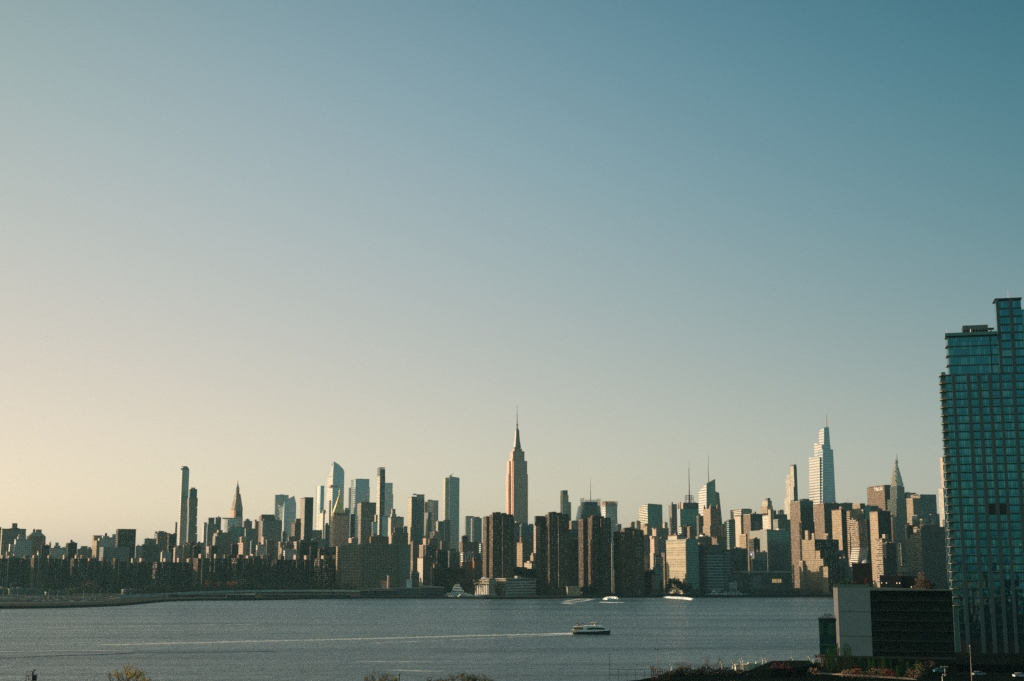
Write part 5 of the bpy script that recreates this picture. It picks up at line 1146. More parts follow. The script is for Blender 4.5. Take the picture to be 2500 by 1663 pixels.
r_, k = shed('C', 160, 1000, 1306, 1760, [CONC_D], [CONC_M], 'river_walkway', 'walkway deck with a pale edge right of the ferry landing', 'walkway', 6)
shed('E', -2, 440, 1385, 1832, [CONC_D], [CONC_M], 'pier_platform', 'platform under the domed hall and riverside school', 'platform', 40)
shed('E', 60, 150, 1374, 1815, [CONC], [CONC], 'river_deck', 'tan deck jutting into the river before the domed hall', 'deck', 10)
shed('E', 440, 940, 1386, 1850, [CONC_D], [CONC_M], 'pier_platform', 'long low platform carrying the riverside towers', 'platform', 30)
shed('E', 655, 745, 1316, 1842, [TANP], [CONC], 'pavilion', 'low sunlit pavilion left of the third riverside tower', 'pavilion', 12)
shed('F', 180, 420, 1262, 1878, [CONC_D], [CONC_D], 'podium', 'dark low podium at the foot of the third riverside tower', 'podium', 20)
def yacht(name, label, p, L, h, rz, group, dark=False, decks=2, cat='boat'):
    r = tag(empty(name, p, rz), label, cat, group); m = MB(); w = L*.13
    bot = [(-L/2, -w*.8), (L*.25, -w*.8), (L*.42, 0), (L*.25, w*.8), (-L/2, w*.8)]; top = [(-L/2, -w), (L*.28, -w), (L/2, 0), (L*.28, w), (-L/2, w)]
    m.prism(bot, -.3, h*.3, top, mt=0); m.build('hull', BLACK if dark else WHITE, r); z = h*.3
    for i in range(decks):
        f = 1 - .28*i; m = MB(); x0, x1 = -L*.34*f, L*.22*f; ww = w*.8*f
        m.prism([(x0, -ww), (x1+L*.08, -ww*.8), (x1+L*.08, ww*.8), (x0, ww)], z+.01, z+h*.26, [(x0, -ww*.92), (x1, -ww*.7), (x1, ww*.7), (x0, ww*.92)], mt=0)
        m.build('cabin', WHITE, r)
        g = MB(); g.prism([(x0+L*.03, -ww*1.0-.03), (x1, -ww*.87-.03), (x1, ww*.87+.03), (x0+L*.03, ww+.03)], z+h*.09, z+h*.17, mt=0); g.build('window_band', WIN, r)
        z += h*.26
    m = MB(); m.tube((-L*.06, 0, z), (-L*.1, 0, z+h*.3), .12, .06, 4); m.box(-L*.14, -L*.02, -w*.4, w*.4, z+h*.14, z+h*.17); m.build('mast', METAL_L, r)
    return r
def wp(c, x, y, z=0): return onz(cx(c, x), cy(c, y), z)
yb = wp('D', 1010, 1335)
yacht('motor_yacht', 'large white motor yacht with a raked mast moored before the domed hall', wp('D', 915, 1336)+Vector((0, 22, 2.6)), 27, 14, R(170), None, decks=3)
BO = [(830, 1333, 16, 6), (862, 1336, 14, 5), (985, 1338, 20, 7), (1030, 1338, 18, 7), (1075, 1337, 15, 5), (1110, 1336, 17, 6), (1150, 1335, 18, 6), (945, 1338, 13, 5), (895, 1338, 12, 4), (1170, 1330, 12, 5)]
for i, (x, y, L_, h) in enumerate(BO):
    yacht('moored_boat', f'{["small dark hulled","small white","medium white","white and dark","low white","medium dark hulled","broad white","tiny white","tiny dark hulled","last white"][i]} boat moored in the marina left of the domed hall', wp('D', x, y), L_, h, R(170 if i % 2 else 15), 'boats moored in the marina', dark=i in (0, 3, 5, 8))
r_, k = shed('D', 800, 1180, 1338, 1800, [CONC_D], [CONC_D], 'floating_dock', 'low dark floating dock of the marina', 'dock', 6)
yacht('moored_ferry', 'white two deck excursion boat moored at the teal banded hospital', wp('G', 600, 1318), 36, 12, R(178), 'excursion boats at the hospital quay', decks=2)
yacht('moored_ferry', 'longer low white boat moored right of the two deck excursion boat', wp('G', 760, 1318), 34, 9, R(4), 'excursion boats at the hospital quay', decks=2)
yacht('moored_ferry', 'small pale launch moored at the right end of the hospital quay', wp('G', 862, 1316), 20, 6, R(4), 'excursion boats at the hospital quay', decks=1)

# ---------------------------------------------------------------- the ferry on the river
FW = wp('M', 492, 640); fx0, fx1 = wp('M', 218, 632), wp('M', 768, 632); FL = (fx1-fx0).length
fr_ = tag(empty('passenger_ferry', FW, R(-3)), 'white and dark blue passenger ferry with a black oval side window, heading right', 'ferry')
sc_m = FL/550.0                                                # metres per crop pixel
fxp = lambda x: (x-493)*sc_m; fzp = lambda y: (640-y)*sc_m
HULL = plain('ferry_hull', (.010, .018, .028), .35, 0, .1); FWH = plain('ferry_white', (.86, .88, .86), .4, 0, .06); FCREAM = plain('ferry_cream', (.75, .62, .45), .5, 0, .06)
W = 4.2
def side(pts, y0, y1, name, mt, parent=fr_, rot=False):
    m = MB(); P = [(fxp(x), fzp(y)) for x, y in pts]; f = [(x, y0, z) for x, z in P]; b = [(x, y1, z) for x, z in P]
    m.face(f, None); m.face(b[::-1], None)
    for i in range(len(P)):
        j = (i+1) % len(P); m.face([f[i], b[i], b[j], f[j]])
    return m.build(name, mt, parent)
m = MB(); zb = fzp(646); x0, x1 = fxp(235), fxp(768)
m.prism([(x0, -W*.9), (x1-4.5, -W*.9), (x1-.3, -.2), (x1-.3, .2), (x1-4.5, W*.9), (x0, W*.9)], zb, fzp(600), [(x0-.3, -W, fzp(607)), (x1-4.5, -W, fzp(592)), (x1, -.4, fzp(583)), (x1, .4, fzp(583)), (x1-4.5, W, fzp(592)), (x0-.3, W, fzp(607))], mt=0)
m.build('hull', HULL, fr_)
side([(218, 612), (218, 580), (330, 572), (330, 602)], -W-.02, W+.02, 'stern_bulwark', FCREAM)
side([(330, 602), (330, 574), (690, 572), (750, 575), (752, 583), (560, 596)], -W-.03, W*.6, 'sheer_band', FWH)
cab = side([(372, 573), (378, 530), (425, 517), (640, 520), (692, 548), (690, 573)], -W+.25, W-.25, 'cabin', FWH)
n = 20; side([(426+132*(1+math.cos(math.pi-math.pi*2*t/n)), 562-21*(abs(math.sin(2*math.pi*t/n))**.6)*(1 if math.sin(2*math.pi*t/n) > 0 else -1)) for t in range(n)], -W+.14, -W+.24, 'oval_window', BLACK, fr_)
side([(232, 542), (232, 534), (380, 530), (380, 540)], -W+.1, W-.1, 'upper_deck', FCREAM)
for x in range(240, 375, 22): side([(x, 580), (x, 540), (x+4, 540), (x+4, 580)], -W+.15, -W+.3, 'post', FCREAM)
side([(250, 578), (250, 544), (372, 544), (372, 575)], -1.5, 1.5, 'stern_cabin', BLACK)
m = MB()
for x in range(236, 760, 26): m.box(fxp(x)-.04, fxp(x)+.04, -W+.2, -W+.28, fzp(534) if x < 380 else fzp(518) if x < 640 else fzp(575), (fzp(534) if x < 380 else fzp(518) if x < 640 else fzp(575))+1.1)
m.box(fxp(236), fxp(380), -W+.2, -W+.26, fzp(534)+1.05, fzp(534)+1.12); m.box(fxp(380), fxp(640), -W+.2, -W+.26, fzp(518)+1.05, fzp(518)+1.12); m.box(fxp(690), fxp(750), -W+.2, -W+.26, fzp(575)+1.05, fzp(575)+1.12); m.build('railing', METAL_L, fr_)
ph = side([(538, 519), (545, 484), (612, 482), (618, 500), (618, 519)], -2.0, 2.0, 'pilothouse', FWH)
side([(548, 503), (550, 488), (612, 487), (614, 503)], -2.06, 2.06, 'window', BLACK, ph)
side([(500, 478), (503, 472), (575, 470), (580, 480)], -2.4, 2.4, 'awning', FCREAM); side([(533, 472), (533, 458), (536, 458), (536, 472)], -.1, .1, 'mast', METAL_L)
for x in (298, 372):
    side([(x-9, 535), (x-9, 492), (x+9, 492), (x+9, 535)], -1.2 if x < 300 else -.6, .2, 'exhaust_stack', FCREAM); side([(x-13, 492), (x-11, 480), (x+11, 480), (x+13, 492)], -1.4 if x < 300 else -.8, .4, 'exhaust_cap', BLACK)

# passengers on its upper deck
SKIN = plain('skin', (.45, .28, .19), .6, 0, .05)
def person(p, rz, col, label, arm=0.0):
    import bmesh
    bm = bmesh.new(); pts = {'pel': ((0, 0, .95), .15), 'bel': ((0, 0, 1.12), .14), 'che': ((0, .01, 1.34), .165), 'nec': ((0, .01, 1.5), .055), 'hd0': ((0, .0, 1.58), .08), 'hd1': ((0, -.01, 1.68), .10), 'hd2': ((0, 0, 1.75), .075)}
    for s, q in ((-1, 'l'), (1, 'r')):
        pts.update({q+'hip': ((s*.10, 0, .88), .095), q+'kne': ((s*.11, -.03, .48), .062), q+'ank': ((s*.11, .02, .09), .042), q+'toe': ((s*.12, -.15, .04), .04),
                    q+'sho': ((s*.19, .01, 1.40), .07), q+'elb': ((s*.25, .03, 1.12), .045), q+'wri': ((s*.22, -.10-arm, .95+arm), .033), q+'han': ((s*.21, -.15-arm, .89+arm), .035)})
    idx = {kq: i for i, kq in enumerate(pts)}; V = [bm.verts.new(v[0]) for v in pts.values()]
    ed = [('pel', 'bel'), ('bel', 'che'), ('che', 'nec'), ('nec', 'hd0'), ('hd0', 'hd1'), ('hd1', 'hd2')]
    for q in 'lr': ed += [('pel', q+'hip'), (q+'hip', q+'kne'), (q+'kne', q+'ank'), (q+'ank', q+'toe'), ('che', q+'sho'), (q+'sho', q+'elb'), (q+'elb', q+'wri'), (q+'wri', q+'han')]
    for a, b in ed: bm.edges.new((V[idx[a]], V[idx[b]]))
    me = bpy.data.meshes.new('person'); bm.to_mesh(me); bm.free(); me.materials.append(col)
    o = bpy.data.objects.new('person', me); scene.collection.objects.link(o); o.location = p; o.rotation_euler = (0, 0, rz)
    md = o.modifiers.new('skin', 'SKIN')
    for i, v in enumerate(pts.values()): me.skin_vertices[0].data[i].radius = (v[1], v[1])
    me.skin_vertices[0].data[0].use_root = True
    o.modifiers.new('sub', 'SUBSURF').levels = 1; o.modifiers['sub'].render_levels = 1
    return tag(o, label, 'person', 'passengers on the upper deck of the ferry')
fm = Matrix.Rotation(R(-3), 4, 'Z')
CL = [('dark coat', (.03, .03, .04)), ('red jacket', (.35, .03, .02)), ('black coat', (.015, .015, .015)), ('blue jacket', (.03, .07, .2)), ('tan coat', (.4, .28, .16)), ('gray coat', (.15, .15, .15))]
for i, (x, y, lab) in enumerate(((320, 530, 'standing between the two exhaust stacks of the ferry'), (336, 530, 'just left of the forward exhaust stack of the ferry'), (408, 522, 'standing right behind the forward exhaust stack'), (443, 519, 'standing alone amidships on the ferry roof deck'), (480, 519, 'standing left of the ferry pilothouse'), (510, 519, 'standing under the awning of the ferry pilothouse'))):
    v = FW + fm @ Vector((fxp(x), -2.6 + (i % 3), fzp(y)+.02)); person(v, R(40*i), plain(CL[i][0].replace(' ', '_'), CL[i][1], .8, 0, .1), f'passenger in a {CL[i][0]} {lab}', (i % 2)*.15)

# ---------------------------------------------------------------- foam: wake of the ferry and sun glints near the far shore, shaped as bright flecks
FOAM = plain('foam', (.62, .60, .55), .6, 0, .1); FOAM_GLINT = plain('foam_and_glint', (.95, .93, .90), .7, 0, .03)  # the bright one serves stern foam and the painted sun glints
def foam(name, label, pts, n, mt, seed, kind='stuff', sz=(1.2, .35), hgt=.25, pw=1.0):
    """flecks of foam and of sun glint scattered along a band of (picture x, picture y, half width in metres)"""
    rnd = random.Random(seed); m = MB()
    for i in range(n):
        t = rnd.random()**pw*(len(pts)-1); j = int(t); f = t-j; a, b = pts[j], pts[min(j+1, len(pts)-1)]
        p = onz(a[0]+(b[0]-a[0])*f, a[1]+(b[1]-a[1])*f, 0); w = a[2]+(b[2]-a[2])*f
        p += Vector((rnd.uniform(-2, 2), rnd.gauss(0, .5)*w, 0)); L = sz[0]*rnd.uniform(.4, 1.6); q = sz[1]*rnd.uniform(.5, 1.5); h = hgt*rnd.uniform(.5, 1)
        m.face([(p.x-L, p.y, .02), (p.x, p.y-q, .02), (p.x-.1*L, p.y, h)]); m.face([(p.x, p.y-q, .02), (p.x+L, p.y, .02), (p.x-.1*L, p.y, h)])
        m.face([(p.x+L, p.y, .02), (p.x, p.y+q, .02), (p.x-.1*L, p.y, h)]); m.face([(p.x, p.y+q, .02), (p.x-L, p.y, .02), (p.x-.1*L, p.y, h)])
    return tag(m.build(name, mt), label, 'foam', None, kind)
foam('ferry_wake', 'thin pale wake trailing far left behind the passenger ferry', [(1412, 1547.5, 3), (1380, 1547.2, 4.5), (1330, 1548.5, 5.5), (1240, 1550.5, 6), (1100, 1554, 6.5), (940, 1558.5, 7), (780, 1562.5, 5), (600, 1566.5, 5.5), (420, 1571, 6), (250, 1575, 6)], 5200, FOAM, 1, sz=(1.6, .30), hgt=.2, pw=1.7)
foam('ferry_wake', 'faint near arm of the wake spreading towards the viewer', [(1400, 1549, 1), (1330, 1552, 2), (1200, 1558, 3), (1050, 1565, 3), (900, 1571, 3)], 200, FOAM, 7, sz=(2.2, .3), hgt=.16, pw=1.5)
for i, (pts, n_, lab) in enumerate((([(-20, 1592, 1.5), (90, 1590, 1.5), (200, 1588, 1), (330, 1590, 1.5)], 330, 'thin pale current line on the water at lower left'), ([(885, 1615, .6), (960, 1616, .8), (1060, 1615, .6)], 150, 'thin pale current line on the water below centre'), ([(958, 1636, 1), (1010, 1638, 1.2), (1066, 1639, .7)], 150, 'short pale ripple line near the bottom centre'),
     ([(30, 1535, 3), (200, 1531, 3), (420, 1527, 3), (640, 1524, 3)], 420, 'long faint current line across the left water'))):
    foam('current_line', lab, pts, int(n_*.45), FOAM, 30+i, sz=(2.4, .28), hgt=.14)
RZ = random.Random(4)
for i, (pts, h_, lab) in enumerate((([(-60, 1609), (0, 1607.5), (60, 1605.5), (120, 1602.5), (180, 1600.5), (250, 1598.5), (300, 1596.5), (330, 1594.6), (400, 1595), (520, 1593), (700, 1590)], .30, 'long dark swell line from an old wake across the lower left water'), ([(-60, 1561), (100, 1558), (300, 1555), (520, 1551)], .16, 'fainter dark swell line above the long one at left'))):
    m = MB(); q = [onz(x, y, 0) for x, y in pts]; fine = []
    for a, b in zip(q, q[1:]): fine += [a.lerp(b, t/6)+Vector((0, RZ.gauss(0, .25), 0)) for t in range(6)]
    for a, b in zip(fine, fine[1:]):
        m.face([(a.x, a.y-1.6, .01), (b.x, b.y-1.6, .01), (b.x, b.y, h_*RZ.uniform(.8, 1.1)), (a.x, a.y, h_)]); m.face([(a.x, a.y, h_), (b.x, b.y, h_), (b.x, b.y+2.4, .01), (a.x, a.y+2.4, .01)])
    tag(m.build('swell_line', WATER), lab, 'swell', None, 'stuff')
foam('ferry_wake', 'churned foam right at the stern of the passenger ferry', [(1418, 1547, 2.2), (1395, 1546.6, 3.4), (1352, 1547.6, 3.4)], 700, FOAM_GLINT, 2, sz=(1.2, .5), hgt=.3)
foam('sun_glint', 'large brilliant white sun glint on the water near the far shore', [(1624, 1458.6, 5), (1640, 1460.6, 16), (1660, 1461.4, 22), (1676, 1462.4, 16), (1688, 1464.6, 6)], 4200, FOAM_GLINT, 3, sz=(3.0, 2.6), hgt=2.2)  # reflected sun on the water, modelled as mounds of bright white flecks
foam('sun_glint', 'smaller brilliant white sun glint before the fourth riverside tower', [(1480, 1463.6, 4), (1490, 1462.0, 20), (1500, 1461.4, 18), (1504, 1462.5, 6)], 1500, FOAM_GLINT, 4, sz=(2.4, 2.4), hgt=2.6)
foam('sun_glint', 'thin pale glint streak under the smaller white glint', [(1470, 1470.6, 2), (1495, 1471.4, 7), (1520, 1471.2, 2)], 500, FOAM_GLINT, 5, sz=(2.2, 1.0), hgt=.5)
foam('tan_sun_glint', 'broken tan glitter on the water before the third riverside tower', [(1380, 1469, 3), (1398, 1465.5, 4), (1418, 1462.8, 9), (1446, 1463.5, 7), (1430, 1467, 3), (1376, 1473, 2), (1400, 1474.5, 2)], 900, FOAM, 6, sz=(2.2, 1.0), hgt=.4)  # glitter of reflected light, modelled as foam-coloured flecks
# ---------------------------------------------------------------- near shore
NZ = 4.0
NEARG = plain('near_ground', (.004, .008, .007), .95, 0, .4, .05); SAND = plain('sandy_path', (.36, .25, .17), .95, 0, .3, .1); WALLN = plain('seawall', (.05, .05, .045), .95)
npx = [(1470, 1668), (1560, 1660), (1600, 1652), (1625, 1644), (1700, 1641), (1770, 1643), (1800, 1640), (1845, 1634), (1900, 1626), (1960, 1620), (2040, 1615), (2120, 1600), (2500, 1580)]
npw = [onz(x, y, NZ) for x, y in npx]
m = MB(); m.prism([(npw[0].x, 150)] + [(900, 150), (900, npw[-1].y+40)] + [(p.x, p.y) for p in npw[::-1]], -1, NZ); tag(m.build('near_ground', [WALLN, NEARG]), kind='structure')
strip('path', [onz(x, y, NZ)[:2] for x, y in ((1830, 1651), (1920, 1648), (2010, 1646), (2100, 1652), (2240, 1660))], 10, NZ+.01, SAND)
strip('path', [onz(x, y, NZ)[:2] for x, y in ((1740, 1647), (1790, 1645), (1815, 1643))], 9, NZ+.01, SAND)
m = MB(); a = [onz(x, y, NZ) for x, y in ((1815, 1656), (1850, 1640), (1880, 1628), (1990, 1627), (2010, 1640), (1960, 1650), (1880, 1656))]
cxm = sum((p.x for p in a))/len(a); cym = sum((p.y for p in a))/len(a)
m.prism([(p.x, p.y) for p in a], NZ-.5, NZ+2.6, [(cxm+(p.x-cxm)*.8, cym+(p.y-cym)*.8) for p in a], mt=0)
tag(m.build('earth_mound', plain('dark_mound', (.006, .012, .010), .95)), kind='structure')

# ---- near glass high rise
D0 = 600.0; YT = R(-13.5)
k = frame('J', 176, 180, 896, 866, D0, YT, 26)
r_ = tag(empty('glass_high_rise', k.o, k.yaw), 'near teal glass high rise with balconies down its left corner, at the right edge', 'high rise')
k.H = k.H + GZ - GZ
TG = facade('tower_glass', (.03, .10, .10), (.030, .215, .275), 1.0, 3.68, .90, .97, (.08, .29, .335), .35, rg=.03, metal=.85, wob=.010, var=.1, ripple=.05)
# reflections break up where the panes ripple
PIER = plain('pier_panel', (.022, .066, .074), .6, 0, .12); BANDM = plain('spandrel', (.012, .035, .035), .5, 0, .1); MULL = plain('mullion', (.012, .04, .04), .4, .3, .05)
W0 = k.w + 30                                              # the block runs on past the picture edge
X = lambda x, y=1100: lx(k, x, y); zt = lambda y, x=400: lz(k, x, y)
yF = -k.d/2
zTop1, zTop2, zTop3 = zt(868), zt(520), zt(190, 760)
xr_ = -k.w/2 + W0
def gl(name, x0, x1, z0, z1, y0=None, y1=None):
    m = MB(); m.box(x0, x1, yF if y0 is None else y0, (k.d/2 if y1 is None else y1), z0, z1, 0, 1); return m.build(name, [TG, ROOFD], r_)
gl('curtain_wall', -k.w/2, xr_, 0, zTop1)
xa, xb, xc = lx(k, 205, 600), lx(k, 655, 400), lx(k, 866, 200)
gl('curtain_wall', xa, xb, zTop1, zTop2, yF+.4, yF+12)
gl('curtain_wall', xb, xc, zTop1, zTop3, yF+.1, yF+9); gl('curtain_wall', xc, xr_, zTop1, lz(k, 896, 262), yF+5)
FH = 3.68
floors = int(zTop1/FH)
for i in range(1, floors+1):
    z = zTop1 - (i-1)*FH*1.0
    if z < 1: break
    m = MB(); m.box(-k.w/2-.1, xr_, yF-.14, yF+.2, z-.85, z-.2); m.build('floor_band', BANDM, r_)
z = zTop2; hh = (zTop2-zTop1)/4
for i in range(4):
    m = MB(); m.box(xa-.1, xb, yF+.26, yF+.5, zTop2-hh*i-.75, zTop2-hh*i-.1); m.build('floor_band', BANDM, r_)
m = MB(); m.box(xa-1.2, xb, yF-1.0, yF+2, zTop2, zTop2+1.4, 0, 0); m.build('parapet', TG if False else plain('teal_fascia', (.03, .16, .17), .4), r_)
n3 = int((zTop3-zTop1)/FH)
for i in range(n3+1):
    m = MB(); zz = zTop3 - i*(zTop3-zTop1)/n3; m.box(xb-.1, xc+.1, yF-.06, yF+.25, zz-.8, zz-.15); m.build('floor_band', BANDM, r_)
m = MB(); m.box(xb-.7, xc+.5, yF-.5, yF+9.5, zTop3, zTop3+.6); m.build('roof_slab', BANDM, r_)
for (x0, x1) in ((248, 280), (384, 418), (480, 516), (580, 612), (676, 704), (796, 828)):
    m = MB(); m.box(X(x0), X(x1), yF-.55, yF+.2, 0, zTop1); m.build('pier', PIER, r_)
for (x0, x1, ztp) in ((655, 686, zTop3), (776, 806, zTop3)):
    m = MB(); m.box(lx(k, x0, 500), lx(k, x1, 500), yF-.5, yF+.3, zTop1, ztp); m.build('pier', PIER, r_)
m = MB(); m.box(lx(k, 585, 600), lx(k, 597, 600), yF+.1, yF+.5, zTop1, zTop2); m.build('pier', MULL, r_)
for (x0, x1, z0, z1, yy) in ((-k.w/2, xr_, 0, zTop1, yF), (xa, xb, zTop1, zTop2, yF+.4), (xb, xc, zTop1, zTop3, yF+.1)):
    m = MB(); x = x0
    while x < x1: m.box(x-.05, x+.05, yy-.12, yy+.05, z0, z1); x += 1.0
    m.build('mullions', MULL, r_)
m = MB(); z = zTop1-2.9
while z > 1: m.box(-k.w/2, xr_, yF-.1, yF+.05, z, z+.1); z -= FH
m.build('transoms', MULL, r_)
# two dark open louvre bays
for (x0, x1) in ((516, 580), (612, 676)):
    m = MB(); za, zb_ = at(cx('K', 420), cy('K', 478), D0).z-GZ, at(cx('K', 420), cy('K', 404), D0).z-GZ; m.box(X(x0)-.2, X(x1)+.2, yF-.3, yF+.1, za, zb_); m.build('louvre_bay', BLACK, r_)
# balconies down the left corner
CWM = plain('corner_glass', (.02, .07, .07), .5, 0, .2); BAL = plain('balcony_slab', (.16, .15, .13), .7); RAILG = plain('rail_glass', (.06, .14, .14), .15)
x0b, x1b = lx(k, 124, 870), -k.w/2-.01
nb = 0
for i in range(floors):
    z = zTop1 - i*FH
    if z < 20: break
    b = MB(); b.prism([(x0b, yF+2), (x0b+.8, yF-.3), (x1b+.6, yF-.3), (x1b+.6, yF-.0), (x1b, yF), (x1b, yF+7), (x0b, yF+7)], z-.35, z, mt=0, bottom=True); bo = b.build('balcony', BAL, r_)
    g = MB(); g.box(x0b, x0b+.06, yF+2, yF+7, z+.01, z+1.1); g.box(x0b+.8, x1b, yF-.28, yF-.22, z+.01, z+1.1); g.build('railing', RAILG, bo)
nu = 4; x0u = lx(k, 180, 560)
for i in range(4):
    z = zTop2 - hh*i; b = MB(); b.box(x0u, xa-.01, yF+.3, yF+7, z-.35, z, bottom=True); bo = b.build('balcony', BAL, r_)
    g = MB(); g.box(x0u, x0u+.06, yF+.3, yF+7, z+.01, z+1.1); g.build('railing', RAILG, bo)
m = MB(); m.box(-k.w/2-2.0, -k.w/2-.02, yF+2.6, yF+8, 0, zTop1); m.build('corner_wall', [CWM], r_)
m = MB(); m.box(x0u+1.4, xa-.02, yF+2.4, yF+8, zTop1+.01, zTop2-.36); m.build('corner_wall', [CWM], r_)
# roof plant
xp, xq, z2 = lx(k, 352, 510), lx(k, 640, 510), zTop2+1.4
m = MB(); m.box(xp, lx(k, 575, 450), yF+5, yF+11, z2, z2+3.8); m.build('roof_plant', BLACK, r_)
m = MB()
for i in range(9): x = xp+(lx(k, 575, 420)-xp)*i/8; m.box(x-.1, x+.1, yF+4.6, yF+4.8, z2, lz(k, 400, 410))
m.box(xp, lx(k, 575, 420), yF+4.6, yF+4.7, lz(k, 400, 415)-.2, lz(k, 400, 412)); m.box(xp, lx(k, 575, 420), yF+4.6, yF+4.7, lz(k, 400, 452)-.2, lz(k, 400, 452))
m.build('roof_screen', METAL, r_)
m = MB(); m.box(xp, lx(k, 575, 420), yF+4.72, yF+4.78, lz(k, 400, 450), lz(k, 400, 416)); m.build('screen_panels', RAILG, r_)
m = MB(); m.box(lx(k, 578, 450), xq, yF+5, yF+10, z2+2.4, z2+2.7); m.box(lx(k, 600, 450), xq-1, yF+5.5, yF+9, z2, z2+1.5); m.box(xq-.2, xq, yF+5, yF+5.2, z2, z2+2.6); m.build('roof_equipment', METAL, r_)
for (x, y0, y1, w_) in ((418, 520, 454, .28), (198, 520, 465, .16), (222, 520, 490, .16), (760, 190, 95, .13)):
    zb_ = zTop2 if y0 > 300 else zTop3; m = MB(); X0 = lx(k, x, y0); m.cyl(X0, yF+2, zb_, lz(k, x, y1), w_, w_*.6, 6); m.build('pole', METAL_L, r_)
# lower storeys: recessed dark base
m = MB(); m.box(-k.w/2-.05, xr_, yF-.2, yF+.4, 0, 7); m.build('base', BLACK, r_)

# ---- gray walled river building
k = frame('L', 470, 470, 905, 305, 500, R(-14), 12)
r_ = tag(empty('river_building', k.o, k.yaw), 'dark river building with a blank gray end wall, glass annex and roof terrace', 'building')
GWALL = plain('gray_panel_wall', (.095, .165, .190), .7, 0, .06, .3); FIN = plain('pale_fin', (.085, .078, .078), .7, 0, .08)
w, d = k.w/2, k.d/2; zg = lz(k, 690, 1225)
m = MB(); m.box(-w, w, -d, d, zg, k.H, 0, 0, bottom=True); m.build('gray_wall', GWALL, r_)
m = MB()
for y in (630, 960): m.box(-w-.02, w+.02, -d-.03, -d+.02, lz(k, 690, y)-.08, lz(k, 690, y)+.08)
m.build('panel_joints', BLACK, r_)
m = MB(); m.prism([(-w-1.6, -d+1.5), (-w-.01, -d-.02), (-w-.01, d), (-w-1.6, d)], zg, k.H+.3, mt=0, bottom=True); m.build('fin_wall', FIN, r_)
DKF = facade('dark_ribbon', (.003, .011, .010), (.003, .010, .009), 2.0, 3.6, 1.0, .45, (.005, .015, .014), .3, rg=.25, var=.3, wob=.01, spec=.12)
xe = lx(k, 2030, 600)
DKZ = k.H-.9; m = MB(); m.box(w+.01, xe, -d-.4, d+26, 0, DKZ, 0, 1); m.build('dark_wing', [DKF, ROOFD], r_)
m = MB()
for i in range(9): m.box(w+.2, xe, -d-.62, -d-.41, DKZ-3.6*i-3.7, DKZ-3.6*i-3.5)
m.build('floor_lines', plain('thin_sill', (.006, .016, .015), .6), r_)
m = MB(); m.prism([(w+.02, -d-1.0), (xe, -d-1.0), (xe, -d+5), (w+.02, -d+5)], DKZ, DKZ+1.1, [(w+.02, -d-1.0, DKZ+1.1), (xe, -d-1.0, DKZ+.3), (xe, -d+5, DKZ+.3), (w+.02, -d+5, DKZ+1.1)], mt=0); m.build('parapet', plain('green_gray_coping', (.10, .14, .13), .7), r_)
m = MB(); m.box(-w-1.5, xe, -d+2, d+10, 0, zg-.02); m.build('base', plain('dark_base', (.010, .016, .014), .4), r_)
m = MB(); m.box(-w-9.0, xe, -d-1, -d+2.5, zg-.9, zg-.02, bottom=True); m.build('base_canopy', plain('dark_canopy', (.006, .012, .011), .6), r_)
GRG = facade('annex_glass', (.01, .03, .028), (.01, .075, .085), 1.6, 4.6, .92, .94, (.03, .13, .10), .3, rg=.08, metal=.5, wob=.01)
xg0 = lx(k, 216, 800, 1); m = MB(); zA, zB = lz(k, 320, 725, 1), lz(k, 320, 1210, 1); m.box(xg0, -w-1.62, -d+1, d-2, zB, zA, 0, 1, bottom=True); m.build('glass_annex', [GRG, ROOFD], r_)
EDG = plain('edge_metal', (.03, .06, .05), .5); m = MB(); m.box(xg0-.3, -w-1.62, -d+.7, d-1.8, zA, zA+.35); m.build('annex_roof', EDG, r_); m = MB(); m.box(xg0-.2, -w-1.62, -d+.75, -d+1.05, lz(k, 320, 1085, 1), lz(k, 320, 1085, 1)+.3); m.build('annex_sill', EDG, r_); m = MB(); m.box(xg0-2.2, -w-1.62, -d+.3, -d+3, zB-.3, zB); m.build('annex_balcony', EDG, r_)
for x in (xg0+.5, xg0+2.6, -w-4): m_ = MB(); m_.box(x-.25, x+.25, -d+2, -d+2.5, 0, zB-.31); m_.build('column', MULL, r_)
m = MB(); m.box(xg0+1, -w-2, -d+3, d-3, 0, zB-.4); m.build('annex_base', GRG, r_)
# roof houses
for (xA, xB, y, sb, nm) in ((662, 935, -28, 9, 'roof_house'), (1045, 1330, 142, 8, 'roof_house'), (1330, 1540, 146, 10, 'roof_house')):
    a, b = lx(k, xA, y, sb), lx(k, xB, y, sb); m = MB(); m.box(a, b, -d+sb, -d+sb+10, DKZ, lz(k, (xA+xB)/2, y, sb)); m.build(nm, BLACK, r_)
m = MB(); a = lx(k, 855, -30, 12); m.ell((a, -d+13, lz(k, 860, -28, 12)-.2), 1.6, 1.6, 1.5, 12, 5, half=True); m.build('roof_vent', CONC, r_, smooth=True)
m = MB(); GL = plain('terrace_glass', (.05, .12, .10), .2)
m.box(-w-1, w, -d+.2, -d+.26, k.H, k.H+1.2); m.build('terrace_glass_rail', GL, r_)
BUL = plain('bulb', (.9, .75, .5), .5); bb = BUL.node_tree.nodes['Principled BSDF']; bb.inputs['Emission Color'].default_value = (1, .75, .45, 1); bb.inputs['Emission Strength'].default_value = .5
kb = k; rb = r_
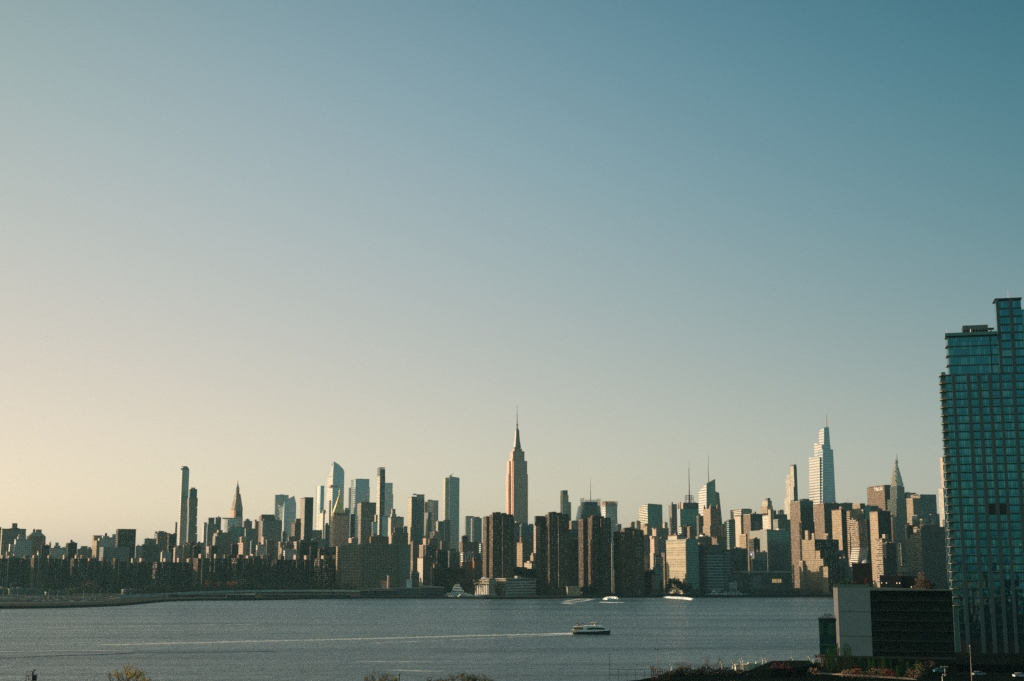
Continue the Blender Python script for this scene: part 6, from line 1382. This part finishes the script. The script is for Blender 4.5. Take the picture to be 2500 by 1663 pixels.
for i, (x, y) in enumerate(((1066, 240), (1132, 241), (1273, 243), (1311, 243), (958, 240), (1470, 296), (485, 282), (652, 287))):
    m = MB(); X0 = lx(k, x, y, 2); Z0 = lz(k, x, y, 2); m.ell((0, 0, 0), .2, .2, .2, 8, 4); o = m.build('terrace_lamp', BUL, None, (0, 0, 0))
    p = k.o + k.ex*X0 + k.ey*(-d+2); o.location = (p.x, p.y, GZ+Z0); tag(o, 'small glowing lamp on the roof terrace of the dark river building', 'lamp', 'terrace lamps on the dark river building')
# terrace planting
def bush(name, label, p, w_, h, leaf, n, seed, group=None, s=.25, stalk=False, cat='shrub'):
    rnd = random.Random(seed); r = tag(empty(name, p), label, cat, group); m = MB()
    for i in range(6): m.tube((rnd.uniform(-.2, .2)*w_, 0, 0), (rnd.uniform(-.45, .45)*w_, rnd.uniform(-.3, .3)*w_, h*rnd.uniform(.6, .95)), .05, .02, 3)
    m.build('stem', BARK, r); c = MB()
    for i in range(n):
        th = rnd.uniform(0, 6.28); q = Vector((math.cos(th)*w_*.5*rnd.random()**.5, math.sin(th)*w_*.4*rnd.random()**.5, h*(rnd.random()**.8)))
        q.x *= 1-.5*(q.z/h)**2
        u = (Vector((rnd.gauss(0, .25), rnd.gauss(0, .25), 1)) if stalk else Vector((rnd.gauss(0, 1), rnd.gauss(0, 1), rnd.gauss(0, 1)))).normalized(); v = u.orthogonal().normalized(); sz = s*rnd.uniform(.5, 1.2)
        c.face([q-u*sz*(3 if stalk else 1), q+v*sz*.5, q+u*sz*(3 if stalk else 1), q-v*sz*.5])
    c.build('foliage', leaf, r); return r
def kp(x, y, sb, z): p = k.o + k.ex*lx(k, x, y, sb) + k.ey*(-d+sb); return Vector((p.x, p.y, z))
GT = leafmat('leaf_terrace', (.05, .11, .05))
for i, (x, w_, h, lf, lab) in enumerate(((440, 1.6, 1.2, L_OLIVE, 'small olive shrub at the left end of the roof terrace'), (500, 2.0, 1.9, GT, 'first green shrub from the left on the roof terrace'), (545, 2.2, 2.6, GT, 'taller green shrub on the roof terrace with a spiky top'), (595, 2.6, 2.4, GT, 'broad green shrub in the middle of the roof terrace'),
      (640, 1.6, 2.9, GT, 'upright green shrub left of the black roof house'), (700, 2.4, 2.3, L_OLIVE, 'olive shrub before the black roof house'), (760, 2.4, 1.6, L_DARK, 'low dark shrub before the black roof house'), (865, 1.9, 3.6, L_RED, 'small red leaved tree on the roof terrace'))):
    bush('terrace_shrub', lab, kp(x, 300, 1.4, GZ+k.H), w_, h, lf, 260, 300+i, 'shrubs on the roof terrace', .2)
for i, x in enumerate((1560, 1610, 1680, 1760)):
    bush('terrace_shrub', ['brown', 'tall brown', 'reddish brown', 'low dark'][i]+' leafy shrub at the right end of the dark river building roof', kp(x, 300, 2, GZ+DKZ), 3.4, (4.5, 6.5, 4, 2.6)[i], (L_BROWN, L_BROWN, leafmat('leaf_rust', (.2, .06, .03)), L_DARK)[i], 320, 340+i, 'shrubs on the roof terrace', .25)
bush('annex_shrub', 'green planting on the roof of the glass annex', kp(330, 715, 2.5, GZ+zA+.35), 5, 1.5, GT, 300, 350, None, .2)

# slender young trees wrapped in green along the promenade
L_LIME = leafmat('leaf_lime', (.10, .22, .05)); idx = 0
PLACES = ['beside the glass annex', 'at the annex column', 'under the gray wall', 'under the gray wall corner', 'along the dark base']
for i, (x, y, h) in enumerate(((60, 1440, 4.5), (90, 1440, 5), (185, 1440, 5), (325, 1460, 9), (345, 1450, 10), (365, 1460, 11), (400, 1455, 11.5), (415, 1450, 9), (455, 1455, 12), (480, 1460, 13), (500, 1455, 11), (560, 1450, 12), (585, 1460, 12.5), (610, 1460, 13), (635, 1455, 12), (655, 1450, 11),
      (680, 1450, 7), (765, 1450, 6), (815, 1455, 5.5), (905, 1480, 7), (960, 1490, 7), (1035, 1480, 6), (1090, 1500, 8), (1112, 1500, 7.5), (1195, 1450, 6), (1285, 1530, 5), (1335, 1450, 6), (1350, 1450, 6), (1425, 1500, 6), (1550, 1480, 6))):
    p = onz(cx('L', x), cy('L', y), NZ)
    bush('slender_tree', f'{ORD[i] if i < 28 else ("twenty-ninth", "thirtieth")[i-28]} slender bright green tree from the left in the row before the dark river building', p, 1.5, h*.8, L_LIME if i % 3 else L_GREEN, 170, 400+i, 'slender green trees in a row', .16, True, 'tree')
# plaza shrubs
for i, (x, y, w_, h, lf) in enumerate(((250, 1440, 5, 6, L_BROWN), (720, 1450, 5, 3, L_RED), (730, 1500, 6, 2.5, leafmat('leaf_rust2', (.2, .07, .04))), (1000, 1520, 8, 3, L_BROWN), (1150, 1510, 6, 2.6, L_RED), (1560, 1500, 6, 4, L_OLIVE), (1500, 1530, 7, 3, L_BROWN), (150, 1490, 6, 2.5, L_BROWN), (620, 1520, 7, 2.4, L_BROWN), (860, 1540, 7, 2.6, L_DARK))):
    bush('plaza_shrub', ['tall bare brown shrub at the annex foot', 'red leaved shrub in the middle of the plaza', 'rusty low shrub below the red leaved one', 'wide brown shrub before the dark wing', 'smaller red shrub before the dark wing', 'olive shrub at the right of the plaza', 'wide brown shrub at the right bottom of the plaza', 'low brown shrub by the sandy path', 'brown shrub at the bottom of the plaza', 'dark green shrub at the bottom of the plaza'][i], onz(cx('L', x), cy('L', y), NZ), w_, h, lf, 300, 500+i, 'shrubs on the plaza', .3)
# red climbing frame
r = tag(empty('red_play_frame', onz(1907, 1651, NZ)), 'red looped metal frame standing before the dark mound', 'frame'); m = MB()
for i in range(7):
    a0 = Vector(((i-3)*1.0, 0, 0)); 
    for s in range(6): t0, t1 = math.pi*s/6, math.pi*(s+1)/6; m.tube(a0+Vector((math.cos(t0)*1.3, (i % 2)*1.0, math.sin(t0)*(3.2+i % 3))), a0+Vector((math.cos(t1)*1.3, (i % 2)*1.0, math.sin(t1)*(3.2+i % 3))), .09, .09, 4)
m.build('frame', plain('red_paint', (.30, .02, .02), .5), r)

# ---- near lamps
LP = plain('lamp_cream', (.62, .55, .42), .5)
for i, (x, y, yb_) in enumerate(((658, 163, 250), (1240, 134, 262), (1364, 118, 232), (1462, 102, 248), (1484, 90, 240), (1709, 78, 175), (1748, 92, 165), (2057, 78, 165), (2252, 70, 165), (2292, 78, 165))):
    p = onz(cx('N', x), cy('N', yb_), NZ); D = p.y; h = at(cx('N', x), cy('N', y), D).z-NZ
    r = tag(empty('promenade_lamp', p), ['cream lamp post left of the round bare tree', 'lamp post right of the tall bare tree', 'lamp post at the cream kiosk', 'left lamp post of the pair right of the kiosk', 'right and taller lamp post of the pair right of the kiosk', 'left lamp post above the dark mound', 'short lamp post above the dark mound', 'lone lamp post among thin trees over the mound', 'left lamp post of the pair left of the glass annex', 'right lamp post of the pair left of the glass annex'][i], 'lamp post', 'cream promenade lamps')
    m = MB(); m.cyl(0, 0, 0, h, .16, .12, 6); m.build('pole', LP, r); m = MB(); m.prism([(-.55, -.25), (.35, -.25), (.35, .25), (-.55, .25)], h, h+.35, mt=0); m.build('lamp_head', LP, r)
for i, (x, y, yb_) in enumerate(((1700, 1295, 1420), (1925, 1395, 1500), (1890, 1500, 1568), (1018, 1365, 1420))):
    p = onz(cx('L', x), cy('L', yb_), NZ); h = at(cx('L', x), cy('L', y), p.y).z-NZ; lamp('street_lamp', ['dim lamp post before the dark wing of the river building', 'T shaped pale lamp post by the near high rise', 'short pale lamp post at the bottom right', 'small white lamp post in the middle of the plaza'][i], p, h, LP, None, .7, 'lamp post', i == 1)
r = tag(empty('flag_pole', onz(cx('K', 304), 1668, NZ)), 'tall thin cream pole standing before the near high rise', 'pole'); m = MB(); h = at(cx('K', 304), cy('K', 1338), r.location.y).z-NZ; m.cyl(0, 0, 0, h, .11, .07, 6); m.build('pole', TANP, r)
m = MB(); m.ell((0, 0, h), .2, .2, .2, 6, 4); m.build('finial', LP, r)
# kiosk, sacks of stone, fence, cars at lower right
r = tag(empty('kiosk', onz(cx('N', 1452), cy('N', 222), NZ)), 'small cream kiosk block on the promenade', 'kiosk'); m = MB(); m.box(-1.9, 1.9, -1.5, 1.5, 0, 2.0); m.build('wall', LP, r); m = MB(); m.box(-2.1, 2.1, -1.7, 1.7, 2.0, 2.25); m.build('roof', FCREAM, r)
r0 = None
for i, x in enumerate((1520, 1545, 1570, 1592, 1612, 1660)):
    r = tag(empty('stone_block', onz(cx('N', x), cy('N', 214-i), NZ)), ORD[i]+' pale upright stone block from the left along the promenade edge', 'stone block', 'pale stone blocks on the promenade'); m = MB(); s = .9+.3*(i*7 % 3)
    m.prism([(-s, -s*.7), (s, -s*.8), (s*.9, s), (-s*.8, s)], 0, 1.6+.5*(i % 3), [(-s*.6, -s*.5), (s*.5, -s*.5), (s*.5, s*.5), (-s*.6, s*.5)], mt=0); m.build('block', LP, r)
PCAR = [('white van parked at the lower right corner of the photo', (.6, .6, .58), 2490, 1654), ('silver car parked left of the near high rise foot', (.25, .3, .3), 2390, 1650), ('teal car parked on the dark street by the plaza', (.05, .2, .22), 2295, 1642)]
for lab, col, x, y in PCAR:
    c = make_car(col, lab); c['group'] = 'cars parked near the high rise'; c.location = onz(x, y, NZ)+Vector((0, 0, .02)); c.rotation_euler.z = R(8)
# rusty strip fence and pier on the left of the near shore
r = tag(empty('picket_fence', onz(cx('N', 530), cy('N', 335), NZ)), 'rusty picket fence beside the thin dark pole', 'fence')
for i in range(9): m = MB(); m.box(-3+i*.75-.12, -3+i*.75+.12, -.1, .1, 0, 3.6); m.build('picket', plain('rust', (.16, .09, .05), .9) if i == 0 else bpy.data.materials['rust'], r)
m = MB(); m.box(-3.2, 3.2, .1, .2, 1.6, 1.85); m.build('rail', bpy.data.materials['rust'], r)
r = tag(empty('jetty_rail', onz(1538, 1664, 2.0)), 'thin dark railing of a small jetty in the lower centre right', 'railing'); 
for i in range(6): m = MB(); m.box(-7+i*3.0-.08, -7+i*3.0+.08, -.08, .08, -2, 4.2 if i else 9.5); m.build('post', METAL, r)
m = MB()
for z in (2.2, 4.0): m.box(-7, 8, -.05, .05, z, z+.12)
m.build('rail', METAL, r)
r = tag(empty('utility_pole', onz(1605, 1663, 3)), 'thin dark pole between the picket fence and the scrub', 'pole'); m = MB(); m.cyl(0, 0, 0, 11.5, .14, .09, 6); m.box(-.8, .8, -.06, .06, 10.4, 10.6); m.build('pole', METAL, r)
# ---- near trees and shrubs
def nt(x, D, ytop, wid, name, label, **kw):
    t_ = at(x, ytop, D); zb_ = kw.pop('z', NZ); return tree(name, label, Vector((t_.x, D, zb_)), t_.z-zb_, wid, **kw)
nt(1668, 480, 1613, 15, 'bare_tree', 'rounded bare tree with a dense twiggy crown at the near shore', leaf=L_BROWN, nleaf=900, ls=.12, depth=5, seed=5, trunk=.2, spread=.75, z=NZ)
nt(1738, 482, 1602, 13, 'bare_tree', 'tallest bare tree with spreading dark limbs at the near shore', leaf=L_BROWN, nleaf=420, ls=.1, depth=5, seed=9, trunk=.15, spread=.6, z=NZ)
nt(1706, 481, 1618, 8, 'bare_tree', 'thin bare tree between the two big bare trees', depth=4, seed=12, trunk=.3, z=NZ)
nt(1602, 462, 1624, 7, 'bare_tree', 'scraggly brown bare tree beside the thin dark pole', leaf=L_BROWN, nleaf=500, ls=.13, depth=4, seed=14, trunk=.2, z=NZ)
nt(1797, 488, 1611, 7, 'bare_tree', 'faint thin bare tree behind the cream kiosk', leaf=L_BROWN, nleaf=200, ls=.1, depth=4, seed=16, trunk=.3)
nt(1885, 505, 1607, 6, 'bare_tree', 'faint upright bare tree over the dark mound', leaf=L_BROWN, nleaf=160, ls=.1, depth=4, seed=18, trunk=.3)
nt(1936, 512, 1607, 5, 'bare_tree', 'thin bare tree at the lone promenade lamp', leaf=L_BROWN, nleaf=160, ls=.1, depth=4, seed=19, trunk=.3)
nt(1898, 508, 1617, 4, 'bare_tree', 'small tan bare tree right of the faint upright one', leaf=L_BROWN, nleaf=140, ls=.1, depth=3, seed=21, trunk=.3)
nt(1777, 420, 1658, 5, 'pale_shrub', 'small pale leafless shrub at the bottom edge', leaf=leafmat('leaf_pale', (.45, .32, .14)), nleaf=260, ls=.12, depth=3, seed=23, trunk=.1, z=0, cat='shrub')
nt(2262, 470, 1610, 9, 'bare_tree', 'dark leaning bare tree on the street before the dark wing', leaf=L_BROWN, nleaf=260, ls=.12, depth=4, seed=25, trunk=.3)
nt(318, 400, 1613, 5.5, 'golden_tree', 'golden leaved tree rising from the bottom edge at left', leaf=L_GOLD, nleaf=2300, ls=.13, depth=5, seed=31, trunk=.3, z=1, spread=.5)
nt(352, 404, 1647, 4, 'golden_tree', 'low golden tree tip right of the bigger golden tree', leaf=L_GOLD, nleaf=600, ls=.15, depth=4, seed=33, trunk=.3, z=1)
nt(286, 406, 1634, 6, 'golden_tree', 'thin brownish tree tip left of the bigger golden tree', leaf=L_GOLD, nleaf=200, ls=.1, depth=4, seed=35, trunk=.3, z=1)
nt(925, 400, 1624, 9, 'bare_tree', 'pale thin twiggy tree at the bottom centre left', leaf=leafmat('leaf_tan2', (.30, .20, .09)), nleaf=700, ls=.1, depth=5, seed=37, trunk=.3, z=1)
nt(944, 398, 1648, 8, 'golden_tree', 'yellow olive tree top at the bottom centre left', leaf=leafmat('leaf_yellow', (.34, .26, .05)), nleaf=1500, ls=.16, depth=4, seed=39, trunk=.3, z=1)
nt(1050, 400, 1650, 9, 'olive_tree', 'left low olive brown tree top of the bottom centre clump', leaf=L_OLIVE, nleaf=1300, ls=.15, depth=4, seed=41, trunk=.3, z=1)
nt(1108, 402, 1638, 17, 'olive_tree', 'broad olive brown tree top at the bottom centre', leaf=leafmat('leaf_brown2', (.16, .11, .045)), nleaf=3000, ls=.15, depth=5, seed=43, trunk=.25, z=1, spread=.7)
nt(1172, 398, 1643, 9, 'olive_tree', 'right olive brown tree top of the bottom centre clump', leaf=L_OLIVE, nleaf=1500, ls=.15, depth=4, seed=45, trunk=.3, z=1)
nt(1152, 405, 1648, 6, 'olive_tree', 'small mixed tree top between the broad and right ones', leaf=L_DARK, nleaf=900, ls=.15, depth=4, seed=47, trunk=.3, z=1)
m = MB(); m.prism([(-700, 150), (npw[0].x-.02, 150), (npw[0].x-.02, 415), (60, 425), (-160, 412), (-700, 420)], -1, 1.0); tag(m.build('near_bank', [WALLN, NEARG]), kind='structure')
L_SC = leafmat('leaf_scrub', (.030, .034, .018))
for i in range(11):
    x = 1640 + i*16; p = onz(x, 1655 - (i % 3)*2, NZ-1); bush('shore_scrub', f'{ORD[i]} dark scrub bush from the left under the bare trees', p, 8, 2.0+(i % 3)*.5, L_SC, 420, 600+i, 'dark scrub under the bare trees', .35)
# dark navigation beacon platform at the bottom left
p = at(76, 1663, 380); r = tag(empty('beacon_platform', (p.x, 380, 0)), 'dark lattice beacon platform with a box and round light at the bottom left', 'beacon'); z1 = at(76, cy('P', 400), 380).z
m = MB(); s = 1.0
for a in (-1.1, 1.1):
    for b in (-1, 1): m.box(a-.07, a+.07, b-.07, b+.07, 0, z1)
for z in (z1-.1, z1-2.4, z1-4.8): m.box(-1.15, 1.15, -1.05, 1.05, z, z+.12)
m.tube((-1.1, -1, z1-2.3), (1.1, -1, z1), .05); m.tube((1.1, -1, z1-2.3), (-1.1, -1, z1), .05); m.build('frame', METAL, r)
m = MB(); m.box(.35, 1.3, -.5, .5, z1-1.6, z1-.02); m.build('box', BLACK, r)
m = MB(); m.box(-.9, .9, -1, -.94, z1+.9, z1+1.0)
for a in (-.95, .9): m.box(a-.03, a+.03, -1, -.94, z1, z1+1.1)
m.build('railing', METAL, r); m = MB(); m.cyl(.3, 0, z1+.02, z1+1.0, .35, .3, 8); m.ell((.75, 0, z1+1.25), .3, .3, .3, 8, 5); m.build('light', BLACK, r)
p = at(975, 1650, 400); r = tag(empty('marker_post', (p.x, 400, 1)), 'short dark marker post with a blocky head at the bottom centre left', 'marker post'); z1 = at(976, cy('O', 296), 400).z-1
m = MB(); m.cyl(0, 0, 0, z1, .12, .12, 6); m.build('post', BLACK, r); m = MB(); m.cyl(0, 0, z1, z1+.55, .3, .26, 8); m.build('head', BLACK, r)

# ---- the near neighbourhood behind the camera, mirrored in the near high rise
for i, (x, y, w_, d_, h, st) in enumerate(((-10, -90, 40, 26, 30, 'tan'), (55, -110, 36, 30, 36, 'pink'), (110, -80, 30, 24, 24, 'brick_red'), (172, -90, 34, 30, 52, 'beige'), (-80, -130, 50, 30, 34, 'brick_brown'), (216, -60, 30, 24, 40, 'tan'), (262, -110, 44, 30, 56, 'white_brick'))):
    r = tag(empty('brick_building', (x, y, NZ), R(24)), ['tan', 'pink', 'red brick', 'tall beige', 'brown', 'low tan', 'tallest pale'][i]+' warehouse block on the near bank behind the viewpoint', 'brick building')
    m = MB(); m.box(-w_/2, w_/2, -d_/2, d_/2, 0, h, 0, 1); m.build('wall', [FS[st], ROOF], r); m = MB(); m.box(-4, 4, -3, 3, h, h+3.5, 0, 1); m.build('roof_bulkhead', [GRAYP, ROOF], r)
m = MB(); m.prism([(-800, -1500), (900, -1500), (900, 149), (-800, 149)], -1, NZ); tag(m.build('near_land', [WALLN, NEARG]), kind='structure')

# ---------------------------------------------------------------- haze
HZ = True
if HZ:
    m = MB(); m.box(-7000, 7000, -2600, 7000, -2.2, 520, bottom=True)
    hm = bpy.data.materials.new('haze'); hm.use_nodes = True; n, l = hm.node_tree.nodes, hm.node_tree.links; n.clear()
    o = n.new('ShaderNodeOutputMaterial'); v = n.new('ShaderNodeVolumePrincipled')
    v.inputs['Color'].default_value = (.40, .88, .97, 1); v.inputs['Density'].default_value = 2.6e-5; v.inputs['Anisotropy'].default_value = .3
    l.new(v.outputs[0], o.inputs['Volume']); hz = m.build('haze', hm); tag(hz, 'thin warm evening haze over river and city', 'haze', None, 'stuff')
